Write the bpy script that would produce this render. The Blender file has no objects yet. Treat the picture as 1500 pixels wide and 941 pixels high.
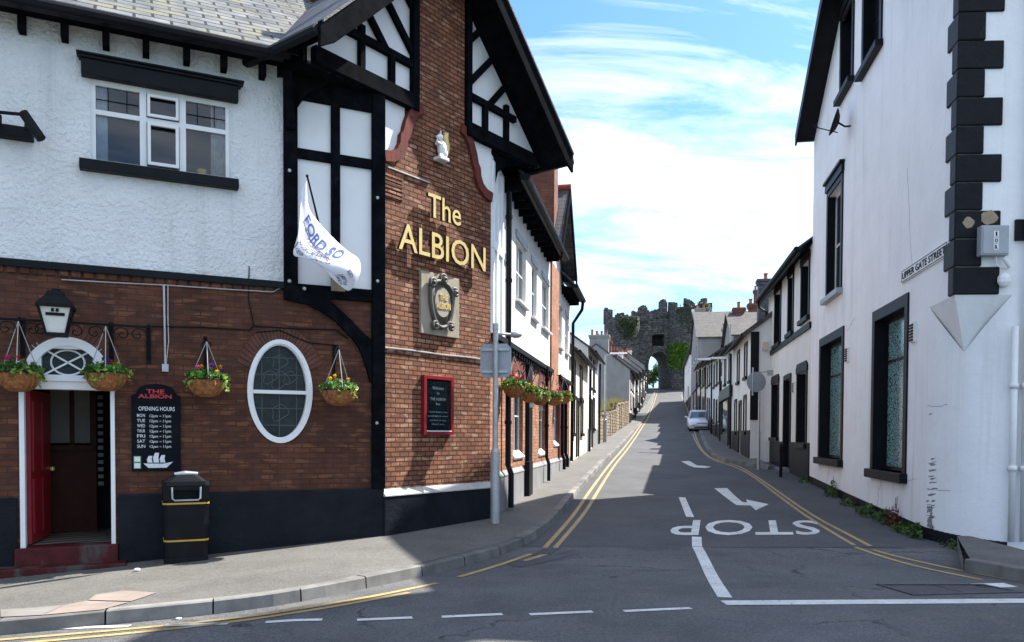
import bpy, bmesh, math, random
from mathutils import Vector, Matrix, noise
R = math.radians
sc = bpy.context.scene
col = sc.collection
rnd = random.Random(7)

# ------------------------------------------------------------------ camera
FPX, CX, PY, EYE = 1150.0, 750.0, 667.0, 1.70
PITCH, ROLL = R(-1.5), R(0.25)
fwd = Vector((0, math.cos(PITCH), math.sin(PITCH)))
rt0 = Vector((1, 0, 0)); up0 = Vector((0, -math.sin(PITCH), math.cos(PITCH)))
rt = rt0*math.cos(ROLL) + up0*math.sin(ROLL)
up = up0*math.cos(ROLL) - rt0*math.sin(ROLL)
E = Vector((0, 0, EYE))
cam_d = bpy.data.cameras.new('camera'); cam = bpy.data.objects.new('camera', cam_d); col.objects.link(cam)
cam.matrix_world = Matrix(((rt.x, up.x, -fwd.x, E.x), (rt.y, up.y, -fwd.y, E.y), (rt.z, up.z, -fwd.z, E.z), (0, 0, 0, 1)))
cam_d.sensor_fit = 'HORIZONTAL'; cam_d.sensor_width = 36; cam_d.lens = FPX/1500*36
cam_d.shift_x = 0; cam_d.shift_y = (PY-470.5)/1500
cam_d.clip_start = 0.05; cam_d.clip_end = 3000
sc.camera = cam

# ------------------------------------------------------------------ light
SUN_AZ, SUN_EL = 33.0, 50.0          # azimuth counted from +X towards +Y
w = bpy.data.worlds.new('World'); sc.world = w; w.use_nodes = True
nt = w.node_tree; N = nt.nodes; L = nt.links
N.clear()
wo = N.new('ShaderNodeOutputWorld'); bg = N.new('ShaderNodeBackground'); bg.inputs[1].default_value = 0.085
sky = N.new('ShaderNodeTexSky'); sky.sky_type = 'NISHITA'; sky.sun_disc = False
sky.sun_elevation = R(SUN_EL); sky.sun_rotation = R(90-SUN_AZ); sky.air_density = 1.0; sky.dust_density = 0.6; sky.ozone_density = 1.2
tc = N.new('ShaderNodeTexCoord'); sep = N.new('ShaderNodeSeparateXYZ'); L.new(tc.outputs['Generated'], sep.inputs[0])
def mth(op, a, b=None, clamp=False):
    m = N.new('ShaderNodeMath'); m.operation = op; m.use_clamp = clamp
    for i, q in enumerate((a, b)):
        if q is None: continue
        if isinstance(q, (int, float)): m.inputs[i].default_value = q
        else: L.new(q, m.inputs[i])
    return m.outputs[0]
zc = mth('ADD', mth('MAXIMUM', sep.outputs[2], 0.0), 0.22)
comb = N.new('ShaderNodeCombineXYZ'); L.new(mth('DIVIDE', sep.outputs[0], zc), comb.inputs[0]); L.new(mth('DIVIDE', sep.outputs[1], zc), comb.inputs[1])
mp = N.new('ShaderNodeMapping'); mp.inputs['Rotation'].default_value = (0, 0, R(-28)); mp.inputs['Scale'].default_value = (0.75, 1.9, 1); mp.inputs['Location'].default_value = (0.35, 0.2, 0)
L.new(comb.outputs[0], mp.inputs[0])
n1 = N.new('ShaderNodeTexNoise'); n1.inputs['Scale'].default_value = 1.5; n1.inputs['Detail'].default_value = 12; n1.inputs['Roughness'].default_value = 0.66; n1.inputs['Distortion'].default_value = 0.7
L.new(mp.outputs[0], n1.inputs['Vector'])
n2 = N.new('ShaderNodeTexNoise'); n2.inputs['Scale'].default_value = 0.55; n2.inputs['Detail'].default_value = 3
L.new(comb.outputs[0], n2.inputs['Vector'])
cv = mth('ADD', mth('MULTIPLY', n1.outputs[0], 0.72), mth('MULTIPLY', n2.outputs[0], 0.42))
cr = N.new('ShaderNodeValToRGB'); cr.color_ramp.elements[0].position = 0.50; cr.color_ramp.elements[1].position = 0.69
L.new(cv, cr.inputs[0])
mx = N.new('ShaderNodeMix'); mx.data_type = 'RGBA'; L.new(mth('MULTIPLY', cr.outputs[0], mth('ADD', mth('MULTIPLY', sep.outputs[2], 3.0), 0.06, True)), mx.inputs['Factor'])
tint = N.new('ShaderNodeMix'); tint.data_type = 'RGBA'; tint.blend_type = 'MULTIPLY'; tint.inputs['Factor'].default_value = 1
L.new(sky.outputs[0], tint.inputs['A']); tint.inputs['B'].default_value = (0.66, 0.96, 1.24, 1)
L.new(tint.outputs['Result'], mx.inputs['A']); mx.inputs['B'].default_value = (8.0, 8.1, 8.4, 1)
L.new(mx.outputs['Result'], bg.inputs[0]); L.new(bg.outputs[0], wo.inputs[0])
sd = Vector((math.cos(R(SUN_EL))*math.cos(R(SUN_AZ)), math.cos(R(SUN_EL))*math.sin(R(SUN_AZ)), math.sin(R(SUN_EL))))
sl = bpy.data.lights.new('sun', 'SUN'); sl.energy = 5.0; sl.angle = R(0.53); sl.color = (1, 0.95, 0.87)
so = bpy.data.objects.new('sun', sl); col.objects.link(so); so.rotation_euler = sd.to_track_quat('Z', 'Y').to_euler(); so.location = (40, 20, 60)
vs = sc.view_settings; vs.view_transform = 'Standard'; vs.look = 'None'; vs.gamma = 1; vs.use_curve_mapping = False; vs.exposure = 1.40
sc.cycles.max_bounces = 6; sc.cycles.diffuse_bounces = 3; sc.cycles.glossy_bounces = 3; sc.cycles.transparent_max_bounces = 8

# ------------------------------------------------------------------ pixels <-> world
def ray(x, y):
    return (fwd + rt*((x-CX)/FPX) + up*(-(y-PY)/FPX))
def proj(p):
    q = Vector(p)-E; z = q.dot(fwd)
    return (CX+FPX*q.dot(rt)/z, PY-FPX*q.dot(up)/z)
PROF = [(-60, -.2), (0, 0), (10, 0), (14, .09), (20, .30), (28, .62), (35, .86), (42, 1.18), (50, 1.62), (57, 2.05), (70, 2.85), (83, 3.80), (95, 4.9), (106, 6.1), (118, 7.7), (130, 9.2), (150, 10.8), (200, 13), (400, 16), (1500, 16)]
def prof(y):
    P = PROF
    if y <= P[0][0]: return P[0][1]
    for i in range(len(P)-1):
        if y <= P[i+1][0]:
            def m(k):
                if k <= 0 or k >= len(P)-1: return 0
                a = (P[k][1]-P[k-1][1])/(P[k][0]-P[k-1][0]); b = (P[k+1][1]-P[k][1])/(P[k+1][0]-P[k][0])
                return 0 if a*b <= 0 else 2*a*b/(a+b)
            h = P[i+1][0]-P[i][0]; t = (y-P[i][0])/h
            return ((2*t**3-3*t*t+1)*P[i][1]+(t**3-2*t*t+t)*h*m(i)+(-2*t**3+3*t*t)*P[i+1][1]+(t**3-t*t)*h*m(i+1))
    return P[-1][1]
def T(x, y):
    k = max(0, min(1, (16-y)/4))
    return prof(y) - .05*max(0, min(10, -2-x))*k
def gh(px, py, dz=0):
    d = ray(px, py); t = 3.0
    while t < 400:
        p = E+d*t
        if p.z <= T(p.x, p.y)+dz:
            lo, hi = t-.25, t
            for _ in range(25):
                m = (lo+hi)/2; p = E+d*m
                if p.z <= T(p.x, p.y)+dz: hi = m
                else: lo = m
            return E+d*hi
        t += .25
    return E+d*t

# ------------------------------------------------------------------ materials
def newmat(name):
    m = bpy.data.materials.new(name); m.use_nodes = True
    b = m.node_tree.nodes['Principled BSDF']
    return m, m.node_tree.nodes, m.node_tree.links, b
def nd(ns, typ, **kw):
    n = ns.new(typ)
    for k, v in kw.items():
        try: n.inputs[k].default_value = v
        except Exception: setattr(n, k, v)
    return n
def mixc(ns, ls, fac, a, b, mode='MIX'):
    m = ns.new('ShaderNodeMix'); m.data_type = 'RGBA'; m.blend_type = mode
    for k, v in (('Factor', fac), ('A', a), ('B', b)):
        if isinstance(v, (int, float)): m.inputs[k].default_value = v
        elif isinstance(v, (tuple, list)): m.inputs[k].default_value = (*v, 1)[:4]
        else: ls.new(v, m.inputs[k])
    return m.outputs['Result']
def ramp(ns, ls, src, p0, p1, c0=(0, 0, 0), c1=(1, 1, 1)):
    r = ns.new('ShaderNodeValToRGB'); e = r.color_ramp.elements
    e[0].position, e[1].position = p0, p1; e[0].color = (*c0, 1); e[1].color = (*c1, 1)
    ls.new(src, r.inputs[0]); return r.outputs[0]
def sc3(c, k): return tuple(min(1, q*k) for q in c)
def paint(name, c, rough=.55, *a_, **k_):
    return paint_(name, c, rough, *a_, **k_)
def paint_(name, c, rough=.55, var=.12, vs=3.0, bump=0, bs=60, bd=.004, metal=0, stain=None, ss=1.2, sp=(.56, .72), spec=.5, detail=5, island=0, streak=None):
    m, ns, ls, b = newmat(name)
    tcn = ns.new('ShaderNodeTexCoord')
    n = nd(ns, 'ShaderNodeTexNoise', Scale=vs, Detail=detail, Roughness=.6); ls.new(tcn.outputs['Object'], n.inputs['Vector'])
    c_ = mixc(ns, ls, ramp(ns, ls, n.outputs[0], .3, .7), sc3(c, 1-var), sc3(c, 1+var))
    if stain:
        s = nd(ns, 'ShaderNodeTexNoise', Scale=ss, Detail=7, Roughness=.65); mpn = nd(ns, 'ShaderNodeMapping'); mpn.inputs['Scale'].default_value = (1, 1, .35)
        ls.new(tcn.outputs['Object'], mpn.inputs[0]); ls.new(mpn.outputs[0], s.inputs['Vector'])
        c_ = mixc(ns, ls, ramp(ns, ls, s.outputs[0], *sp), c_, stain)
    if island:
        g_ = ns.new('ShaderNodeNewGeometry'); c_ = mixc(ns, ls, 1.0, c_, ramp(ns, ls, g_.outputs['Random Per Island'], 0, 1, (1-island,)*3, (1+island,)*3), 'MULTIPLY')
    if streak:
        s2 = nd(ns, 'ShaderNodeTexNoise', Scale=1.0, Detail=8, Roughness=.7); m2 = nd(ns, 'ShaderNodeMapping'); m2.inputs['Scale'].default_value = (3.2, 3.2, .16); ls.new(tcn.outputs['Object'], m2.inputs[0]); ls.new(m2.outputs[0], s2.inputs['Vector'])
        s3 = nd(ns, 'ShaderNodeTexNoise', Scale=.35, Detail=3); ls.new(tcn.outputs['Object'], s3.inputs['Vector'])
        c_ = mixc(ns, ls, mth_(ns, ls, 'MULTIPLY', ramp(ns, ls, s2.outputs[0], .50, .78), ramp(ns, ls, s3.outputs[0], .38, .65)), c_, streak)
    ls.new(c_, b.inputs['Base Color']); b.inputs['Roughness'].default_value = rough; b.inputs['Metallic'].default_value = metal
    b.inputs['Specular IOR Level'].default_value = spec
    if bump:
        n2 = nd(ns, 'ShaderNodeTexNoise', Scale=bs, Detail=4, Roughness=.6); ls.new(tcn.outputs['Object'], n2.inputs['Vector'])
        bn = nd(ns, 'ShaderNodeBump', Strength=bump, Distance=bd); ls.new(n2.outputs[0], bn.inputs['Height']); ls.new(bn.outputs[0], b.inputs['Normal'])
    return m
def bricks(name, c1, c2, mortar, bw=.225, rh=.075, ms=.008, rough=.85, bump=.7, bd=.008, stain=None, offset=.5, var=.35, c3=None, smooth=.1, jitter=.004):
    m, ns, ls, b = newmat(name)
    uv = ns.new('ShaderNodeUVMap')
    jn = nd(ns, 'ShaderNodeTexNoise', Scale=5.0, Detail=2); ls.new(uv.outputs[0], jn.inputs['Vector'])
    jv = ns.new('ShaderNodeVectorMath'); jv.operation = 'MULTIPLY_ADD'; ls.new(jn.outputs['Color'], jv.inputs[0]); jv.inputs[1].default_value = (jitter, jitter, 0); ls.new(uv.outputs[0], jv.inputs[2])
    bt = ns.new('ShaderNodeTexBrick'); ls.new(jv.outputs[0], bt.inputs['Vector']); bt.offset = offset
    for k, v in (('Color1', (*c1, 1)), ('Color2', (*c2, 1)), ('Mortar', (*mortar, 1)), ('Scale', 1.0), ('Mortar Size', ms), ('Mortar Smooth', smooth), ('Bias', 0.0), ('Brick Width', bw), ('Row Height', rh)):
        bt.inputs[k].default_value = v
    n = nd(ns, 'ShaderNodeTexNoise', Scale=2.2, Detail=6, Roughness=.65); ls.new(uv.outputs[0], n.inputs['Vector'])
    v = mixc(ns, ls, 1.0, bt.outputs['Color'], ramp(ns, ls, n.outputs[0], .3, .7, (1-var,)*3, (1+var*.7,)*3), 'MULTIPLY')
    if c3:                                   # scattered odd-coloured units
        mp_ = nd(ns, 'ShaderNodeMapping'); mp_.inputs['Scale'].default_value = (1/bw*.9, 1/rh*.9, 1); ls.new(uv.outputs[0], mp_.inputs[0])
        wn = nd(ns, 'ShaderNodeTexNoise', Scale=.8, Detail=1); ls.new(mp_.outputs[0], wn.inputs['Vector'])
        f = mth_(ns, ls, 'MULTIPLY', ramp(ns, ls, wn.outputs[0], .56, .64), mth_(ns, ls, 'SUBTRACT', 1.0, bt.outputs['Fac']))
        v = mixc(ns, ls, f, v, c3)
    if stain:
        s = nd(ns, 'ShaderNodeTexNoise', Scale=.9, Detail=7, Roughness=.7); ls.new(uv.outputs[0], s.inputs['Vector'])
        v = mixc(ns, ls, ramp(ns, ls, s.outputs[0], .52, .75), v, stain)
    ls.new(v, b.inputs['Base Color']); b.inputs['Roughness'].default_value = rough; b.inputs['Specular IOR Level'].default_value = .3
    n3 = nd(ns, 'ShaderNodeTexNoise', Scale=45, Detail=3); ls.new(uv.outputs[0], n3.inputs['Vector'])
    h = mth_(ns, ls, 'SUBTRACT', mth_(ns, ls, 'MULTIPLY', n3.outputs[0], .45), bt.outputs['Fac'])
    bn = nd(ns, 'ShaderNodeBump', Strength=bump, Distance=bd); ls.new(h, bn.inputs['Height']); ls.new(bn.outputs[0], b.inputs['Normal'])
    return m
def mth_(ns, ls, op, a, b):
    m = ns.new('ShaderNodeMath'); m.operation = op
    for i, q in enumerate((a, b)):
        if isinstance(q, (int, float)): m.inputs[i].default_value = q
        else: ls.new(q, m.inputs[i])
    return m.outputs[0]
def asphalt(name, c, agg=.5, patch=.25, rough=.85, crack=False, scale=90, c2=None):
    m, ns, ls, b = newmat(name)
    tcn = ns.new('ShaderNodeTexCoord')
    n = nd(ns, 'ShaderNodeTexNoise', Scale=scale, Detail=4, Roughness=.75); ls.new(tcn.outputs['Object'], n.inputs['Vector'])
    big = nd(ns, 'ShaderNodeTexNoise', Scale=.55, Detail=8, Roughness=.7); ls.new(tcn.outputs['Object'], big.inputs['Vector'])
    a = mixc(ns, ls, ramp(ns, ls, n.outputs[0], .34, .68), sc3(c, 1-agg), sc3(c, 1+agg*1.2))
    a = mixc(ns, ls, 1.0, a, ramp(ns, ls, big.outputs[0], .32, .68, (1-patch,)*3, (1+patch,)*3), 'MULTIPLY')
    v = nd(ns, 'ShaderNodeTexVoronoi', Scale=38); ls.new(tcn.outputs['Object'], v.inputs['Vector'])
    wn = nd(ns, 'ShaderNodeTexNoise', Scale=70, Detail=1); ls.new(tcn.outputs['Object'], wn.inputs['Vector'])
    a = mixc(ns, ls, mth_(ns, ls, 'MULTIPLY', ramp(ns, ls, v.outputs['Distance'], .12, .2, (1, 1, 1), (0, 0, 0)), ramp(ns, ls, wn.outputs[0], .52, .6)), a, sc3(c, 2.6))
    if c2:
        s = nd(ns, 'ShaderNodeTexNoise', Scale=1.7, Detail=6, Roughness=.7); ls.new(tcn.outputs['Object'], s.inputs['Vector'])
        a = mixc(ns, ls, ramp(ns, ls, s.outputs[0], .5, .68), a, c2)
    ls.new(a, b.inputs['Base Color']); b.inputs['Roughness'].default_value = rough; b.inputs['Specular IOR Level'].default_value = .35
    md_ = nd(ns, 'ShaderNodeTexNoise', Scale=26, Detail=5, Roughness=.8); ls.new(tcn.outputs['Object'], md_.inputs['Vector'])
    a = mixc(ns, ls, 1.0, a, ramp(ns, ls, md_.outputs[0], .3, .7, (1-agg*.55,)*3, (1+agg*.7,)*3), 'MULTIPLY'); ls.new(a, b.inputs['Base Color'])
    if crack:
        cv_ = nd(ns, 'ShaderNodeTexVoronoi', Scale=.45); cv_.feature = 'DISTANCE_TO_EDGE'
        wv_ = ns.new('ShaderNodeVectorMath'); wv_.operation = 'MULTIPLY_ADD'; ls.new(big.outputs['Color'], wv_.inputs[0]); wv_.inputs[1].default_value = (1.5, 1.5, 0); ls.new(tcn.outputs['Object'], wv_.inputs[2]); ls.new(wv_.outputs[0], cv_.inputs['Vector'])
        a = mixc(ns, ls, mth_(ns, ls, 'MULTIPLY', ramp(ns, ls, cv_.outputs['Distance'], .003, .012, (1, 1, 1), (0, 0, 0)), ramp(ns, ls, big.outputs[0], .5, .58)), a, sc3(c, .35)); ls.new(a, b.inputs['Base Color'])
    bn = nd(ns, 'ShaderNodeBump', Strength=.6, Distance=.006); ls.new(n.outputs[0], bn.inputs['Height']); ls.new(bn.outputs[0], b.inputs['Normal'])
    return m
def worn(name, c, base, rough=.7, lo=.565, hi=.66):
    m, ns, ls, b = newmat(name)
    tcn = ns.new('ShaderNodeTexCoord')
    n = nd(ns, 'ShaderNodeTexNoise', Scale=14, Detail=9, Roughness=.75); ls.new(tcn.outputs['Object'], n.inputs['Vector'])
    n2 = nd(ns, 'ShaderNodeTexNoise', Scale=2.5, Detail=4); ls.new(tcn.outputs['Object'], n2.inputs['Vector'])
    a = mixc(ns, ls, ramp(ns, ls, n2.outputs[0], .3, .7), sc3(c, .8), sc3(c, 1.1))
    a = mixc(ns, ls, ramp(ns, ls, n.outputs[0], lo, hi), a, base)
    ls.new(a, b.inputs['Base Color']); b.inputs['Roughness'].default_value = rough
    return m
def leafmat(name, c, var=.5, rough=.6):
    m, ns, ls, b = newmat(name)
    g = ns.new('ShaderNodeNewGeometry'); 
    a = mixc(ns, ls, g.outputs['Random Per Island'], sc3(c, 1-var), sc3(c, 1+var))
    ls.new(a, b.inputs['Base Color']); b.inputs['Roughness'].default_value = rough
    t = ns.new('ShaderNodeBsdfTranslucent'); ls.new(a, t.inputs['Color'])
    ms_ = ns.new('ShaderNodeMixShader'); ms_.inputs[0].default_value = .3
    o = ns['Material Output']; ls.new(b.outputs[0], ms_.inputs[1]); ls.new(t.outputs[0], ms_.inputs[2]); ls.new(ms_.outputs[0], o.inputs[0])
    return m
def glassmat(name, tintc=(.75, .8, .82)):
    m, ns, ls, b = newmat(name); ns.remove(b)
    tr = nd(ns, 'ShaderNodeBsdfTransparent', Color=(*tintc, 1)); gl = nd(ns, 'ShaderNodeBsdfGlossy', Roughness=.02)
    ge = ns.new('ShaderNodeNewGeometry'); dt = ns.new('ShaderNodeVectorMath'); dt.operation = 'DOT_PRODUCT'; ls.new(ge.outputs['Incoming'], dt.inputs[0]); ls.new(ge.outputs['Normal'], dt.inputs[1]); ms_ = ns.new('ShaderNodeMixShader')
    f = mth_(ns, ls, 'ADD', mth_(ns, ls, 'MULTIPLY', mth_(ns, ls, 'POWER', mth_(ns, ls, 'SUBTRACT', 1.0, mth_(ns, ls, 'ABSOLUTE', dt.outputs['Value'], 0.0)), 5.0), .9), .05)
    ls.new(f, ms_.inputs[0]); ls.new(tr.outputs[0], ms_.inputs[1]); ls.new(gl.outputs[0], ms_.inputs[2]); ls.new(ms_.outputs[0], ns['Material Output'].inputs[0])
    return m

M = {}
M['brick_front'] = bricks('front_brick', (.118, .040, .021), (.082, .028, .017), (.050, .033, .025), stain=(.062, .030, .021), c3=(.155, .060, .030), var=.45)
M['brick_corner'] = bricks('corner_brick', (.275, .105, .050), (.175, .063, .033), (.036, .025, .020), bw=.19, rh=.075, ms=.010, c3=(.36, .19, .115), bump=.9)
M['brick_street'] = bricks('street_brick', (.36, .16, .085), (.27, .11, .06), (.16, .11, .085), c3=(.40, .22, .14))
M['brick_red'] = bricks('red_moulded_brick', (.17, .036, .024), (.13, .028, .02), (.07, .035, .03), bw=.10, rh=.3, ms=.007, offset=0)
M['brick_orange'] = bricks('orange_brick', (.40, .18, .10), (.33, .14, .08), (.2, .13, .1))
M['brick_chimney'] = bricks('chimney_brick', (.24, .09, .055), (.17, .06, .04), (.10, .08, .07))
M['roughcast'] = paint('white_roughcast', (.79, .80, .815), .9, .07, 1.6, bump=1.0, bs=19, bd=.055, stain=(.36, .36, .36), ss=.8, sp=(.56, .90), detail=8, streak=(.50, .50, .50))
M['white_render'] = paint('white_render', (.82, .83, .85), .8, .05, 1.2, bump=.5, bs=9, bd=.02, stain=(.50, .49, .47), ss=.9, sp=(.62, 1.0), streak=(.50, .49, .47))
M['white_render_old'] = paint('old_white_render', (.74, .735, .71), .85, .06, 1.4, bump=.4, bs=22, bd=.02, stain=(.46, .43, .38), ss=1.1, sp=(.58, .9), streak=(.48, .46, .42))
M['cream_render'] = paint('cream_render', (.68, .60, .48), .85, .06, 1.4, bump=.3, bs=24, bd=.015, stain=(.42, .36, .28), ss=1.1, sp=(.6, .9))
M['grey_render'] = paint('grey_render', (.30, .29, .275), .9, .1, 1.5, bump=.4, bs=22, bd=.02, stain=(.20, .19, .18), sp=(.5, .8))
M['panel_white'] = paint('white_panel', (.80, .80, .81), .6, .04, 2, stain=(.55, .54, .53), ss=1.5, sp=(.66, .95))
M['black'] = paint('black_paint', (.007, .008, .011), .5, .35, 4, bump=.15, bs=30, spec=.14)
M['quoin_black'] = paint('quoin_paint', (.006, .007, .010), .5, .4, 5, bump=.4, bs=14, bd=.02, stain=(.03, .03, .03), ss=7, sp=(.66, .76), spec=.16)
M['black_timber'] = paint('black_timber', (.006, .007, .009), .8, .5, 6, bump=.35, bs=40, stain=(.05, .05, .05), ss=6, sp=(.66, .78), spec=.01)
M['plinth'] = paint('dark_plinth', (.008, .010, .015), .55, .4, 2.2, bump=.5, bs=14, bd=.02, stain=(.04, .04, .042), ss=2, sp=(.60, .85), spec=.14)
M['grey_plinth'] = paint('grey_plinth', (.20, .20, .205), .7, .2, 2, bump=.3, stain=(.32, .31, .30))
M['ledge'] = paint('weathered_ledge', (.46, .45, .43), .8, .2, 4, bump=.4, stain=(.16, .15, .14))
M['sill_white'] = paint('painted_sill', (.68, .69, .71), .6, .1, 4)
M['white_wood'] = paint('white_woodwork', (.76, .77, .78), .4, .05, 4, stain=(.5, .49, .46), sp=(.68, .9))
M['slate'] = bricks('lichened_slate', (.185, .195, .20), (.10, .107, .11), (.012, .012, .012), bw=.44, rh=.23, ms=.020, c3=(.19, .18, .125), stain=(.155, .155, .12), var=.5, bump=1.0, bd=.02, rough=.7)
M['slate_dark'] = bricks('dark_slate', (.085, .09, .10), (.055, .058, .066), (.02, .02, .022), bw=.28, rh=.2, ms=.01, stain=(.10, .10, .085), bump=.9, bd=.015, rough=.6)
M['slate_brown'] = bricks('brown_slate', (.105, .095, .09), (.075, .07, .068), (.03, .03, .03), bw=.28, rh=.2, ms=.012, stain=(.12, .105, .085), bump=.9, bd=.015, rough=.8)
M['ridge_tile'] = paint('red_ridge_tile', (.30, .07, .045), .8, .25, 5)
M['terracotta'] = paint('terracotta', (.33, .11, .06), .8, .25, 6)
M['metal_grey'] = paint('galvanised_metal', (.42, .43, .44), .45, .15, 8, metal=.5, stain=(.25, .24, .22), ss=4)
M['grey_paint'] = paint('grey_paint', (.30, .33, .36), .5, .1, 5)
M['plastic_grey'] = paint('grey_plastic', (.34, .36, .39), .5, .08, 5)
M['white_plastic'] = paint('white_plastic', (.74, .74, .75), .45, .05, 5)
M['gold'] = paint('gold_paint', (.72, .55, .22), .38, .12, 6, metal=.25)
M['letter_side'] = paint('dark_letter_side', (.03, .026, .02), .5, .2)
M['stone_panel'] = paint('carved_stone', (.34, .29, .22), .9, .2, 5, bump=.5, bs=40, stain=(.16, .14, .11))
M['dark_stone'] = paint('dark_carved_stone', (.085, .077, .066), .6, .3, 8, bump=.3)
M['red_paint'] = paint('red_gloss', (.22, .009, .016), .3, .15, 4, stain=(.12, .01, .012))
M['red_step'] = paint('worn_red_step', (.065, .010, .011), .6, .4, 5, bump=.4, bs=30, stain=(.07, .06, .055), ss=3, sp=(.50, .60), spec=.2)
M['blackboard'] = paint('chalkboard', (.006, .008, .012), .7, .3, 5, spec=.08)
M['chalk'] = paint('chalk', (.66, .68, .70), .8, .2, 40)
M['red_letter'] = paint('red_lettering', (.45, .03, .05), .6, .1)
M['green_sticker'] = paint('green_sticker', (.03, .25, .07), .5, .1)
M['dark_glass'] = paint('dark_glass', (.010, .012, .016), .04, .3, 1.5, spec=.45)
M['leaded'] = paint('leaded_glass', (.016, .021, .023), .2, .5, 9, bump=.3, bs=12, spec=.22)
M['glass'] = glassmat('window_glass')
M['lamp_glass'] = paint('opal_lamp_glass', (.66, .66, .62), .25, .08, 4)
M['iron'] = paint('wrought_iron', (.009, .010, .011), .6, .3, 8, spec=.12)
M['dim_glass'] = paint('dim_glass', (.010, .012, .015), .3, .3, 1.5, spec=.06)
M['curtain'] = paint('curtain_cloth', (.62, .64, .70), .9, .15, 8)
M['curtain_pink'] = paint('patterned_curtain', (.60, .50, .50), .9, .3, 14)
M['yellow'] = paint('yellow_pot', (.75, .45, .02), .5, .1)
M['wood'] = paint('brown_wood', (.040, .012, .006), .5, .35, 5, spec=.1)
M['coir'] = paint('coir_basket', (.30, .115, .035), .9, .5, 22, bump=1.0, bs=40, bd=.02, stain=(.10, .045, .02), ss=9, sp=(.48, .62))
M['leaf'] = leafmat('basket_leaves', (.06, .16, .025)); M['leaf_light'] = leafmat('trailing_leaves', (.20, .32, .05))
M['ivy'] = leafmat('ivy_leaves', (.11, .22, .02), .6); M['ivy_dark'] = leafmat('dark_ivy_leaves', (.05, .075, .02), .6)
M['tree_leaf'] = leafmat('tree_leaves', (.045, .10, .02), .6); M['bush_leaf'] = leafmat('bush_leaves', (.22, .30, .03), .5)
M['weed'] = leafmat('weed_leaves', (.055, .10, .018), .6); M['weed_red'] = leafmat('red_weed_leaves', (.12, .03, .02), .5); M['dry'] = leafmat('dry_grass_blades', (.30, .26, .08), .4)
for k_, c_ in (('pink', (.75, .05, .25)), ('yellow', (.80, .48, .01)), ('purple', (.10, .03, .30)), ('red', (.60, .01, .01)), ('white', (.75, .75, .70)), ('magenta', (.35, .01, .16))):
    M['fl_'+k_] = leafmat(k_+'_petals', c_, .25)
M['bark'] = paint('bark', (.10, .08, .06), .9, .3, 8, bump=.6)
M['flag'] = paint('white_flag_cloth', (.80, .80, .88), .85, .03, 6); M['flag_ink'] = paint('blue_print', (.06, .12, .40), .8, .1); M['flag_ink2'] = paint('dark_print', (.07, .07, .16), .8, .1)
M['castle'] = bricks('castle_stone', (.135, .135, .135), (.082, .083, .086), (.06, .055, .05), bw=.55, rh=.28, ms=.03, c3=(.22, .20, .17), stain=(.055, .05, .035), bump=1, bd=.10, var=.75, smooth=.3, jitter=.10)
M['rubble'] = bricks('rubble_stone', (.36, .28, .19), (.22, .17, .12), (.09, .075, .06), bw=.38, rh=.19, ms=.022, c3=(.42, .36, .27), bump=1, bd=.04, var=.4, smooth=.4, jitter=.08)
M['bin'] = paint('black_bin_plastic', (.006, .007, .009), .45, .3, 5, stain=(.02, .02, .02), sp=(.6, .8), spec=.15); M['bin_gold'] = paint('gold_band', (.50, .30, .04), .4, .2)
M['car'] = paint('silver_white_car_paint', (.66, .70, .76), .22, .03, 2, metal=.1); M['tyre'] = paint('tyre_rubber', (.015, .015, .016), .8, .2)
M['headlamp'] = paint('headlamp_lens', (.75, .77, .80), .1, .05); M['plate'] = paint('number_plate', (.70, .70, .68), .4, .05)
M['asphalt'] = asphalt('old_asphalt', (.086, .087, .090), .75, .35, c2=(.108, .102, .094), crack=True)
M['asphalt_new'] = asphalt('newer_asphalt', (.068, .070, .075), .5, .28, scale=70, c2=(.078, .078, .080))
M['pavement'] = asphalt('pavement_tarmac', (.108, .105, .098), .45, .25, scale=60, c2=(.128, .122, .112))
M['kerb'] = paint('kerb_stone', (.15, .145, .137), .85, .35, 3, bump=.5, bs=30, stain=(.085, .08, .076), island=.3)
M['slab'] = paint('pink_paving_stone', (.235, .19, .165), .85, .2, 3, bump=.3, stain=(.17, .15, .135)); M['slab_grey'] = paint('grey_paving_stone', (.185, .175, .16), .85, .2, 3, bump=.3, stain=(.14, .13, .12))
M['white_line'] = worn('white_road_paint', (.66, .66, .63), (.12, .12, .12)); M['yellow_line'] = worn('yellow_road_paint', (.40, .285, .11), (.12, .11, .10), lo=.56, hi=.64)
M['ground'] = paint('grassy_ground', (.06, .075, .03), .95, .4, .4)
M['iron_cover'] = paint('cast_iron_cover', (.045, .045, .05), .55, .3, 12, bump=.6, bs=40)
M['tan'] = paint('bare_stone', (.30, .235, .16), .95, .2, 12)
M['cream_box'] = paint('cream_box', (.62, .52, .38), .6, .08); M['purple'] = paint('purple_fascia', (.10, .05, .22), .5, .1)
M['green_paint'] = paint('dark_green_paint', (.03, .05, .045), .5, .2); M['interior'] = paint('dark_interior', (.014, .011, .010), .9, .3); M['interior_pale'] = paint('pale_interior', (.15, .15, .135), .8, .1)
M['scuff'] = paint('black_scuff', (.20, .20, .21), .8, .4, 20)
def teal_film():
    m, ns, ls, b = newmat('teal_lattice_film')
    tcn = ns.new('ShaderNodeTexCoord')
    v = nd(ns, 'ShaderNodeTexVoronoi', Scale=16); v.feature = 'DISTANCE_TO_EDGE'; ls.new(tcn.outputs['Object'], v.inputs['Vector'])
    a = mixc(ns, ls, ramp(ns, ls, v.outputs['Distance'], .05, .12), (.02, .03, .03), (.22, .40, .42))
    ls.new(a, b.inputs['Base Color']); b.inputs['Roughness'].default_value = .15
    return m
M['film'] = teal_film()
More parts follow.
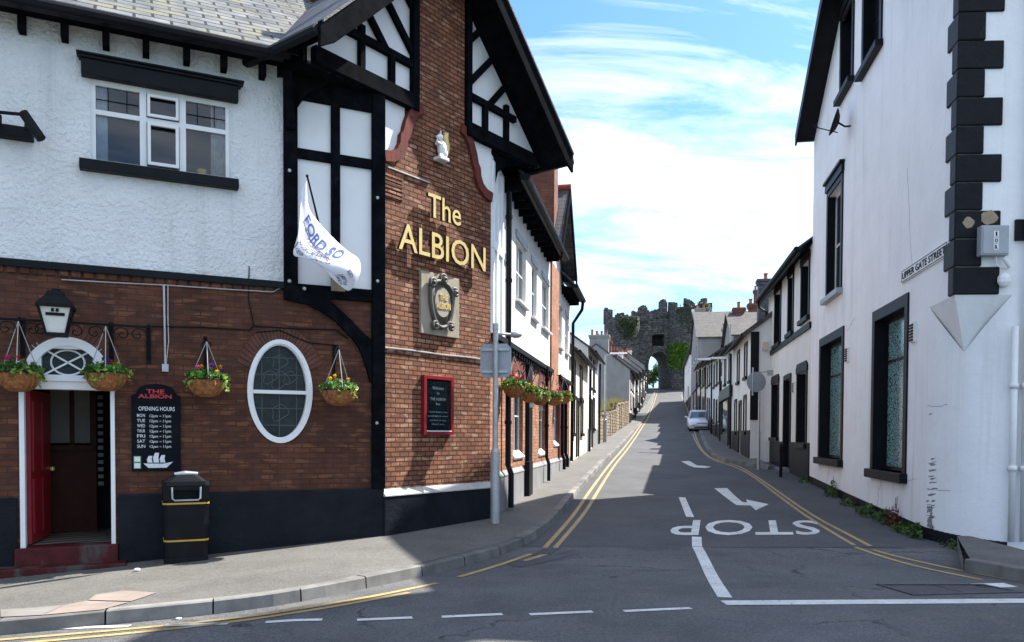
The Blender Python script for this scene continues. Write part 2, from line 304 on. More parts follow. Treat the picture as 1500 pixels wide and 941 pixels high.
def chequer():
    m, ns, ls, b = newmat('chevron_floor_tiles')
    uv = ns.new('ShaderNodeUVMap'); mp_ = nd(ns, 'ShaderNodeMapping'); mp_.inputs['Rotation'].default_value = (0, 0, R(50)); ls.new(uv.outputs[0], mp_.inputs[0])
    wv = nd(ns, 'ShaderNodeTexWave', Scale=1.3); ls.new(mp_.outputs[0], wv.inputs['Vector'])
    ls.new(mixc(ns, ls, ramp(ns, ls, wv.outputs['Fac'], .45, .55), (.015, .015, .015), (.28, .26, .22)), b.inputs['Base Color']); b.inputs['Roughness'].default_value = .4
    return m
M['floor_tiles'] = chequer()

# ------------------------------------------------------------------ mesh builder
def off(o):
    v = Vector((0, 0, 0))
    while o is not None: v += o.location; o = o.parent
    return v
class MB:
    def __init__(s): s.v = []; s.f = []; s.m = []
    def add(s, vs, fs, mi=0):
        b = len(s.v); s.v += [Vector(p) for p in vs]; s.f += [tuple(b+i for i in f) for f in fs]; s.m += [mi]*len(fs)
    def poly(s, pts, mi=0): s.add(pts, [tuple(range(len(pts)))], mi)
    def hexa(s, a, b, mi=0):          # two quads a (4 pts) and b (4 pts)
        s.add(list(a)+list(b), [(3, 2, 1, 0), (4, 5, 6, 7), (0, 1, 5, 4), (1, 2, 6, 5), (2, 3, 7, 6), (3, 0, 4, 7)], mi)
    def prism(s, base, vec, mi=0):
        n = len(base); vec = Vector(vec); t = [Vector(p)+vec for p in base]
        s.add(list(base)+t, [tuple(range(n-1, -1, -1)), tuple(range(n, 2*n))]+[(i, (i+1) % n, n+(i+1) % n, n+i) for i in range(n)], mi)
    def box(s, x0, x1, y0, y1, z0, z1, mi=0):
        s.hexa([(x0, y0, z0), (x1, y0, z0), (x1, y1, z0), (x0, y1, z0)], [(x0, y0, z1), (x1, y0, z1), (x1, y1, z1), (x0, y1, z1)], mi)
    def tube(s, pts, r, n=8, mi=0, cap=True):
        pts = [Vector(p) for p in pts]; rs = r if isinstance(r, (list, tuple)) else [r]*len(pts); rings = []; prev = None
        for i, p in enumerate(pts):
            d = (pts[min(i+1, len(pts)-1)]-pts[max(i-1, 0)]).normalized()
            a = d.orthogonal().normalized() if prev is None else (prev-d*prev.dot(d)).normalized()
            prev = a; b = d.cross(a)
            rings.append([p+(a*math.cos(2*math.pi*k/n)+b*math.sin(2*math.pi*k/n))*rs[i] for k in range(n)])
        vs = [q for rg in rings for q in rg]; fs = []
        for i in range(len(rings)-1):
            for k in range(n): fs.append((i*n+k, i*n+(k+1) % n, (i+1)*n+(k+1) % n, (i+1)*n+k))
        if cap: fs += [tuple(range(n-1, -1, -1)), tuple((len(rings)-1)*n+k for k in range(n))]
        s.add(vs, fs, mi)
    def lathe(s, prof_, o, n=16, mi=0, axis=None):
        o = Vector(o); ax = Vector(axis or (0, 0, 1)).normalized(); a = ax.orthogonal().normalized(); b = ax.cross(a); vs = []; fs = []
        for r_, h in prof_:
            for k in range(n): vs.append(o+ax*h+(a*math.cos(2*math.pi*k/n)+b*math.sin(2*math.pi*k/n))*max(r_, 1e-4))
        for i in range(len(prof_)-1):
            for k in range(n): fs.append((i*n+k, i*n+(k+1) % n, (i+1)*n+(k+1) % n, (i+1)*n+k))
        s.add(vs, fs, mi)
    def ball(s, c, rad, n=12, mi=0, rot=None):
        c = Vector(c); rad = Vector(rad) if not isinstance(rad, (int, float)) else Vector((rad,)*3); vs = []; fs = []; h = n//2
        for i in range(h+1):
            for k in range(n):
                ph = math.pi*i/h; q = Vector((math.sin(ph)*math.cos(2*math.pi*k/n)*rad.x, math.sin(ph)*math.sin(2*math.pi*k/n)*rad.y, math.cos(ph)*rad.z))
                vs.append(c+((rot @ q) if rot else q))
        for i in range(h):
            for k in range(n): fs.append((i*n+k, (i+1)*n+k, (i+1)*n+(k+1) % n, i*n+(k+1) % n))
        s.add(vs, fs, mi)
    def build(s, name, mat, parent=None, smooth=False, origin=None, bevel=0, recalc=True, weld=False):
        o_ = off(parent) if parent is not None else (Vector(origin) if origin is not None else Vector((0, 0, 0)))
        me = bpy.data.meshes.new(name)
        bm = bmesh.new(); vv = [bm.verts.new(p) for p in s.v]
        for f, mi in zip(s.f, s.m):
            if len(set(f)) < 3: continue
            try: q = bm.faces.new([vv[i] for i in f]); q.material_index = mi; q.smooth = smooth
            except ValueError: pass
        if weld: bmesh.ops.remove_doubles(bm, verts=bm.verts, dist=1e-5)
        if recalc: bmesh.ops.recalc_face_normals(bm, faces=bm.faces)
        bm.normal_update()
        uvl = bm.loops.layers.uv.new('UVMap'); Z = Vector((0, 0, 1))
        for f in bm.faces:
            n_ = f.normal
            t_ = Z.cross(n_)
            if t_.length < .05: t_ = Vector((1, 0, 0))
            t_.normalize(); b_ = n_.cross(t_)
            for l in f.loops: l[uvl].uv = (l.vert.co.dot(t_), l.vert.co.dot(b_))
        for v in bm.verts: v.co -= o_
        bm.to_mesh(me); bm.free()
        for q in (mat if isinstance(mat, (list, tuple)) else [mat]): me.materials.append(M[q] if isinstance(q, str) else q)
        ob = bpy.data.objects.new(name, me); col.objects.link(ob)
        if parent is not None: ob.parent = parent
        else: ob.location = o_
        if bevel:
            md = ob.modifiers.new('bevel', 'BEVEL'); md.width = bevel; md.segments = 2; md.limit_method = 'ANGLE'
        return ob
def tag(o, label=None, cat=None, group=None, kind=None):
    if label: o['label'] = label
    if cat: o['category'] = cat
    if group: o['group'] = group
    if kind: o['kind'] = kind
    return o
def thing(name, label, cat, loc=(0, 0, 0), group=None):
    o = bpy.data.objects.new(name, None); col.objects.link(o); o.location = loc; o.empty_display_size = .2
    return tag(o, label, cat, group)
def dup(o, parent=None, loc=None, rz=None, label=None):
    c = o.copy(); col.objects.link(c)
    if parent is not None: c.parent = parent
    if loc is not None: c.location = loc
    if rz is not None: c.rotation_euler = (0, 0, rz)
    if label: c['label'] = label
    for ch in [q for q in bpy.data.objects if q.parent == o]: dup(ch, c)
    return c

class Fr:                                   # a vertical wall plane: u along it, z up, o outwards
    def __init__(s, O, d, out):
        s.O = Vector((O[0], O[1], 0)); s.d = Vector((d[0], d[1], 0)).normalized(); n = Vector((s.d.y, -s.d.x, 0)); s.n = n if n.dot(Vector((*out, 0))) > 0 else -n
    def P(s, u, z, o=0): return s.O+s.d*u+s.n*o+Vector((0, 0, z))
    def hit(s, x, y, o=0):
        r = ray(x, y); t = (s.O+s.n*o-E).dot(s.n)/r.dot(s.n); p = E+r*t
        return ((p-s.O).dot(s.d), p.z)
    def rect(s, x0, y0, x1, y1, o=0):       # bounds of two opposite corners seen in the picture
        a = s.hit(x0, y0, o); b = s.hit(x1, y1, o)
        return min(a[0], b[0]), max(a[0], b[0]), min(a[1], b[1]), max(a[1], b[1])
    def ux(s, x, o=0): return s.hit(x, 600, o)[0]
    def box(s, mb, u0, u1, z0, z1, o0, o1, mi=0):
        mb.hexa([s.P(u0, z0, o0), s.P(u1, z0, o0), s.P(u1, z1, o0), s.P(u0, z1, o0)], [s.P(u0, z0, o1), s.P(u1, z0, o1), s.P(u1, z1, o1), s.P(u0, z1, o1)], mi)
    def poly(s, mb, pts, o0, o1, mi=0): mb.prism([s.P(u, z, o0) for u, z in pts], s.n*(o1-o0), mi)
    def bar(s, mb, a, b, w_, o0, o1, mi=0):
        a = Vector(a); b = Vector(b); d = (b-a).normalized(); q = Vector((-d.y, d.x))*w_/2
        s.poly(mb, [tuple(a-q), tuple(b-q), tuple(b+q), tuple(a+q)], o0, o1, mi)
    def band(s, mb, us, lo, hi, o0, o1, mi=0):
        for a, b in zip(us, us[1:]):
            p = [(a, lo(a)), (b, lo(b)), (b, hi(b)), (a, hi(a))]
            if max(p[3][1]-p[0][1], p[2][1]-p[1][1]) < 1e-4: continue
            mb.hexa([s.P(u, z, o0) for u, z in p], [s.P(u, z, o1) for u, z in p], mi)
    def wall(s, mb, u0, u1, z0, z1, holes=(), rev=.2, ztop=None):
        us = sorted({u0, u1, *[h[0] for h in holes], *[h[1] for h in holes]}); zs = sorted({z0, z1, *[h[2] for h in holes], *[h[3] for h in holes]})
        us = [u for u in us if u0-1e-6 <= u <= u1+1e-6]; zs = [z for z in zs if z0-1e-6 <= z <= z1+1e-6]
        for a, b in zip(us, us[1:]):
            for c, d in zip(zs, zs[1:]):
                mu, mz = (a+b)/2, (c+d)/2
                if any(h[0] < mu < h[1] and h[2] < mz < h[3] for h in holes): continue
                mb.poly([s.P(a, c), s.P(b, c), s.P(b, d), s.P(a, d)])
        for h in holes:
            a, b, c, d = h[:4]; r_ = -rev
            mb.poly([s.P(a, c), s.P(a, d), s.P(a, d, r_), s.P(a, c, r_)]); mb.poly([s.P(b, c), s.P(b, d), s.P(b, d, r_), s.P(b, c, r_)])
            mb.poly([s.P(a, d), s.P(b, d), s.P(b, d, r_), s.P(a, d, r_)]); mb.poly([s.P(a, c), s.P(b, c), s.P(b, c, r_), s.P(a, c, r_)])

_tc = {}
def text_geo(txt, ext=0.0, bold=0.0, res=3):
    k = (txt, ext, bold)
    if k in _tc: return _tc[k]
    cu = bpy.data.curves.new('t', 'FONT'); cu.body = txt; cu.extrude = ext; cu.offset = bold; cu.resolution_u = res
    ob = bpy.data.objects.new('t', cu); col.objects.link(ob)
    dg = bpy.context.evaluated_depsgraph_get(); dg.update(); me = bpy.data.meshes.new_from_object(ob.evaluated_get(dg))
    vs = [v.co.copy() for v in me.vertices]; fs = [tuple(p.vertices) for p in me.polygons]
    bpy.data.objects.remove(ob); bpy.data.curves.remove(cu); bpy.data.meshes.remove(me)
    _tc[k] = (vs, fs); return _tc[k]
def put_text(mb, fr, txt, u0, u1, z0, z1, o0, th, bold=.0, slope=0):
    vs, fs = text_geo(txt, 1.0 if th else 0.0, bold)
    xs = [v.x for v in vs]; ys = [v.y for v in vs]; xa, xb, ya, yb = min(xs), max(xs), min(ys), max(ys)
    mb.add([fr.P(u0+(v.x-xa)/(xb-xa)*(u1-u0), z0+(v.y-ya)/(yb-ya)*(z1-z0)+slope*(v.x-xa)/(xb-xa), o0+(th*(v.z+1)/2 if th else 0)) for v in vs], fs)
def window(fr, parent, u0, u1, z0, z1, rec=.12, nx=2, ny=2, fw=.055, mw=.03, fmat='white_wood', gmat='dark_glass', rail=None, name='window'):
    mb = MB(); o0, o1 = -rec-.05, -rec
    fr.box(mb, u0, u0+fw, z0, z1, o0, o1); fr.box(mb, u1-fw, u1, z0, z1, o0, o1); fr.box(mb, u0+fw, u1-fw, z0, z0+fw, o0, o1); fr.box(mb, u0+fw, u1-fw, z1-fw, z1, o0, o1)
    for i in range(1, nx): c = u0+(u1-u0)*i/nx; fr.box(mb, c-mw/2, c+mw/2, z0+fw, z1-fw, o0+.004, o1-.004)
    for j in range(1, ny):
        c = z0+(z1-z0)*(rail if rail and ny == 2 else j/ny); fr.box(mb, u0+fw, u1-fw, c-mw/2, c+mw/2, o0+.008, o1-.008)
    o = mb.build(name, fmat, parent)
    g = MB(); fr.box(g, u0+fw*.5, u1-fw*.5, z0+fw*.5, z1-fw*.5, o0+.015, o0+.025); g.build('pane', gmat, o)
    return o
def sbox(fr, name, mat, parent, u0, u1, z0, z1, o0, o1, bevel=0):
    mb = MB(); fr.box(mb, u0, u1, z0, z1, o0, o1); return mb.build(name, mat, parent, bevel=bevel)
# ------------------------------------------------------------------ frames of the place
_t = lambda a: (math.sin(R(a)), math.cos(R(a)))
A = Vector((-1.957, 11.83))
F = Fr(A, _t(64.5), (0.4, -0.9))                     # pub front, u < 0 leftwards from the corner
C = Fr(A, _t(37.0), (0.8, -0.6))                     # pub corner (chamfer)
CW = C.ux(718); _b = C.P(CW, 0); B = Vector((_b.x, _b.y))
S = Fr(B, _t(10.2), (1, -0.2))                       # pub, street side
Q = Vector((6.47, 11.55)); RD = (.183, 1)
Rr = Fr(Q, RD, (-1, .18))                            # corner house on the right, street side
Nn = Fr(Q, (1, -.05), (0, -1))                       # its front
ULEN = Rr.ux(1187)
R3 = Fr((9.08, 30.0), (.187, 1), (-1, .18))
L1 = Fr(S.P(S.ux(834), 0).xy, (.18, 1), (1, -.18))
L3 = Fr((9.7, 65.0), (.195, 1), (1, -.195))

# ------------------------------------------------------------------ ground, roads
def sheet(name, xs, ys, dz, mat, clip=None):
    mb = MB(); nx, ny = len(xs), len(ys)
    mb.add([(x, y, T(x, y)+dz) for y in ys for x in xs], [(j*nx+i, j*nx+i+1, (j+1)*nx+i+1, (j+1)*nx+i) for j in range(ny-1) for i in range(nx-1)])
    return tag(mb.build(name, mat, recalc=False), kind='structure')
def fr_(a, b, st): n = max(1, round((b-a)/st)); return [a+(b-a)*i/n for i in range(n+1)]
YJ = gh(900, 801).y                                  # joint between the old and the newer tarmac
ground = sheet('ground', fr_(-700, -40, 60)+fr_(-36, 60, 4)+fr_(80, 700, 60), fr_(-60, 160, 4)+fr_(170, 400, 20)+fr_(450, 1400, 100), -.09, 'ground')
cross_road = sheet('cross_road', fr_(-40, 40, .5), fr_(-12, YJ, .5), 0, 'asphalt')
street = sheet('street', fr_(-8, 44, 1.0), fr_(YJ, 40, .5)+fr_(41, 150, 1.0), 0.0, 'asphalt_new')

def densify(pts, st=.5):
    out = [Vector(pts[0])]
    for a, b in zip(pts, pts[1:]):
        a = Vector(a); b = Vector(b); n = max(1, math.ceil((b-a).length/st))
        out += [a+(b-a)*(i/n) for i in range(1, n+1)]
    return out
def smooth_line(pts, it=2):                           # Chaikin, ends kept
    for _ in range(it):
        o = [pts[0]]
        for a, b in zip(pts, pts[1:]): o += [a*.75+b*.25, a*.25+b*.75]
        o.append(pts[-1]); pts = o
    return pts
def gpts(px): return [gh(x, y).xy for x, y in px]
def ribbon(mb, line, o0, o1, dz, dz1=None):
    n = len(line); q = []
    for i, p in enumerate(line):
        d = (line[min(i+1, n-1)]-line[max(i-1, 0)]).normalized(); nn = Vector((d.y, -d.x))
        a, b = p+nn*o0, p+nn*o1; q.append((Vector((a.x, a.y, T(a.x, a.y)+dz)), Vector((b.x, b.y, T(b.x, b.y)+(dz if dz1 is None else dz1)))))
    for (a, b), (c, d) in zip(q, q[1:]): mb.poly([a, b, d, c])
    return q

KL = [(-330, 955), (-160, 944), (0, 931), (196, 911.6), (356, 896), (460, 879), (548, 860), (619, 845), (706, 822.6), (757, 806), (787.6, 788), (808, 772), (828, 747), (860, 706), (905, 659), (935, 626), (950, 606), (957, 588), (961, 573)]
kl = densify(smooth_line(gpts(KL), 2), .5)
KH = .13
def pave(name, kline, side, inner, hk=KH):
    # kerb stones and the walkway behind them; inner: polyline under the buildings
    mb = MB(); rk = random.Random(len(kline)); cum = [0]
    for a, b in zip(kline, kline[1:]): cum.append(cum[-1]+(b-a).length)
    def kat(s_):
        for i in range(len(kline)-1):
            if s_ <= cum[i+1]+1e-9: return kline[i]+(kline[i+1]-kline[i])*((s_-cum[i])/max(1e-9, cum[i+1]-cum[i]))
        return kline[-1]
    s_ = 0
    while s_ < cum[-1]-.05:                      # separate stones with open joints
        e_ = min(cum[-1], s_+rk.uniform(.82, .98)); ln = [kat(s_+.008+(e_-s_-.016)*k/3) for k in range(4)]; j = rk.uniform(-.006, .006); n0 = len(mb.v)
        ribbon(mb, ln, 0, side*.012, -.03, hk-.012+j); ribbon(mb, ln, side*.012, side*.03, hk-.012+j, hk+j); ribbon(mb, ln, side*.03, side*.15, hk+j); s_ = e_
    tag(mb.build('kerb', 'kerb', weld=True), kind='structure')
    tot = [0]
    for a, b in zip(inner, inner[1:]): tot.append(tot[-1]+(b-a).length)
    def at(s_):
        s_ *= tot[-1]
        for i in range(len(inner)-1):
            if s_ <= tot[i+1]+1e-9: return inner[i]+(inner[i+1]-inner[i])*((s_-tot[i])/max(1e-9, tot[i+1]-tot[i]))
        return inner[-1]
    return mb
kin_keys = [(0, F.P(-12, 0).xy), (gh(0, 931).y, None)]
def nearest_pairs(kline, inner_poly):
    # pair each kerb point with the closest, never retreating, point of the inner line
    dn = densify(inner_poly, .2); j = 0; out = []
    for p in kline:
        best = min(range(j, min(len(dn), j+60)), key=lambda k: (dn[k]-p).length); j = best; out.append(dn[best])
    return out
inner = [F.P(-14, 0, -.25).xy, F.P(0.1, 0, -.25).xy, C.P(CW, 0, -.25).xy, S.P(40, 0, -.3).xy, (L1.P(14, 0, -.3)).xy, L3.P(0, 0, -1.2).xy, L3.P(0, 0, -.3).xy, L3.P(62, 0, -.3).xy]
pave('pavement', kl, -1, inner)
def walkway(name, kline, side, ins, mat, hk=KH, steps=6):
    mb = MB(); n = len(kline); grid = []
    for i, p in enumerate(kline):
        d = (kline[min(i+1, n-1)]-kline[max(i-1, 0)]).normalized(); a = p+Vector((d.y, -d.x))*side*.15; b = ins[i]
        row = []
        for k in range(steps+1):
            q = a+(b-a)*(k/steps); row.append(Vector((q.x, q.y, T(q.x, q.y)+hk+.012*(k/steps))))
        grid.append(row)
    for r0, r1 in zip(grid, grid[1:]):
        for k in range(steps): mb.poly([r0[k], r0[k+1], r1[k+1], r1[k]])
    return tag(mb.build(name, mat), kind='structure')
pavement_left = walkway('pavement_left', kl, -1, nearest_pairs(kl, inner), 'pavement')
KR = [(1125, 688), (1100, 684), (1079, 680.5), (1060, 678), (1048, 673), (1038, 663), (1031, 652), (1026.5, 640), (1022, 626), (1016, 609), (1009, 594), (1003, 580), (999, 572)]
kr = densify(smooth_line(gpts(KR), 2), .5)
inr = [R3.P(-4, 0, -.3).xy, R3.P(90, 0, -.3).xy]
pave('pavement', kr, 1, inr)
walkway('pavement_right', kr, 1, nearest_pairs(kr, inr), 'pavement')
KC = [(1409, 843), (1440, 849), (1500, 866), (1560, 880), (1700, 905), (1900, 935)]      # raised kerb in front of the corner house
kc = densify(smooth_line(gpts([(1411, 838), (1445, 843), (1500, 855), (1600, 872), (1800, 905)]), 2), .4)
inc = [Nn.P(.25, 0, -.3).xy, Nn.P(9, 0, -.3).xy]
pave('pavement', kc, -1, inc, .16); walkway('pavement_corner', kc, -1, nearest_pairs(kc, inc), 'pavement', .16)
mb = MB(); a, b, c, d = kc[0], kc[0]+Vector((-.05, .0)), inc[0], inc[0]
mb.poly([(kc[0].x, kc[0].y, T(*kc[0])-.03), (kc[0].x, kc[0].y, T(*kc[0])+.158), (inc[0].x, inc[0].y, T(*inc[0])+.17), (inc[0].x, inc[0].y, T(*inc[0])-.03)])
tag(mb.build('kerb', 'kerb'), kind='structure')
# paving stones let into the pavement by the pub door
mb = MB(); mb2 = MB()
for i, pts in enumerate([[(0, 893), (48, 890), (95, 886), (62, 901), (0, 904)], [(95, 886), (126, 880), (190, 882), (150, 893), (62, 901)], [(140, 871), (182, 865), (231, 868), (192, 881), (129, 879)], [(-90, 898), (-5, 894), (-5, 904), (-100, 910)]]):
    q = [gh(x, y, KH+.009) for x, y in pts]; c_ = sum(q, Vector())/len(q); q = [c_+(p-c_)*.985 for p in q]
    (mb if i in (1, 2) else mb2).poly([(p.x, p.y, T(p.x, p.y)+KH+.009) for p in q])
tag(mb.build('paving_stones', 'slab'), kind='structure'); tag(mb2.build('paving_slabs', 'slab_grey'), kind='structure')

# ------------------------------------------------------------------ painted markings (children of the road they are painted on)
MZ = .006
M['tar'] = paint('tar_seal', (.022, .022, .024), .6, .3, 8); M['asphalt_patch'] = asphalt('patched_asphalt', (.070, .071, .074), .6, .25, scale=80)
def paint_poly(name, px, mat, road, sub=None):
    mb = MB()
    q = [gh(x, y) for x, y in px]; mb.poly([(p.x, p.y, T(p.x, p.y)+MZ) for p in q]); return mb.build(name, mat, road)
def paint_line(name, px, wd, mat, road, it=2, offs=(0,)):
    mb = MB(); ln = densify(smooth_line(gpts(px), it), .5)
    for o in offs: ribbon(mb, ln, o-wd/2, o+wd/2, MZ)
    return mb.build(name, mat, road)
YW = .075
paint_line('yellow_line', [(798, 803), (840, 756), (860, 725), (882, 695), (910, 660), (943, 616), (952, 598), (956.7, 585), (961, 572)], YW, 'yellow_line', street)
paint_line('yellow_line', [(813, 803), (854, 756), (873, 725), (891, 695), (917, 660), (947, 616), (955, 598), (959.7, 585), (964, 572)], YW, 'yellow_line', street)
paint_line('yellow_line', [(800, 812), (782, 818), (768, 822)], YW, 'yellow_line', cross_road); paint_line('yellow_line', [(778, 812), (720, 832), (672, 846)], YW, 'yellow_line', cross_road)
paint_line('yellow_line', [(640, 855), (560, 872), (420, 897.6), (252, 917), (0, 938.5), (-160, 950), (-300, 960)], YW, 'yellow_line', cross_road)
paint_line('yellow_line', [(600, 869), (520, 884), (420, 901.5), (252, 923), (0, 946), (-160, 958), (-300, 970)], YW, 'yellow_line', cross_road)
paint_line('yellow_line', [(1275, 800.5), (1240, 782), (1190, 756), (1120, 706), (1087, 685.5), (1068, 679), (1046, 674), (1032, 664), (1023, 650), (1018, 636), (1013, 618), (1008, 603), (1003, 590), (998, 579)], YW, 'yellow_line', street)
paint_line('yellow_line', [(1251, 799), (1215, 778), (1167, 747), (1101, 696), (1073, 683), (1052, 677), (1036, 669), (1024, 656), (1019.5, 648), (1014.5, 636)], YW, 'yellow_line', street)
paint_line('yellow_line', [(1279, 806), (1310, 815), (1400, 835), (1450, 844.5), (1500, 853.6), (1600, 870), (1760, 893)], YW, 'yellow_line', cross_road)
paint_line('yellow_line', [(1253, 802), (1293, 816.5), (1353, 833), (1438, 850)], YW, 'yellow_line', cross_road)
q0 = [gh(x, y).xy for x, y in ((1060, 884), (1500, 881))]
dv = (q0[1]-q0[0]).normalized(); ext_ = [q0[0], q0[1], q0[1]+dv*3]
mb = MB(); ribbon(mb, densify(ext_, .5), -.105, .105, MZ); mb.build('stop_line', 'white_line', cross_road)
paint_line('centre_line', [(1021, 801.5), (1024, 806), (1032, 822), (1044, 848), (1062, 876)], .15, 'white_line', cross_road)
paint_line('centre_line', [(1020.5, 787), (1021, 801)], .15, 'white_line', street)
paint_line('centre_line', [(999, 729), (1011, 758)], .15, 'white_line', street)
for a_, b_ in (((389, 912.3), (472, 908.6)), ((523, 909), (604, 905.6)), ((647, 904.5), (736, 900.6)), ((776, 901), (868, 896.8)), ((914, 896.2), (1012, 891.6)), ((240, 917), (335, 914)), ((90, 921), (190, 918))):
    paint_line('dash', [a_, b_], .085, 'white_line', cross_road, 0)
paint_poly('white_patch', [(1421, 856), (1470, 855), (1492, 861), (1440, 862)], 'white_line', cross_road)
def zz(l): return [(700+x/2.143, 560+y/2.143) for x, y in l]
paint_poly('arrow', zz([(742, 334), (782, 333), (812, 362), (830, 377), (846, 379), (842, 369), (913, 384), (872, 403), (856, 388), (812, 387), (785, 368)]), 'white_line', street)
paint_poly('arrow', zz([(638, 249), (664, 248), (688, 262), (703, 263), (733, 266), (715, 270), (678, 268), (660, 261)]), 'white_line', street)
c4 = [gh(x, y) for x, y in ((1196, 763), (986, 762), (980, 785), (1203, 784))]     # S's far corner, P's far corner, then nearer edge
vs, fs = text_geo('STOP', 0, .012)
xa, xb, ya, yb = min(v.x for v in vs), max(v.x for v in vs), min(v.y for v in vs), max(v.y for v in vs)
mb = MB(); out = []
for v in vs:
    a_, b_ = (v.x-xa)/(xb-xa), (v.y-ya)/(yb-ya); p = (c4[0]*(1-a_)+c4[1]*a_)*(1-b_)+(c4[3]*(1-a_)+c4[2]*a_)*b_; out.append((p.x, p.y, T(p.x, p.y)+MZ))
mb.add(out, fs); mb.build('stop_lettering', 'white_line', street, recalc=False)
mb = MB(); rj = random.Random(4)
jp = [Vector((x, YJ+rj.uniform(-.02, .02))) for x in fr_(-.9, 5.9, .35)]; ribbon(mb, jp, -.035, .03, .004); mb.build('tar_joint', 'tar', cross_road)
for pts in ([(742, 826), (760, 832), (850, 812), (838, 806)],):
    mb = MB(); q = [gh(x, y).xy for x, y in pts]; q = densify(q+q[:1], .4); ribbon(mb, q, -.018, .012, .0045); mb.build('tar_joint', 'tar', cross_road)
    mb = MB(); q = [gh(x, y) for x, y in pts]; mb.poly([(p.x, p.y, T(p.x, p.y)+.003) for p in q]); mb.build('patch', 'asphalt_patch', cross_road)
# covers in the road
t = tag(MB(), ) if False else None
def cover(name, px, label, cat, bars=True):
    q = [gh(x, y) for x, y in px]; c_ = sum(q, Vector())/len(q); o = thing(name, label, cat, (c_.x, c_.y, T(c_.x, c_.y)))
    mb = MB(); P = [Vector((p.x, p.y, T(p.x, p.y)-.02)) for p in q]; mb.prism(P, (0, 0, .026)); mb.build('frame', 'iron_cover', o)
    if not bars:
        mb = MB(); z4 = Vector((0, 0, .028))
        for i in range(4):
            a_, b_ = P[i], P[(i+1) % 4]; k = (c_-(a_+b_)/2).normalized()*.05; mb.prism([a_+z4, b_+z4, b_+z4+k, a_+z4+k], (0, 0, .004))
        k = .5; mb.prism([P[0]*.5+P[1]*.5+z4, P[0]*.49+P[1]*.51+z4, P[3]*.49+P[2]*.51+z4, P[3]*.5+P[2]*.5+z4], (0, 0, .003)); mb.build('rim', 'iron_cover', o)
        bpy.data.objects[[c.name for c in o.children][0]].data.materials[0] = M['asphalt_new']; return o
    mb = MB(); n_ = 6
    e1, e2 = P[1]-P[0], P[3]-P[0]
    for i in range(n_):
        a_ = P[0]+e1*((i+.15)/n_)+e2*.06; mb.prism([a_+Vector((0, 0, .026)), a_+e1*(.7/n_)+Vector((0, 0, .026)), a_+e1*(.7/n_)+e2*.88+Vector((0, 0, .026)), a_+e2*.88+Vector((0, 0, .026))], (0, 0, .005))
    mb.build('grating', 'iron_cover', o); return o
cover('drain_grating', [(776, 815), (806, 812), (822, 803), (794, 805)], 'dark iron drain grating beside the kerb below the pub corner', 'drain')
cover('access_cover', [(1338, 873), (1500, 869), (1440, 857), (1283, 857)], 'wide dark metal access cover in the road by the stop line', 'cover', False)
# ================================================================== the public house
pub = thing('public_house', 'brick and half timbered pub with black beams and white upper storey on the street corner', 'pub', (A.x, A.y, 0))
ZB, ZP, ZE = 3.80, .885, 6.82
U_L = -10.0; UT = F.ux(416)
def ell(cu, cz, ru, rz):
    return (lambda u: cz+rz*math.sqrt(max(0, 1-((u-cu)/ru)**2))), (lambda u: cz-rz*math.sqrt(max(0, 1-((u-cu)/ru)**2)))
def lin(a, b, n): return [a+(b-a)*i/n for i in range(n+1)]
D0, D1, DZ, DT = F.ux(28), F.ux(168), .25, 2.31            # doorway
DC, DRU, DRZ = (D0+D1)/2, (D1-D0)/2*.93, .60
OC, OR, OZ, ORZ = F.ux(410.5), .445, 2.30, .73             # oval window
mb = MB()
hd = (D0, D1, -.6, DT+DRZ+.03); ho = (OC-OR, OC+OR, OZ-ORZ, OZ+ORZ)
F.wall(mb, U_L, 0, -.6, ZB, [hd, ho], 0)
us = lin(D0, D1, 24); hi = lambda u: DT+DRZ*math.sqrt(max(0, 1-((u-DC)/DRU)**2)); F.band(mb, us, hi, lambda u: hd[3], 0, -.25)
us = [OC-OR*math.cos(math.pi*i/40) for i in range(41)]; eh, el = ell(OC, OZ, OR, ORZ)
F.band(mb, us, eh, lambda u: ho[3], 0, -.2); F.band(mb, us, lambda u: ho[2], el, 0, -.2)
for u_ in (D0, D1): mb.poly([F.P(u_, -.6, 0), F.P(u_, DT, 0), F.P(u_, DT, -.25), F.P(u_, -.6, -.25)])
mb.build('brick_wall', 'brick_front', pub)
# soldier course of bricks round the oval and over the door
def arch_bricks(fr, name, mat, cu, cz, ru, rz, a0, a1, n, dep, parent, o1=.012):
    mb = MB()
    for i in range(n):
        t0 = a0+(a1-a0)*i/n; t1 = a0+(a1-a0)*(i+.86)/n
        q = [(cu+(ru+k)*math.cos(t), cz+(rz+k)*math.sin(t)) for t, k in ((t0, .01), (t1, .01), (t1, dep), (t0, dep))]
        fr.poly(mb, q, -.02, o1)
    return mb.build(name, mat, parent)
M['arch_brick'] = paint('arch_brick', (.10, .036, .023), .85, .45, 5, bump=.3)
arch_bricks(F, 'brick_arch', 'arch_brick', OC, OZ, OR, ORZ, R(25), R(155), 26, .20, pub); arch_bricks(F, 'brick_arch', 'arch_brick', DC, DT, DRU, DRZ, R(8), R(172), 30, .21, pub)
mb = MB(); F.wall(mb, U_L, UT, ZB, ZE+.15, [(F.ux(137), F.ux(339), 5.18, 6.23)], .10); mb.build('roughcast_wall', 'roughcast', pub)
mb = MB(); F.box(mb, U_L, D0-.03, -.6, ZP, -.02, .055); F.box(mb, D1+.03, .02, -.6, ZP, -.02, .055); mb.build('plinth', 'plinth', pub, bevel=.012)
sbox(F, 'string_course', 'black', pub, U_L, UT, ZB-.04, ZB+.05, -.02, .05)
mb = MB()
for i in range(60):
    u_ = U_L+.05+i*.14
    if u_ < UT-.1: F.box(mb, u_, u_+.10, ZB-.115, ZB-.042, -.01, .022)
mb.build('dentil_course', 'brick_front', pub)
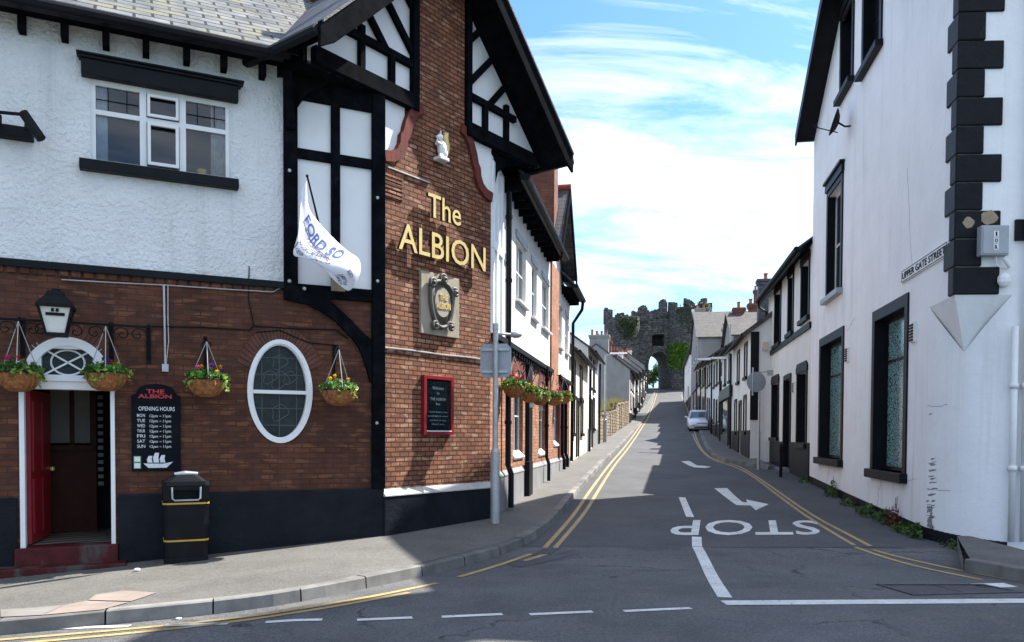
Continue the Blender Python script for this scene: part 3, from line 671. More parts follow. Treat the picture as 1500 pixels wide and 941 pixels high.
# first floor window
W0, W1, WZ0, WZ1 = F.ux(137), F.ux(339), 5.18, 6.23
wd = W1-W0
mb = MB(); fo0, fo1 = -.09, -.03; fw = .055
F.box(mb, W0, W0+fw, WZ0, WZ1, fo0, fo1); F.box(mb, W1-fw, W1, WZ0, WZ1, fo0, fo1)
for u_ in (W0+wd*.36, W0+wd*.645): F.box(mb, u_-.04, u_+.04, WZ0, WZ1, fo0, fo1+.004)
for z_, h_ in ((WZ0, .05), (WZ1-.05, .05), (WZ0+.60*(WZ1-WZ0), .06)): F.box(mb, W0+fw, W1-fw, z_, z_+h_, fo0+.004, fo1-.004)
win = mb.build('window', 'white_wood', pub)
sh = MB()   # opening casement in the middle, ajar
a0, a1, z0, z1 = W0+wd*.36+.05, W0+wd*.645-.05, WZ0+.06, WZ0+.60*(WZ1-WZ0)-.01
for b_ in ((a0, a0+.04, z0, z1), (a1-.04, a1, z0, z1), (a0+.04, a1-.04, z0, z0+.04), (a0+.04, a1-.04, z1-.04, z1)): F.box(sh, *b_, -.01, .03)
sh.build('casement', 'white_wood', win)
sh = MB(); z0, z1 = WZ0+.60*(WZ1-WZ0)+.07, WZ1-.06
for b_ in ((a0, a0+.035, z0, z1), (a1-.035, a1, z0, z1), (a0+.035, a1-.035, z0, z0+.035), (a0+.035, a1-.035, z1-.035, z1)): F.box(sh, *b_, -.02, .01)
sh.build('fanlight', 'white_wood', win)
sbox(F, 'pane', 'glass', win, W0+.02, W1-.02, WZ0+.02, WZ1-.02, -.068, -.062)
mb = MB()
for c0, c1 in ((W0+.06, W0+wd*.36-.05), (W0+wd*.645+.05, W1-.06)):
    for k in (.28, .72): F.box(mb, c0+(c1-c0)*k-.006, c0+(c1-c0)*k+.006, WZ0+.68*(WZ1-WZ0), WZ1-.05, -.061, -.055)
    F.box(mb, c0, c1, WZ0+.79*(WZ1-WZ0)-.006, WZ0+.79*(WZ1-WZ0)+.006, -.061, -.055)
mb.build('lead_bars', 'iron', win)
def curtain(fr, name, mat, par, u0, u1, z0, z1, o, n=5, amp=.03):
    mb = MB(); k = n*6; pts = [(u0+(u1-u0)*i/k, o+amp*math.sin(2*math.pi*n*i/k)) for i in range(k+1)]
    for (a_, oa), (b_, ob_) in zip(pts, pts[1:]): mb.hexa([fr.P(a_, z0, oa), fr.P(b_, z0, ob_), fr.P(b_, z1, ob_), fr.P(a_, z1, oa)], [fr.P(a_, z0, oa-.008), fr.P(b_, z0, ob_-.008), fr.P(b_, z1, ob_-.008), fr.P(a_, z1, oa-.008)])
    return mb.build(name, mat, par, smooth=True)
curtain(F, 'curtain', 'curtain', win, W0+.03, W0+.19, WZ0+.02, WZ1-.03, -.09, amp=.012); curtain(F, 'curtain', 'curtain_pink', win, W1-.24, W1-.03, WZ0+.02, WZ1-.03, -.09, 6, amp=.012)
mb = MB(); u0, u1, z0, z1 = W0-.3, W1+.3, WZ0-.05, WZ1+.2        # dark room behind the glass
for q in ([(u0, z0, -1.6), (u1, z0, -1.6), (u1, z1, -1.6), (u0, z1, -1.6)], [(u0, z0, -.11), (u1, z0, -.11), (u1, z0, -1.6), (u0, z0, -1.6)], [(u0, z1, -.11), (u1, z1, -.11), (u1, z1, -1.6), (u0, z1, -1.6)], [(u0, z0, -.11), (u0, z1, -.11), (u0, z1, -1.6), (u0, z0, -1.6)], [(u1, z0, -.11), (u1, z1, -.11), (u1, z1, -1.6), (u1, z0, -1.6)]):
    mb.poly([F.P(*p) for p in q])
mb.build('room', 'interior', win)
mb = MB(); pc = F.P(F.ux(297)+.02, WZ0+.02, -.17); mb.lathe([(0, 0), (.055, 0), (.07, .12), (.06, .12), (.05, .02), (0, .02)], pc, 14); tag(mb.build('plant_pot', 'yellow', smooth=False, origin=pc), 'small yellow pot on the window ledge behind the upper pub window', 'pot')
mb = MB(); F.box(mb, W0-.10, W1+.10, 6.235, 6.44, -.01, .12); F.box(mb, W0-.13, W1+.14, 6.44, 6.475, -.01, .15); F.box(mb, W0-.15, W1+.17, 6.475, 6.50, -.01, .18); mb.build('lintel_board', 'black', win, bevel=.006)
mb = MB(); F.box(mb, W0-.13, W1+.10, 5.05, 5.18, -.06, .13); mb.build('sill', 'black', win, bevel=.008)
# rafter ends, gutter, roof
for px in (38, 100, 160, 218, 277, 331, 387, -30, -100):
    u_ = F.ux(px, .15); mb = MB(); F.poly(mb, [(u_-.04, ZE-.20), (u_+.04, ZE-.20), (u_+.04, ZE+.02), (u_-.04, ZE+.02)], 0, .20); mb.build('rafter_end', 'black_timber', pub)
PIT = R(36); RW = 3.9; ZR = ZE+.05+(RW+.42)*math.tan(PIT)
mb = MB(); mb.hexa([F.P(U_L, ZE+.05, .42), F.P(-1.30, ZE+.05, .42), F.P(1.6, ZR, -RW), F.P(U_L, ZR, -RW)], [F.P(U_L, ZE+.10, .42), F.P(-1.30, ZE+.10, .42), F.P(1.6, ZR+.05, -RW), F.P(U_L, ZR+.05, -RW)])
roof = mb.build('roof', 'slate', pub)
mb = MB(); mb.hexa([F.P(U_L, ZR, -RW-.01), F.P(4, ZR, -RW-.01), F.P(4, ZE, -RW-4.4), F.P(U_L, ZE, -RW-4.4)], [F.P(U_L, ZR+.05, -RW-.01), F.P(4, ZR+.05, -RW-.01), F.P(4, ZE+.05, -RW-4.4), F.P(U_L, ZE+.05, -RW-4.4)]); mb.build('roof', 'slate_dark', pub)
mb = MB(); mb.tube([F.P(U_L, ZR+.05, -RW), F.P(2.2, ZR+.05, -RW)], .11, 8); mb.build('ridge_tiles', 'ridge_tile', roof)
mb = MB(); F.box(mb, U_L, -1.5, ZE-.05, ZE+.07, .36, .47); mb.tube([F.P(U_L, ZE+.01, .48), F.P(-1.42, ZE+.01, .48)], .065, 8); mb.build('gutter', 'black', pub)
mb = MB(); mb.poly([F.P(U_L, ZE+.04, 0), F.P(-1.4, ZE+.04, 0), F.P(-1.4, ZE-.02, .36), F.P(U_L, ZE-.02, .36)]); mb.build('soffit', 'black_timber', pub)

# --- half timbering on the front
sbox(F, 'plaster_panel', 'panel_white', pub, UT+.02, -.05, ZB, ZE+.1, -.05, -.005)
for name, u0, u1, z0, z1, o1 in (('timber_post', UT, F.ux(436), 3.60, ZE+.15, .07), ('timber_post', F.ux(485), F.ux(498), 3.84, 6.7, .045), ('timber_post', F.ux(544), .03, ZP, ZE+.1, .075),
                                 ('timber_rail', F.ux(436), F.ux(544), 5.62, 5.76, .05), ('timber_rail', F.ux(436), F.ux(544), 3.66, 3.84, .06), ('timber_rail', F.ux(436), F.ux(544), 6.45, 6.9, .05)):
    sbox(F, name, 'black_timber', pub, u0, u1, z0, z1, -.02, o1, bevel=.008)
def zc_(l): return [F.hit(400+x/5.882, 400+y/5.882) for x, y in l]
mb = MB(); F.poly(mb, zc_([(92, 150), (92, 195), (150, 240), (210, 262), (290, 275), (400, 330), (470, 375), (530, 418), (620, 510), (680, 575), (730, 645), (775, 750), (805, 850), (830, 940), (838, 940), (838, 580), (760, 510), (680, 425), (560, 310), (480, 238), (470, 150)]), -.02, .068); mb.build('timber_brace', 'black_timber', pub)
mb = MB()
for px, py in ((424, 412), (424, 250), (553, 412), (553, 290), (425, 130), (552, 620), (446, 423)):
    u_, z_ = F.hit(px, py, .07); mb.lathe([(.03, 0), (.022, .015), (0, .018)], F.P(u_, z_, .068), 8, axis=F.n)
mb.build('bolt_head', 'metal_grey', pub)

# --- the chamfered brick corner with its shaped shoulders
PL, PR = .815, 1.988
shl = [(0, 5.93), (.16, 5.96), (.27, 6.03), (.33, 6.14), (.345, 6.27), (.40, 6.34), (.44, 6.48), (.53, 6.68), (.66, 6.82), (.80, 6.88)]
shr = [(CW-u, z) for u, z in shl]
mb = MB(); C.poly(mb, [(0, -.5), (CW, -.5)]+shr[:-1]+[(PR-.0, 6.88), (PR, 10.2), (PL, 10.2), (PL, 6.88)]+shl[::-1][1:], -.3, 0)
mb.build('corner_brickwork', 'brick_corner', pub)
for pts in (shl, shr):
    mb = MB(); n = len(pts)
    for i in range(n-1):
        a_, b_ = Vector(pts[i]), Vector(pts[i+1]); c_ = Vector((CW/2, 5.2))
        def inw(p, k=.16): d = (Vector(pts[min(k_+1, n-1)])-Vector(pts[max(k_-1, 0)])).normalized(); q = Vector((-d.y, d.x)); q = q if q.dot(c_-p) > 0 else -q; return p+q*k
        k_ = i; a2 = inw(a_); k_ = i+1; b2 = inw(b_)
        C.poly(mb, [tuple(a_), tuple(b_), tuple(b2), tuple(a2)], -.01, .055)
    mb.build('moulded_brick_scroll', 'brick_red', pub)
mb = MB(); C.box(mb, .1, 1.0, 5.70, 5.72, 0, .03); mb.build('lead_flashing', 'ledge', pub)
mb = MB()
for i in range(6): C.box(mb, .04, .42, 5.28+i*.06, 5.315+i*.06, 0, .02)
mb.build('corbel_course', 'brick_corner', pub)
for u0, u1 in ((-.06, .50), (CW-.50, CW+.04)):
    sbox(C, 'plaster_panel', 'panel_white', pub, u0, u1, 5.7, 6.75, -.12, -.03)
mb = MB(); C.box(mb, -.03, CW+.02, -.5, .76, -.05, .085); mb.build('plinth', 'plinth', pub, bevel=.015)
mb = MB(); C.poly(mb, [(-.02, .76), (CW+.02, .76), (CW+.02, .772), (-.02, .772)], -.02, .10); mb.hexa([C.P(-.02, .772, .10), C.P(CW+.02, .772, .10), C.P(CW+.02, .772, -.02), C.P(-.02, .772, -.02)], [C.P(-.02, .778, .10), C.P(CW+.02, .778, .10), C.P(CW+.02, .875, -.01), C.P(-.02, .875, -.01)]); mb.build('plinth_ledge', 'ledge', pub)
# --- jettied gable over the corner
GC, GH, ZG, SL = CW/2, 2.95, 6.82, .946; ZA = ZG+GH*SL
def rz(u): return ZA-abs(u-GC)*SL
mb = MB(); gl, gr = GC-GH+.30, GC+GH-.30
for s_, e_, p_ in ((-1, gl, PL), (1, gr, PR)):
    C.poly(mb, [(e_, 6.77), (p_, 6.77), (p_, rz(p_)-.05), (e_, rz(e_)-.05)], -.12, -.03)
mb.build('gable_plaster', 'panel_white', pub)
mb = MB(); 
for e_, p_ in ((gl, 0), (CW, gr)): mb.poly([C.P(e_, 6.72, -.03), C.P(p_, 6.72, -.03), C.P(p_, 6.72, -2.2), C.P(e_, 6.72, -2.2)])
mb.build('jetty_soffit', 'black_timber', pub)
# closing sides of the gable's roof space
mb = MB(); mb.poly([C.P(gl, 6.7, -.04), C.P(gl, rz(gl), -.04), C.P(gl, rz(gl), -2.4), C.P(gl, 6.7, -2.4)]); mb.build('gable_cheek', 'black_timber', pub); mb = MB(); mb.poly([C.P(gr, 6.7, -.04), C.P(gr, rz(gr), -.04), C.P(gr, rz(gr), -2.6), C.P(gr, 6.7, -2.6)]); mb.build('gable_cheek', 'black_timber', pub)
def timber(name, a, b, wd_, o1=.06): mb = MB(); C.bar(mb, a, b, wd_, -.03, o1); mb.build(name, 'black_timber', pub, bevel=.006)
for sgn in (-1, 1):
    X = lambda d: GC+sgn*d                               # d counted from the gable's middle
    timber('timber_rail', (X(.59), 6.84), (X(GH-.35), 6.84), .23, .09)
    timber('timber_rail', (X(.59), 7.42), (X(1.98), 7.42), .11, .055)
    timber('timber_post', (X(.64), 6.72), (X(.64), 9.1), .12, .08)
    timber('timber_post', (X(1.12), 6.95), (X(1.12), 7.37), .10, .05); timber('timber_post', (X(1.72), 6.95), (X(1.72), 7.6), .10, .05)
    for (d0, z0), (d1, z1) in (((.64, 7.58), (1.29, 8.24)), ((.64, 8.28), (.96, 8.60)), ((1.22, 7.43), (1.66, 7.89))):
        timber('timber_strut', (X(d0), z0), (X(d1), z1), .10, .045)
    e_ = gl if sgn < 0 else gr
# gable roof with bargeboards
for sgn in (-1, 1):
    uo = GC+sgn*GH; back = -6.5
    mb = MB(); p = [(uo, ZG), (GC, ZA)]
    mb.hexa([C.P(uo, ZG, .58), C.P(GC, ZA, .58), C.P(GC, ZA, back), C.P(uo, ZG, back)], [C.P(uo, ZG+.10, .58), C.P(GC, ZA+.10, .58), C.P(GC, ZA+.10, back), C.P(uo, ZG+.10, back)])
    rf = mb.build('roof', 'slate_dark', pub)
    mb = MB(); C.poly(mb, [(uo+sgn*.03, ZG-.20), (uo+sgn*.03, ZG+.12), (GC, ZA+.14), (GC, ZA-.26), (uo-sgn*.22, ZG-.05)], .585, .64); mb.build('bargeboard', 'black_timber', rf, bevel=.006)
    mb = MB(); C.poly(mb, [(uo, ZG+.112), (uo, ZG+.155), (GC, ZA+.185), (GC, ZA+.142)], .55, .67); mb.build('verge_tiles', 'slate_dark', rf)
    mb = MB(); mb.tube([C.P(uo+sgn*.05, ZG+.02, .60), C.P(uo+sgn*.05, ZG+.0, -2.0 if sgn < 0 else -1.2)], .07, 8); mb.build('gutter', 'black', rf)
    mb = MB(); C.poly(mb, [(uo-sgn*.05, ZG-.02), (GC, ZA-.06), (GC, ZA-.10), (uo-sgn*.05, ZG-.07)], -.03, .58); mb.build('soffit', 'black_timber', rf)
    # curved bracket under the jetty end
    mb = MB(); k0 = GC+sgn*(GH-.42); k1 = (0 if sgn < 0 else CW)+sgn*.02
mb = MB(); mb.tube([C.P(GC, ZA+.16, .66), C.P(GC, ZA+.16, -6.5)], .11, 8); mb.build('ridge_tiles', 'ridge_tile', pub)
mb = MB(); F.poly(mb, [(UT+.02, 6.0), (UT+.02, 6.72), (UT+.62, 6.72), (UT+.50, 6.62), (UT+.30, 6.50), (UT+.17, 6.28), (UT+.14, 6.0)], .0, .14); mb.build('curved_bracket', 'black_timber', pub)
mb = MB(); pa = [F.P(UT+.1, 6.0, .07), F.P(UT+.05, 6.35, .20), F.P(UT-.02, 6.62, .45)]; mb.tube(pa, .07, 6); mb.build('curved_bracket', 'black_timber', pub)
mb = MB(); C.poly(mb, [(CW+.02, 6.0), (CW+.02, 6.72), (CW+1.0, 6.72), (CW+.62, 6.62), (CW+.30, 6.40), (CW+.16, 6.0)], -.22, -.08); mb.build('curved_bracket', 'black_timber', pub)

# --- street side
SE = 6.52; U1, UP_, U2 = S.ux(805), S.ux(815.5), S.ux(834)
ZL = 3.50; SP = 1.0
wins_u = [(S.ux(755), S.ux(769.5), 4.55, 5.82), (S.ux(777.5), S.ux(785.5), 4.50, 5.75), (S.ux(792.7), S.ux(803), 4.50, 5.75)]
wins_g = [(S.ux(752), S.ux(766), 1.28, 2.92), (S.ux(789.5), S.ux(798.5), 1.25, 2.92)]
wins_2u = [(S.ux(818), S.ux(822.5), 4.4, 5.6), (S.ux(827), S.ux(831.5), 4.4, 5.6)]; wins_2g = [(S.ux(811.5), S.ux(817.5), 1.45, 2.95)]
UW = S.ux(747)
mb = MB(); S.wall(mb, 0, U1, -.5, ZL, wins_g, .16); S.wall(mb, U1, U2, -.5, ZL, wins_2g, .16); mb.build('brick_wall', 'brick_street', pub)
mb = MB(); S.wall(mb, UW, U1, ZL, SE+.1, wins_u, .14); mb.build('rendered_wall', 'white_render_old', pub); mb = MB(); S.wall(mb, UP_, U2, ZL, 6.5, wins_2u, .14); mb.build('rendered_wall', 'white_render_old', pub)
sbox(S, 'brick_pilaster', 'brick_orange', pub, U1, UP_, ZL-.6, 6.5, -.1, .05)
sbox(S, 'plaster_panel', 'white_wood', pub, 0, UW, ZL, SE+.1, -.04, .005)
for u_ in (.10, .45, .95, 1.45): sbox(S, 'timber_post', 'white_wood', pub, u_-.06, u_+.06, ZL, SE, -.01, .045)
sbox(S, 'timber_rail', 'white_wood', pub, .02, UW, 5.0, 5.14, -.01, .05)
mb = MB(); S.box(mb, 0, U2, -.5, SP-.10, -.02, .05)
mb.hexa([S.P(0, SP-.10, .06), S.P(U2, SP-.10, .06), S.P(U2, SP-.10, -.02), S.P(0, SP-.10, -.02)], [S.P(0, SP-.08, .06), S.P(U2, SP-.08, .06), S.P(U2, SP+.02, -.01), S.P(0, SP+.02, -.01)]); mb.build('plinth', 'grey_plinth', pub)
mb = MB(); S.box(mb, .05, U1, ZL-.10, ZL, -.02, .12); S.box(mb, UP_, U2, ZL-.12, ZL-.02, -.02, .12)
for i in range(24): S.box(mb, .2+i*.33, .28+i*.33, ZL-.2, ZL-.1, 0, .09)
mb.build('string_course', 'black', pub)
def wsill(fr, w_, u0, u1, z, mat, par, pr=.10, h=.07): 
    mb = MB(); mb.hexa([fr.P(u0-.06, z-h, -.10), fr.P(u1+.06, z-h, -.10), fr.P(u1+.06, z-h, pr), fr.P(u0-.06, z-h, pr)], [fr.P(u0-.06, z+.01, -.10), fr.P(u1+.06, z+.01, -.10), fr.P(u1+.06, z-.03, pr), fr.P(u0-.06, z-.03, pr)]); return mb.build('sill', mat, w_)
for (u0, u1, z0, z1) in wins_u+wins_2u:
    o = window(S, pub, u0, u1, z0, z1, .06, 2, 2); wsill(S, o, u0, u1, z0, 'sill_white', pub)
    mb = MB(); S.box(mb, u0-.08, u1+.08, z1, z1+.14, -.01, .03); mb.build('lintel', 'grey_paint', o)
M['dark_frame'] = paint('dark_red_woodwork', (.07, .018, .016), .4, .2)
for (u0, u1, z0, z1) in wins_g+wins_2g:
    o = window(S, pub, u0, u1, z0, z1, .08, 2, 2, fmat='white_wood'); mb = MB()
    mb.hexa([S.P(u0-.02, z0-.10, -.08), S.P(u1+.02, z0-.10, -.08), S.P(u1+.02, z0-.10, .03), S.P(u0-.02, z0-.10, .03)], [S.P(u0-.02, z0+.08, -.08), S.P(u1+.02, z0+.08, -.08), S.P(u1+.02, z0-.06, .05), S.P(u0-.02, z0-.06, .05)]); mb.build('sill', 'sill_white', o)
    arch_bricks(S, 'brick_arch', 'brick_red', (u0+u1)/2, z1-.08, (u1-u0)/2+.04, .22, R(10), R(170), 16, .20, pub, .03)
for px in (778, 802.5, 823):          # dark doors and pilasters on the street side
    pass
sdoor = MB(); u0, u1 = S.ux(818), S.ux(822.5); S.box(sdoor, u0, u1, .75, 2.95, -.05, .012); dd = sdoor.build('door', 'dark_frame', pub); mb = MB(); S.box(mb, u0-.1, u0, .6, 3.05, -.05, .05); S.box(mb, u1, u1+.1, .6, 3.05, -.05, .05); S.box(mb, u0-.1, u1+.1, 3.05, 3.15, -.05, .06); mb.build('frame', 'dark_frame', dd)
def boot(u_, z0, z1, name='downpipe', wd_=.055, kick=True):
    mb = MB(); g = T(*S.P(u_, 0, .1).xy)+KH
    mb.tube([S.P(u_, z1, .11), S.P(u_, SP+.12, .11)]+([S.P(u_, SP-.05, .17)] if kick else [])+[S.P(u_, g+.05, .17)], wd_, 8)
    for z_ in (1.9, 3.1, 4.6, 5.8):
        if z_ < z1: mb.tube([S.P(u_, z_, .11), S.P(u_, z_+.07, .11)], wd_+.015, 8)
    return mb.build(name, 'black', pub)
boot(S.ux(744.5, .11), 0, 6.3); boot(S.ux(801, .11), 0, 3.5, wd_=.045); boot(S.ux(823.5, .1), 0, 3.4, wd_=.05); boot(S.ux(828.5, .1), 0, 3.4)
sbox(S, 'pilaster_strip', 'black', pub, S.ux(775, .08), S.ux(779.5, .08), SP, 3.3, 0, .09); sbox(S, 'pilaster_strip', 'black', pub, S.ux(775.5, .15), S.ux(780.5, .15), .33, SP+.1, .05, .16)
mb = MB(); ue = U2-.1; mb.tube([S.P(ue, 6.27, .46), S.P(ue, 5.95, .42), S.P(ue, 5.5, .12), S.P(ue, .8, .10)], .055, 8); mb.build('downpipe', 'black', pub)
# street roofs
sp = R(42); dep = 3.6
def slope(fr, name, mat, u0, u1, ze, o, dep_, pitch, par, th=.06):
    zr = ze+(dep_+o)*math.tan(pitch); mb = MB()
    mb.hexa([fr.P(u0, ze, o), fr.P(u1, ze, o), fr.P(u1, zr, -dep_), fr.P(u0, zr, -dep_)], [fr.P(u0, ze+th, o), fr.P(u1, ze+th, o), fr.P(u1, zr+th, -dep_), fr.P(u0, zr+th, -dep_)]); return mb.build(name, mat, par), zr
slope(S, 'roof', 'slate_dark', 1.2, 7.6, SE+.06, .42, dep, sp, pub); slope(S, 'roof', 'slate_dark', 10.4, U2+.15, 6.32, .42, dep, sp, pub)
for u0, u1, z_ in ((1.0, U1-.1, SE), (10.6, U2+.1, 6.28)):
    mb = MB(); mb.tube([S.P(u0, z_, .47), S.P(u1, z_, .47)], .07, 8); S.box(mb, u0, u1, z_-.06, z_+.06, .36, .42); mb.build('gutter', 'black', pub)
    mb = MB(); mb.poly([S.P(u0, z_+.03, 0), S.P(u1, z_+.03, 0), S.P(u1, z_-.04, .37), S.P(u0, z_-.04, .37)]); mb.build('soffit', 'black_timber', pub)
    n = int((u1-u0)/.55)
    for i in range(n): 
        mb = MB(); u_ = u0+.2+i*.55; S.poly(mb, [(u_, z_-.2), (u_+.07, z_-.2), (u_+.07, z_), (u_, z_)], 0, .33); mb.build('rafter_end', 'black_timber', pub)
AU, AZ, AH = 8.95, 8.67, 2.05
mb = MB(); S.poly(mb, [(AU-AH+.1, 6.4), (AU+AH-.1, 6.4), (AU, AZ-.05)], -.1, -.005); mb.build('gable_plaster', 'white_render_old', pub)
for sgn in (-1, 1):
    mb = MB(); mb.hexa([S.P(AU+sgn*AH, 6.5, .42), S.P(AU, AZ, .42), S.P(AU, AZ, -3.6), S.P(AU+sgn*AH, 6.5, -3.6)], [S.P(AU+sgn*AH, 6.57, .42), S.P(AU, AZ+.07, .42), S.P(AU, AZ+.07, -3.6), S.P(AU+sgn*AH, 6.57, -3.6)]); rf = mb.build('roof', 'slate_dark', pub)
    mb = MB(); S.poly(mb, [(AU+sgn*(AH+.03), 6.30), (AU+sgn*(AH+.03), 6.60), (AU, AZ+.10), (AU, AZ-.25)], .425, .47); mb.build('bargeboard', 'black_timber', rf)
mb = MB(); mb.tube([S.P(AU, AZ+.1, .47), S.P(AU, AZ+.1, -3.6)], .10, 8); mb.build('ridge_tiles', 'ridge_tile', pub)
def stack(par, c, ax, bx, z0, z1, mat, pots=2, potm='terracotta', cap=True, name='chimney'):
    mb = MB(); a = Vector((*ax, 0)); b = Vector((*bx, 0)); c = Vector((c[0], c[1], 0))
    def ring(k, z): return [c+a*k+b*k+Vector((0, 0, z)), c-a*k+b*k+Vector((0, 0, z)), c-a*k-b*k+Vector((0, 0, z)), c+a*k-b*k+Vector((0, 0, z))]
    def ring2(e, z): 
        a2 = a*(1+e/a.length); b2 = b*(1+e/b.length); return [c+a2+b2+Vector((0, 0, z)), c-a2+b2+Vector((0, 0, z)), c-a2-b2+Vector((0, 0, z)), c+a2-b2+Vector((0, 0, z))]
    mb.hexa(ring2(0, z0), ring2(0, z1-.28))
    if cap: mb.hexa(ring2(.05, z1-.277), ring2(.05, z1-.15)); mb.hexa(ring2(.09, z1-.147), ring2(.09, z1))
    else: mb.hexa(ring2(0, z1-.277), ring2(0, z1))
    o = mb.build(name, mat, par)
    L_ = a if a.length > b.length else b
    for i in range(pots):
        t_ = 0 if pots == 1 else -0.75+1.5*i/(pots-1)
        m2 = MB(); h = rnd.uniform(.32, .5); m2.lathe([(.13, 0), (.10, .08), (.095, h-.06), (.125, h-.05), (.125, h), (.08, h), (.07, .05)], c+L_*t_+Vector((0, 0, z1)), 10); m2.build('chimney_pot', potm, o)
    return o
cc = S.P(7.9, 0, -.25); stack(pub, cc.xy, S.d.xy*.40, S.n.xy*.42, 6.7, S.hit(795, 238, -.25)[1], 'brick_chimney', 0, cap=False)
# the rest of the building behind
mb = MB(); mb.poly([F.P(U_L, -.5, 0), F.P(U_L, ZE, 0), F.P(U_L, ZR, -RW), F.P(U_L, ZE, -RW-4.2), F.P(U_L, -.5, -RW-4.2)]); S.box(mb, .5, U2, -.5, 6.4, -7, -6.9); F.box(mb, U_L, 0, -.5, ZE, -RW-4.3, -RW-4.2); mb.poly([S.P(U2, -.5, 0), S.P(U2, 6.4, 0), S.P(U2, 6.4+3.6*.9, -3.6), S.P(U2, 6.4, -7), S.P(U2, -.5, -7)])
mb.build('rear_wall', 'white_render_old', pub)
mb = MB(); zr_ = 6.38+4.02*math.tan(sp); mb.hexa([S.P(1.2, zr_+.2, -3.6), S.P(U2+.1, zr_, -3.6), S.P(U2+.1, 6.3, -7.2), S.P(1.2, 6.3, -7.2)], [S.P(1.2, zr_+.26, -3.6), S.P(U2+.1, zr_+.06, -3.6), S.P(U2+.1, 6.36, -7.2), S.P(1.2, 6.36, -7.2)]); mb.build('roof', 'slate_dark', pub)

# --- oval window
M['lead'] = paint('lead_came', (.07, .08, .085), .6, .2)
mb = MB(); n = 48
def oval(k, i): t_ = 2*math.pi*i/n; return OC+(OR-k)*math.cos(t_), OZ+(ORZ-k)*math.sin(t_)
for i in range(n):
    for ka, kb, oa, ob_ in ((-.005, .055, -.12, .035), (.055, .075, -.12, .01)):
        q = [oval(ka, i), oval(ka, i+1), oval(kb, i+1), oval(kb, i)]; mb.hexa([F.P(u, z, oa) for u, z in q], [F.P(u, z, ob_) for u, z in q])
F.box(mb, OC-OR+.06, OC+OR-.06, OZ-.035, OZ+.015, -.10, .0)
ow = mb.build('oval_window', 'white_wood', pub)
mb = MB(); F.poly(mb, [oval(.06, i) for i in range(n)], -.09, -.08); mb.build('pane', 'leaded', ow)
mb = MB()
for k in (-.24, 0, .24): F.box(mb, OC+k-.005, OC+k+.005, OZ-ORZ*math.sqrt(1-(k/OR)**2)+.07, OZ+ORZ*math.sqrt(1-(k/OR)**2)-.07, -.08, -.074)
for k in (-.48, -.24, .24, .48): h_ = OR*math.sqrt(1-(k/ORZ)**2)-.08; F.box(mb, OC-h_, OC+h_, OZ+k-.005, OZ+k+.005, -.08, -.0735)
for (cu, cz, s_) in ((0, .42, .10), (-.14, .2, .09), (.14, .2, .09), (0, -.3, .11), (0, .16, .12)):
    pts = [F.P(OC+cu+s_*math.cos(t_)*(1+.25*math.cos(3*t_)), OZ+cz+s_*math.sin(t_)*(1+.25*math.sin(2*t_)), -.075) for t_ in [2*math.pi*i/18 for i in range(19)]]; mb.tube(pts, .007, 5)
mb.build('leaded_motif', 'lead', ow)

# --- doorway
dw = MB()
dw_in = .16
F.box(dw, D0, D0+.055, DZ-.02, DT, -dw_in, .03); F.box(dw, D1-.05, D1, DZ-.02, DT, -dw_in, .03)
F.box(dw, D0-.02, D1+.02, DT-.06, DT+.04, -dw_in, .05); F.box(dw, D0-.04, D1+.04, DT+.042, DT+.075, -dw_in, .08)
n = 28
for i in range(n):
    t0, t1 = math.pi*i/n, math.pi*(i+1)/n
    q = [(DC+(DRU+a)*math.cos(t_), DT+.07+(DRZ-.06+a)*math.sin(t_)) for t_, a in ((t0, 0), (t1, 0), (t1, -.11), (t0, -.11))]
    F.poly(dw, q, -dw_in, .02)
for s_ in (-1, 1): F.box(dw, DC+s_*.34-.05, DC+s_*.34+.05, DT+.075, DT+.52, -dw_in, .005)
F.box(dw, DC-.34, DC+.34, DT+.46, DT+.52, -dw_in, .004)
F.box(dw, DC-.32, DC+.32, DT+.075, DT+.125, -dw_in, .004)
dfr = dw.build('door_frame', 'white_wood', pub)
mb = MB()
for s_ in (-1, 1): F.bar(mb, (DC-.28, DT+.29-s_*.17), (DC+.28, DT+.29+s_*.17), .022, -.10, -.075)
mb.tube([F.P(DC+.19*math.cos(t_), DT+.29+.16*math.sin(t_), -.085) for t_ in [2*math.pi*i/28 for i in range(29)]], .013, 6)
mb.build('fanlight_tracery', 'white_wood', dfr)
mb = MB(); F.poly(mb, [(DC+(DRU-.06)*math.cos(math.pi*i/20), DT+.08+(DRZ-.12)*math.sin(math.pi*i/20)) for i in range(21)], -.14, -.13); mb.build('pane', 'leaded', dfr)
# vestibule
mb = MB(); i0, i1, zt, ob_ = D0-.25, D1+.5, DT+.02, -1.9
for q in ([(i0, DZ, ob_), (i1, DZ, ob_), (i1, zt, ob_), (i0, zt, ob_)], [(i0, zt, -.16), (i1, zt, -.16), (i1, zt, ob_), (i0, zt, ob_)], [(i0, DZ, -.16), (i0, zt, -.16), (i0, zt, ob_), (i0, DZ, ob_)], [(i1, DZ, -.16), (i1, zt, -.16), (i1, zt, ob_), (i1, DZ, ob_)], [(i0, DZ, -.16), (D0, DZ, -.16), (D0, zt, -.16), (i0, zt, -.16)], [(D1, DZ, -.16), (i1, DZ, -.16), (i1, zt, -.16), (D1, zt, -.16)]):
    mb.poly([F.P(*p) for p in q])
mb.build('vestibule', 'interior', pub)
mb = MB(); mb.poly([F.P(i0, DZ+.004, -.2), F.P(i1, DZ+.004, -.2), F.P(i1, DZ+.004, ob_+.01), F.P(i0, DZ+.004, ob_+.01)]); mb.build('tiled_floor', 'floor_tiles', pub)
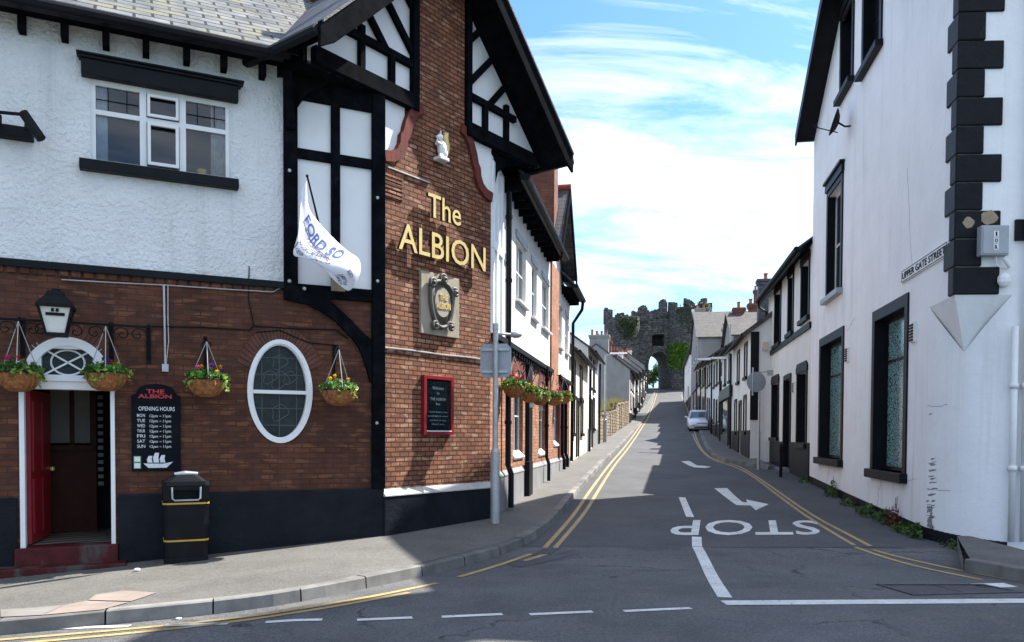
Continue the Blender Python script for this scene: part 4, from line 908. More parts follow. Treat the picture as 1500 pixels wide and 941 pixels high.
dl = MB(); a_ = R(82); hp = F.P(D0+.06, 0, -.14); dd_ = F.d*math.cos(a_)-F.n*math.sin(a_); nn_ = F.d*math.sin(a_)+F.n*math.cos(a_)
def leafbox(mb, s0, s1, z0, z1, t0, t1): mb.hexa([hp+dd_*s0+nn_*t0+Vector((0, 0, z0)), hp+dd_*s1+nn_*t0+Vector((0, 0, z0)), hp+dd_*s1+nn_*t1+Vector((0, 0, z0)), hp+dd_*s0+nn_*t1+Vector((0, 0, z0))], [hp+dd_*s0+nn_*t0+Vector((0, 0, z1)), hp+dd_*s1+nn_*t0+Vector((0, 0, z1)), hp+dd_*s1+nn_*t1+Vector((0, 0, z1)), hp+dd_*s0+nn_*t1+Vector((0, 0, z1))])
leafbox(dl, 0, .98, DZ+.03, DT-.07, 0, .045)
for z0, z1 in ((.4, 1.1), (1.2, 2.1)):
    for s0, s1 in ((.1, .45), (.53, .88)): leafbox(dl, s0, s1, z0, z1, .045, .058)
dlo = dl.build('door', 'red_paint', pub); mb = MB(); mb.ball(hp+dd_*.9+nn_*.08+Vector((0, 0, 1.2)), .035, 10); mb.build('handle', 'gold', dlo, smooth=True)
# inner screen: panelled timber, pale lights, chequered strip and inner door
mb = MB(); s0 = D0+.15
F.box(mb, s0, s0+.62, DZ, 1.45, -1.5, -1.44); F.box(mb, s0, s0+.62, 1.45, 1.52, -1.5, -1.38); F.box(mb, s0, s0+.06, 1.5, DT, -1.5, -1.44); F.box(mb, s0+.30, s0+.36, 1.5, DT, -1.5, -1.44); F.box(mb, s0+.56, s0+.64, DZ, DT, -1.52, -1.43)
scr = mb.build('inner_screen', 'wood', pub); sbox(F, 'pane', 'interior_pale', scr, s0+.06, s0+.56, 1.55, DT, -1.49, -1.475)
mb = MB()
for i in range(13): F.box(mb, s0+.66, s0+.73, .93+i*.105, .985+i*.105, -1.50, -1.42)
mb.build('white_blocks', 'interior_pale', pub)
sbox(F, 'inner_door', 'wood', pub, s0+.92, D1+.4, DZ, DT-.2, -1.6, -1.54)
mb = MB(); F.box(mb, D0-.06, D1+.03, -.5, DZ, -.3, .10); st1 = mb.build('step', 'red_step', pub, bevel=.015)
mb = MB(); F.box(mb, D0-.45, D1+.12, -.5, .035, -.3, .34); mb.build('step', 'red_step', pub, bevel=.015)
# ================================================================== the corner house on the right
ch = thing('corner_house', 'tall white corner house with black quoins and a steep gable over the street', 'house', (Q.x, Q.y, 0))
CU, CN, CZ = 1.09, .82, 3.77
HZ = 10.15; HA = 13.35
def rr(px, y0, y1): return Rr.ux(px[0]), Rr.ux(px[1]), y0, y1
def rz_(x, y): return Rr.hit(x, y)[1]
gw = [(Rr.ux(1325), Rr.ux(1281), rz_(1300, 690), rz_(1300, 462)), (Rr.ux(1233), Rr.ux(1202), rz_(1218, 672), rz_(1218, 500))]
uw = [(Rr.ux(1229), Rr.ux(1210), rz_(1218, 434), rz_(1218, 285))]
tw = [(Rr.ux(1241), Rr.ux(1226), rz_(1231, 147), rz_(1231, 147)+1.75), (Rr.ux(1281), Rr.ux(1258), rz_(1270, 98), rz_(1270, 98)+1.75)]
mb = MB(); holes = gw+uw+tw
Rr.wall(mb, CU, ULEN, -.5, HZ, holes, .24); Rr.wall(mb, 0, CU, CZ, HZ, (), 0)
GU, GW_ = 6.2, 4.4; GAZ = HZ+GW_*.61; gzf = lambda u: HZ+max(0, GW_-abs(u-GU))*.61
gu = sorted({GU-GW_, GU, GU+GW_, *[h[0] for h in tw], *[h[1] for h in tw]})
for a_, b_ in zip(gu, gu[1:]):
    hh = [h for h in tw if h[0] < (a_+b_)/2 < h[1]]; Rr.band(mb, [a_, b_], (lambda u: max(HZ, hh[0][3])) if hh else (lambda u: HZ), gzf, -.24 if hh else -.02, 0)

Nn.wall(mb, 0, 9, CZ, HZ, (), 0); Nn.wall(mb, CN, 9, -.5, CZ, (), 0)
pa, pb = Rr.P(CU, 0), Nn.P(CN, 0); pm = (pa+pb)/2; pc = pm+(Vector((Q.x, Q.y, 0))-pm)*.55
def bz(t): return pa*(1-t)**2+pc*2*t*(1-t)+pb*t*t
nb = 14; AP = 2.98
for i in range(nb):
    t0, t1 = i/nb, (i+1)/nb; z0 = CZ-(CZ-AP)*(1-abs(2*t0-1)); z1 = CZ-(CZ-AP)*(1-abs(2*t1-1)); a, b = bz(t0), bz(t1)
    mb.poly([a+Vector((0, 0, -.5)), b+Vector((0, 0, -.5)), b+Vector((0, 0, z1)), a+Vector((0, 0, z0))])
apx = bz(.5)+Vector((0, 0, AP)); qc = Vector((Q.x, Q.y, CZ))
mb.poly([qc, Rr.P(CU, CZ), apx]); mb.poly([qc, Nn.P(CN, CZ), apx])
mb.poly([Rr.P(ULEN, -.5), Rr.P(ULEN, HZ), Rr.P(ULEN, HZ, -9), Rr.P(ULEN, -.5, -9)]); mb.poly([Rr.P(0, -.5, -9), Rr.P(ULEN, -.5, -9), Rr.P(ULEN, HZ, -9), Rr.P(0, HZ, -9)])
mb.build('wall', 'white_render', ch)
mb = MB(); us = lin(CU, ULEN, 16)
Rr.band(mb, us, lambda u: -.5, lambda u: T(*Rr.P(u, 0).xy)+.19, -.02, .012)
for i in range(nb):
    a, b = bz(i/nb), bz((i+1)/nb); d_ = ((a+b)/2-Vector((Q.x+3, Q.y+3, 0))).normalized()*.012
    for p, q in ((a, b),): z_ = T(*p.xy)+.19-.06*i/nb; mb.hexa([p+Vector((0, 0, -.5)), q+Vector((0, 0, -.5)), q+Vector((0, 0, z_)), p+Vector((0, 0, z_))], [p+d_+Vector((0, 0, -.5)), q+d_+Vector((0, 0, -.5)), q+d_+Vector((0, 0, z_)), p+d_+Vector((0, 0, z_))])
mb.build('base_strip', 'plinth', ch)
mb = MB()                                          # scuffs and cracks low on the rounded corner
M['crack'] = M['scuff']
r2 = random.Random(3)
def on_curve(t, z, o=.002): p = bz(t); d_ = (p-Vector((Q.x+3, Q.y+3, 0))).normalized(); return p+d_*o+Vector((0, 0, z))
for zc__, n_, wd_ in ((2.05, 1, .06), (1.30, 5, .05), (1.12, 4, .05), (.98, 4, .04), (.82, 5, .05), (.62, 6, .05), (.42, 9, .05), (.3, 9, .05)):
    for k in range(n_):
        t0 = .0+r2.uniform(0, .10); z_ = zc__+r2.uniform(-.06, .06); l_ = r2.uniform(.03, .12); h_ = r2.uniform(.005, .022)
        mb.poly([on_curve(t0, z_), on_curve(t0+l_*.5, z_+h_*.8), on_curve(t0+l_, z_+.01), on_curve(t0+l_*.6, z_-h_*.6), on_curve(t0+l_*.2, z_-h_)])
for k in range(30):
    t0 = .02+r2.uniform(0, .07); z_ = r2.uniform(.22, .55); mb.poly([on_curve(t0, z_, .003), on_curve(t0+.02, z_+.015, .003), on_curve(t0+.03, z_+.05, .003), on_curve(t0+.01, z_+.06, .003)])
for z0, t0, t1 in ((.86, .03, .36), (2.18, -.0, .30)):
    pts = [(t0+(t1-t0)*i/8, z0+r2.uniform(-.015, .015)) for i in range(9)]
    for (a, za), (b, zb_) in zip(pts, pts[1:]): mb.poly([on_curve(a, za), on_curve(b, zb_), on_curve(b, zb_+.008), on_curve(a, za+.008)])
mb.build('scuff_marks', 'scuff', ch)
for (ua, za, ub, zb3) in ((1.6, 1.0, 2.5, .86), (3.6, .95, 3.9, .35), (2.0, 4.6, 2.35, 6.4), (5.9, 4.3, 6.6, 4.1), (8.2, 1.1, 8.5, .4)):
    mb = MB(); n_ = 14; pts = [Rr.P(ua+(ub-ua)*i/n_+r2.uniform(-.02, .02), za+(zb3-za)*i/n_+r2.uniform(-.03, .03), .0) for i in range(n_+1)]; mb.tube(pts, .0035, 4); mb.build('hairline_crack', 'scuff', ch)
for (u0, u1, z0, z1), big in zip(gw, (1, 1)):
    w_ = window(Rr, ch, u0, u1, z0, z1, .2, 1, 2, fw=.07, mw=.05, fmat='black', gmat='film', rail=.72)
    mb = MB(); e = .17
    for b_ in ((u0-e, u0-.002, z0, z1+e+.03), (u1+.002, u1+e, z0, z1+e+.03), (u0-.002, u1+.002, z1+.002, z1+e+.03)): Rr.box(mb, *b_, -.05, .03)
    for b_ in ((u0-.002, u0+.012, z0, z1), (u1-.012, u1+.002, z0, z1), (u0+.012, u1-.012, z1-.012, z1+.002)): Rr.box(mb, *b_, -.235, .028)
    mb.build('surround', 'black', w_); sbox(Rr, 'sill', 'black', w_, u0-e-.05, u1+e+.05, z0-.17, z0, -.22, .13, bevel=.008)
for (u0, u1, z0, z1) in uw+tw:
    w_ = window(Rr, ch, u0, u1, z0, z1, .16, 1, 2, fw=.06, mw=.045, fmat='white_wood' if (u0, u1, z0, z1) in uw else 'black', gmat='dim_glass')
    mb = MB(); e = .14
    for b_ in ((u0-e, u0-.002, z0, z1+e), (u1+.002, u1+e, z0, z1+e), (u0-.002, u1+.002, z1+.002, z1+e)): Rr.box(mb, *b_, -.05, .035)
    Rr.box(mb, u0-e-.05, u1+e+.05, z1+e+.002, z1+e+.20, -.02, .07); Rr.box(mb, u0-e-.09, u1+e+.09, z1+e+.202, z1+e+.26, -.02, .12)
    for b_ in ((u0-.002, u0+.012, z0, z1), (u1-.012, u1+.002, z0, z1)): Rr.box(mb, *b_, -.235, .033)
    mb.build('surround', 'black', w_); sbox(Rr, 'sill', 'grey_paint' if (u0, u1, z0, z1) in uw else 'black', w_, u0-e-.06, u1+e+.06, z0-.13, z0, -.2, .15, bevel=.008)
for i in range(16):                                # quoins
    z0 = CZ+i*.407; rl, nl = (.20, .62) if i % 2 == 0 else (.40, .36); mb = MB()
    fa = lambda z, a, b: [Rr.P(a, z, .035)+Nn.n*(.035 if a == 0 else 0), Rr.P(b, z, .035), Rr.P(b, z, -.05), Rr.P(.05, z, -.05)]
    P0 = Vector((Q.x, Q.y, 0))+Rr.n*.035+Nn.n*.035
    ring = [Rr.P(rl, 0, .035), P0, Nn.P(nl, 0, .035), Nn.P(nl, 0, -.05), Rr.P(rl, 0, -.05)]
    mb.prism([p+Vector((0, 0, z0+.004)) for p in ring], (0, 0, .40)); mb.build('quoin', 'quoin_black', ch, bevel=.02)
for (x0, y0, x1, y1) in ((1410, 318, 1428, 335), (1436, 308, 1462, 330)):
    u0, z1 = Nn.hit(x0, y0, .038); u1, z0 = Nn.hit(x1, y1, .038); mb = MB(); n_ = 14
    mb.prism([Nn.P((u0+u1)/2+(u1-u0)/2*math.cos(t_)*r2.uniform(.75, 1.05), (z0+z1)/2+(z1-z0)/2*math.sin(t_)*r2.uniform(.8, 1.1), .03) for t_ in [2*math.pi*i/n_ for i in range(n_)]], Nn.n*.009); mb.build('bare_stone_patch', 'tan', ch)
def pipe(fr, name, mat, par, px, z1, z0, r_, o=.1, cl=(1.2, 2.4)):
    u_ = fr.ux(px, o); mb = MB(); mb.tube([fr.P(u_, z1, o), fr.P(u_, z0, o)], r_, 10)
    for z_ in cl: mb.tube([fr.P(u_, z_, o), fr.P(u_, z_+.08, o)], r_+.015, 10); fr.box(mb, u_-.02, u_+.02, z_+.01, z_+.06, 0, o)
    return mb.build(name, mat, par, smooth=True)
pipe(Nn, 'downpipe', 'white_plastic', ch, 1485, 3.3, .17, .045); pipe(Nn, 'downpipe', 'white_plastic', ch, 1503, 9.8, .17, .05)
sbox(Nn, 'band_course', 'black', ch, Nn.ux(1482, .03), 4, 4.55, 4.85, -.02, .05)
# hipped slate roof with a broad gablet over the street
zb_ = HZ-.12; e0, e1, ob_e, ib = -.3, ULEN+.28, .42, -9.4; rz1 = zb_+3.0
P_ = lambda u, o, z: Rr.P(u, z, o)
cor = [P_(e0, ob_e, zb_), P_(e1, ob_e, zb_), P_(e1, ib, zb_), P_(e0, ib, zb_)]; r0, r1 = P_(4.6, -4.5, rz1), P_(ULEN-4.6, -4.5, rz1)
hip = None
gm = P_(GU-GW_, ob_e, zb_); kk = ob_e/(4.5+ob_e); gm2 = P_(GU-GW_, -.3, zb_+3.0*kk+.16); gm3 = P_(e1, -.3, zb_+3.0*kk+.16)
for poly_ in ([cor[0], gm, gm2, gm3, r1, r0], [cor[1], cor[2], r1], [cor[2], cor[3], r0, r1], [cor[3], cor[0], r0]):
    mb = MB(); mb.prism(poly_, (0, 0, .09)); hip = mb.build('roof', 'slate_dark', ch)
mb = MB(); mb.poly([p-Vector((0, 0, .01)) for p in (cor[0], gm, P_(GU-GW_, 0, zb_), P_(0, 0, zb_), P_(0, -9.4, zb_), cor[3])]); mb.build('soffit', 'black', ch)
stack(hip, Rr.P(1.25, 0, -.75).xy, Rr.d.xy*1.0, Rr.n.xy*.42, HZ, 14.6, 'white_render', 5)  # unseen stack above the frame, added and heightened to shade the road below
mb = MB(); mb.tube([P_(e0-.05, ob_e+.05, zb_+.02), P_(GU-GW_-.2, ob_e+.05, zb_+.02)], .07, 8); mb.tube([P_(e0-.05, ob_e+.05, zb_+.02), P_(e0-.05, ib, zb_+.02)], .07, 8); mb.build('gutter', 'black', ch)
for sgn in (-1, 1):
    h_ = GW_+.25; za = GAZ+.03; zl_ = za-h_*.61; mb = MB()
    mb.hexa([Rr.P(GU+sgn*h_, zl_, .46), Rr.P(GU, za, .46), Rr.P(GU, za, -4.2), Rr.P(GU+sgn*h_, zl_, -4.2)], [Rr.P(GU+sgn*h_, zl_+.1, .46), Rr.P(GU, za+.1, .46), Rr.P(GU, za+.1, -4.2), Rr.P(GU+sgn*h_, zl_+.1, -4.2)]); rf = mb.build('roof', 'slate_dark', ch)
    mb = MB(); Rr.poly(mb, [(GU+sgn*h_, zl_-.17), (GU+sgn*h_, zl_+.12), (GU, za+.12), (GU, za-.2)], .46, .51); mb.build('bargeboard', 'black', rf)
    mb = MB(); Rr.poly(mb, [(GU+sgn*(h_-.05), zl_-.01), (GU, za-.03), (GU, za-.09), (GU+sgn*(h_-.05), zl_-.07)], 0, .46); mb.build('soffit', 'black', rf)
# ------------------------------------------------------------------ the low black and white house next to it
nh = thing('terraced_house', 'white house with black window surrounds and a black dado beside the tall corner house', 'house', Rr.P(ULEN, 0))
NU = Rr.ux(1124); NE = 7.0
def hb(px0, px1, y0, y1): m = (px0+px1)/2; return (Rr.ux(px1), Rr.ux(px0), rz_(m, y0), rz_(m, y1))
nw = [hb(1134, 1142, 505, 430), hb(1153.5, 1160, 489, 407), hb(1172.5, 1183, 468, 388), hb(1131.5, 1140.5, 641, 562), hb(1168.5, 1181.5, 650, 546)]
nd_ = hb(1149, 1158, 690, 556); nd_ = (nd_[0], nd_[1], T(*Rr.P(nd_[0], 0).xy)+.12, nd_[3])
mb = MB(); Rr.wall(mb, ULEN+.002, NU, -.5, NE+.1, nw+[nd_], .27); mb.poly([Rr.P(NU, -.5), Rr.P(NU, NE+.1), Rr.P(NU, NE+2.6, -3.6), Rr.P(NU, NE, -7.2), Rr.P(NU, -.5, -7.2)]); mb.poly([Rr.P(ULEN, -.5, -7.2), Rr.P(NU, -.5, -7.2), Rr.P(NU, NE, -7.2), Rr.P(ULEN, NE, -7.2)]); mb.build('wall', 'white_render_old', nh)
zd = rz_(1124, 646)
sbox(Rr, 'dado', 'plinth', nh, ULEN+.004, nd_[0]-.14, -.5, zd, -.01, .03); sbox(Rr, 'dado', 'plinth', nh, nd_[1]+.14, NU+.02, -.5, zd, -.01, .03)
sbox(Rr, 'string_course', 'black', nh, ULEN+.004, NU, rz_(1150, 502)-.12, rz_(1150, 502)+.06, -.01, .06)
for i, (u0, u1, z0, z1) in enumerate(nw):
    w_ = window(Rr, nh, u0, u1, z0, z1, .22, 1, 2, fmat='white_wood', gmat='dim_glass', fw=.07); mb = MB(); e = .13; c_ = (u0+u1)/2
    for b_ in ((u0-e, u0-.002, z0, z1+e), (u1+.002, u1+e, z0, z1+e)): Rr.box(mb, *b_, -.03, .035)
    Rr.poly(mb, [(u0-e-.04, z1+.002), (u1+e+.04, z1+.002), (u1+e+.04, z1+e+.03), (u1-.02, z1+e+.16), (u0+.02, z1+e+.16), (u0-e-.04, z1+e+.03)], -.03, .05)
    for b_ in ((u0-.002, u0+.012, z0, z1), (u1-.012, u1+.002, z0, z1)): Rr.box(mb, *b_, -.265, .033)
    mb.build('surround', 'black', w_); sbox(Rr, 'sill', 'black', w_, u0-e-.05, u1+e+.05, z0-.13, z0, -.2, .11)
u0, u1, z0, z1 = nd_; dr = sbox(Rr, 'door', 'black_timber', nh, u0, u1, z0, z1-.35, -.19, -.14); mb = MB()
Rr.box(mb, u1-.012, u1, z0, z1, -.265, .03); Rr.box(mb, u0, u0+.012, z0, z1, -.265, .03)
Rr.box(mb, u0-.13, u0, z0-.1, z1+.14, -.03, .036); Rr.box(mb, u1, u1+.13, z0-.1, z1+.14, -.03, .036); Rr.box(mb, u0, u1, z1, z1+.16, -.03, .036); mb.build('surround', 'black', dr); sbox(Rr, 'pane', 'dark_glass', dr, u0, u1, z1-.33, z1, -.19, -.15)
sbox(Rr, 'step', 'grey_plinth', nh, u0-.15, u1+.15, -.3, z0, -.18, .28)
_, zr = slope(Rr, 'roof', 'slate_dark', ULEN+.01, NU+.15, NE-.02, .38, 3.6, R(36), nh)
mb = MB(); mb.hexa([Rr.P(ULEN+.01, zr, -3.6), Rr.P(NU+.15, zr, -3.6), Rr.P(NU+.15, NE, -7.5), Rr.P(ULEN+.01, NE, -7.5)], [Rr.P(ULEN+.01, zr+.06, -3.6), Rr.P(NU+.15, zr+.06, -3.6), Rr.P(NU+.15, NE+.06, -7.5), Rr.P(ULEN+.01, NE+.06, -7.5)]); mb.build('roof', 'slate_dark', nh)
mb = MB(); mb.tube([Rr.P(ULEN+.03, NE-.02, .43), Rr.P(NU+.2, NE-.02, .43)], .07, 8); Rr.box(mb, ULEN+.03, NU+.14, NE-.14, NE-.03, .30, .37); mb.build('gutter', 'black', nh)
mb = MB(); mb.tube([Rr.P(NU-.12, NE-.05, .42), Rr.P(NU-.12, NE-.3, .38), Rr.P(NU-.12, NE-.5, .1), Rr.P(NU-.12, .7, .1)], .05, 8); mb.build('downpipe', 'black', nh)
# ------------------------------------------------------------------ cottages up the street
def hole_ok(h, u0, u1): return h[0] > u0+.15 and h[1] < u1-.15
def house(name, label, fr, u0, u1, ze, wall_mat='white_render_old', roof_mat='slate_brown', dep=6.0, pitch=36, ups=(), downs=(), doors=(), dado=None, dado_mat='plinth', surround='black', chim=(), perp=False, group=None, gable_mat=None, wh=1.25, ww=.8, sillz=None, quoin=False, gut=True, rear=True):
    g = T(*fr.P((u0+u1)/2, 0).xy)+.1
    o = thing(name, label, 'house', fr.P(u0, g), group); holes = []
    zu = ze-.45-wh; zl = g+.95
    for u in ups: holes.append((u-ww/2, u+ww/2, zu, zu+wh))
    for u in downs: holes.append((u-ww/2, u+ww/2, zl, zl+wh+.1))
    dh = [(u-.42, u+.42, g+.05, g+2.15) for u in doors]
    mb = MB(); fr.wall(mb, u0, u1, g-2, ze, holes+dh, .16); mb.build('wall', wall_mat, o)
    tp = math.tan(R(pitch)); zr = ze+dep/2*tp
    mb = MB()
    if perp:
        hw = (u1-u0)/2; zr = ze+hw*tp; um = (u0+u1)/2
        mb.poly([fr.P(u0, ze), fr.P(u1, ze), fr.P(um, zr)])
        for u in (u0, u1): mb.poly([fr.P(u, g-2), fr.P(u, ze), fr.P(u, ze, -dep), fr.P(u, g-2, -dep)])
        mb.poly([fr.P(u0, g-2, -dep), fr.P(u0, ze, -dep), fr.P(um, zr, -dep), fr.P(u1, ze, -dep), fr.P(u1, g-2, -dep)])
    else:
        for u in (u0, u1): mb.poly([fr.P(u, g-2), fr.P(u, ze), fr.P(u, zr, -dep/2), fr.P(u, ze, -dep), fr.P(u, g-2, -dep)])
        mb.poly([fr.P(u0, g-2, -dep), fr.P(u1, g-2, -dep), fr.P(u1, ze, -dep), fr.P(u0, ze, -dep)])
    mb.build('gable_wall', gable_mat or wall_mat, o)
    e = .28
    for s_ in (0, 1):
        mb = MB()
        if perp:
            ue = (u0-e) if s_ == 0 else (u1+e); zz_ = ze-e*tp; q = [fr.P(ue, zz_+.02, .2), fr.P(um, zr+.02, .2), fr.P(um, zr+.02, -dep-.2), fr.P(ue, zz_+.02, -dep-.2)]
        else:
            oe = e if s_ == 0 else -dep-e; zz_ = ze-e*tp; q = [fr.P(u0-.06, zz_+.02, oe), fr.P(u1+.06, zz_+.02, oe), fr.P(u1+.06, zr+.02, -dep/2), fr.P(u0-.06, zr+.02, -dep/2)]
        mb.hexa(q, [p+Vector((0, 0, .08)) for p in q]); rf = mb.build('roof', roof_mat, o)
        if s_ == 0: rf0 = rf
    if gut and not perp:
        mb = MB(); mb.tube([fr.P(u0, ze-e*tp+.02, e+.05), fr.P(u1, ze-e*tp+.02, e+.05)], .06, 6); mb.build('gutter', 'black', o)
        mb = MB(); mb.tube([fr.P(u1-.15, ze-.2, .12), fr.P(u1-.15, g-.1, .09)], .05, 6); mb.build('downpipe', 'black', o)
    for h in holes:
        w_ = window(fr, o, *h, .09, 1, 2, fw=.07)
        if surround:
            mb = MB(); a = .13
            for b_ in ((h[0]-a, h[0]-.002, h[2], h[3]+a), (h[1]+.002, h[1]+a, h[2], h[3]+a), (h[0]-.002, h[1]+.002, h[3]+.002, h[3]+a)): fr.box(mb, *b_, -.02, .04)
            mb.build('surround', surround, w_)
        sbox(fr, 'sill', surround or 'sill_white', w_, h[0]-.16, h[1]+.16, h[2]-.12, h[2], -.1, .10)
    for h in dh:
        d_ = sbox(fr, 'door', rnd.choice(['black', 'green_paint', 'dark_frame']), o, h[0], h[1], h[2], h[3], -.14, -.09)
        mb = MB()
        for b_ in ((h[0]-.12, h[0], h[2], h[3]+.14), (h[1], h[1]+.12, h[2], h[3]+.14), (h[0], h[1], h[3], h[3]+.14)): fr.box(mb, *b_, -.02, .04)
        mb.build('frame', surround or 'black', d_)
    if dado:
        cuts = sorted([(h[0]-.12, h[1]+.12) for h in dh]); us_ = [u0]+[q for c_ in cuts for q in c_]+[u1]
        mb = MB()
        for a, b in zip(us_[::2], us_[1::2]): fr.box(mb, a, b, g-2, g+dado, -.01, .025)
        mb.build('dado', dado_mat, o)
    for (cu, co, h_, lx, pots, mt) in chim:
        p = fr.P(cu, 0, co); stack(rf0, p.xy, fr.d.xy*.32, fr.n.xy*lx, ze, zr+h_ if co > -dep+.5 else zr+h_, mt, pots)
    return o
# left side
u2 = L1.ux(861); u3 = L1.ux(875.5); 
house('cottage', 'small cream rendered cottage joined to the far end of the pub', L1, .12, u2, 4.75, 'cream_render', 'slate_brown', 5.5, 34, (1.3, 4.2), (1.2, 4.6), (2.9,), None, chim=(), wh=1.2)
house('cottage', 'narrow white cottage with black trim between the cream cottage and the rubble wall', L1, u2+.02, u3, 5.55, 'white_render_old', 'slate_brown', 6, 36, (u2+1.1, u2+3.2), (u2+1.0, u2+3.4), (u2+2.2,), .9, 'grey_plinth')
w_ = thing('rubble_wall', 'low rubble stone wall beside the left pavement in front of the grey gable', 'wall', L1.P(u3+.1, 0))
we0, we1 = L1.P(u3+.1, 0).xy, L3.P(-.15, 0).xy; WL = Fr(we0, we1-we0, (1, -.2)); wl = (we1-we0).length; mb = MB(); rw = random.Random(5)
usw = lin(0, wl, 60); tops = [rw.uniform(-.05, .05) for _ in usw]
def wtop(u): i = min(59, int(u/wl*60+.001)); return T(*WL.P(u, 0).xy)+1.55+(.35 if u > wl*.45 else 0)+tops[i]
for a, b in zip(usw, usw[1:]): WL.band(mb, [a, b], lambda u: T(*WL.P(u, 0).xy)-1, lambda u, a=a: wtop(a)+(T(*WL.P(u, 0).xy)-T(*WL.P(a, 0).xy)), -.45, rw.uniform(-.03, .02))
mb.build('stonework', 'rubble', w_)
mb = MB()
for a, b in zip(usw[::2], usw[2::2]): 
    z_ = max(wtop(a), wtop((a+b)/2)); WL.box(mb, a+.02, b-.02, z_-.02, z_+.10+rw.uniform(0, .05), -.50, .03)
mb.build('coping_stones', 'rubble', w_)
LG = ('white cottage with dark slate roof, nearest of the row beyond the grey gable', 'second white cottage up the left terrace beyond the grey gable', 'white cottage in the middle of the upper left terrace', 'white cottage next to last in the upper left terrace', 'last white cottage of the left terrace before the town gate')
steps_ = [0, 11, 22, 33, 45, 57]
for i in range(5):
    a, b = steps_[i], steps_[i+1]; gz = T(*L3.P((a+b)/2, 0).xy); n_ = b-a
    ch_ = [(b-.6, -2.7, 1.1, .4, 3, 'brick_chimney' if i in (1, 3) else 'white_render_old')]
    if i == 0: ch_ = [(.8, -2.6, .85, .8, 4, 'grey_render'), (5.2, -2.7, 1.2, .5, 2, 'white_render_old'), (b-.6, -2.7, 1.4, .45, 3, 'brick_chimney')]
    house('cottage', LG[i], L3, a+.02, b, gz+(4.25 if i == 0 else 4.1), 'white_render_old', 'slate_brown', 5.6, 37, (a+1.6, a+4.4, a+7.4), (a+1.6, a+7.2, a+9.4), (a+4.4,), .6, 'plinth', chim=ch_, gable_mat='grey_render', group='cottages of the upper left terrace', ww=.85, wh=1.1)
# right side
hz = lambda u: T(*R3.P(u, 0).xy)
v1, v2, v3 = R3.ux(1073), R3.ux(1057), 14.2
o = house('cottage', 'white cottage whose gable end with a black edge strip faces down the street', R3, 0, v1, 5.75, 'white_render_old', 'slate_brown', 7, 37, (1.6, 4.6), (1.7, 5.6), (3.6,), 1.0, chim=())
G3 = Fr(R3.P(0, 0).xy, (1, -.187), (-.187, -1))
mb = MB(); G3.box(mb, -.005, .30, 2.3, 5.65, -.02, .03); mb.build('edge_strip', 'black', o); mb = MB(); G3.bar(mb, (-.3, 5.53), (3.55, 5.75+3.5*math.tan(R(37))+.02), .16, .0, .09); mb.build('verge_board', 'slate_brown', o)
mb = MB(); G3.box(mb, .42, .62, 4.95, 5.25, 0, .09); al = mb.build('alarm_box', 'cream_box', None, origin=G3.P(.52, 4.95)); tag(al, 'small cream alarm box high on the white gable end', 'alarm box')
o = house('shop', 'dark fronted narrow shop between two white cottages on the right', R3, v1+.02, v2, 6.1, 'white_render_old', 'slate_brown', 7, 36, (v1+1.6, v1+4.2), (), (v1+1.0,), None, chim=((v2-.5, -2.2, 1.5, .4, 1, 'slate_dark'),))
gs = hz((v1+v2)/2); mb = MB(); R3.box(mb, v1+.05, v2-.05, gs+2.45, gs+3.0, -.02, .16); R3.box(mb, v1+1.7, v2-.1, gs-.5, gs+.65, -.02, .06); R3.box(mb, v1+1.6, v1+1.75, gs, gs+2.45, 0, .10); R3.box(mb, v2-.25, v2-.1, gs, gs+2.45, 0, .10); sf = mb.build('shopfront', 'green_paint', o); sbox(R3, 'pane', 'dark_glass', sf, v1+1.75, v2-.25, gs+.65, gs+2.45, 0, .04)
RG = ('white terraced cottage with black and white block quoins on its near edge', 'white cottage just above the one with block quoins', 'white cottage halfway along the upper right terrace', 'white cottage at the far end of the right terrace below the grey house')
for i in range(4):
    a = v3+i*7.0+(.02 if i else 0); b = v3+(i+1)*7.0; gz = hz((a+b)/2)
    o = house('cottage', RG[i], R3, a, b, gz+5.0, 'white_render_old' if i != 2 else 'cream_render', 'slate_brown', 7, 34, (a+1.2, a+3.5, a+5.8), (a+1.2, a+5.6), (a+3.4,), .8, chim=((b-.4, -2.6, 1.2, .5, 3, ('brick_chimney', 'grey_render')[i % 2]),), group='cottages of the upper right terrace')
    if i == 0:
        G5 = Fr(R3.P(a, 0).xy, (1, -.187), (-.187, -1)); mb = MB(); mw = MB()
        for k in range(10):
            z0 = gz-.35+k*.52
            (mw if k % 2 else mb).add(*(lambda m: (m.v, m.f))((lambda m: (G5.box(m, .12 if k % 2 else -.03, .36, z0, z0+.26, -.02, .04), m)[1])(MB())))
            mm = MB(); G5.box(mb, -.03, .48, z0+.26, z0+.52, -.02, .035)
            if k % 2 == 0: G5.box(mw, .10, .36, z0+.02, z0+.24, .042, .05)
        mb.build('quoin_strip', 'black', o); mw.build('quoin_blocks', 'panel_white', o)
        st_ = R3.P(a+.3, 0, -.6)
gz = hz(52); o = house('house', 'tall grey rendered house with slate roof and purple shop fascia near the gate', R3, v3+28.2, v3+43, gz+7.0, 'grey_render', 'slate_brown', 9, 24, (v3+31, v3+35, v3+39), (v3+31,), (v3+36,), None, surround=None, perp=True, chim=((v3+41.2, -.8, 1.3, .5, 2, 'grey_render'), (v3+29.5, -5.5, 1.0, .5, 2, 'brick_chimney')), gable_mat='grey_render')
gz2 = T(*R3.P(v3+30, 0).xy); sbox(R3, 'fascia', 'purple', o, v3+28.3, v3+40, gz2+2.9, gz2+3.4, -.02, .12)
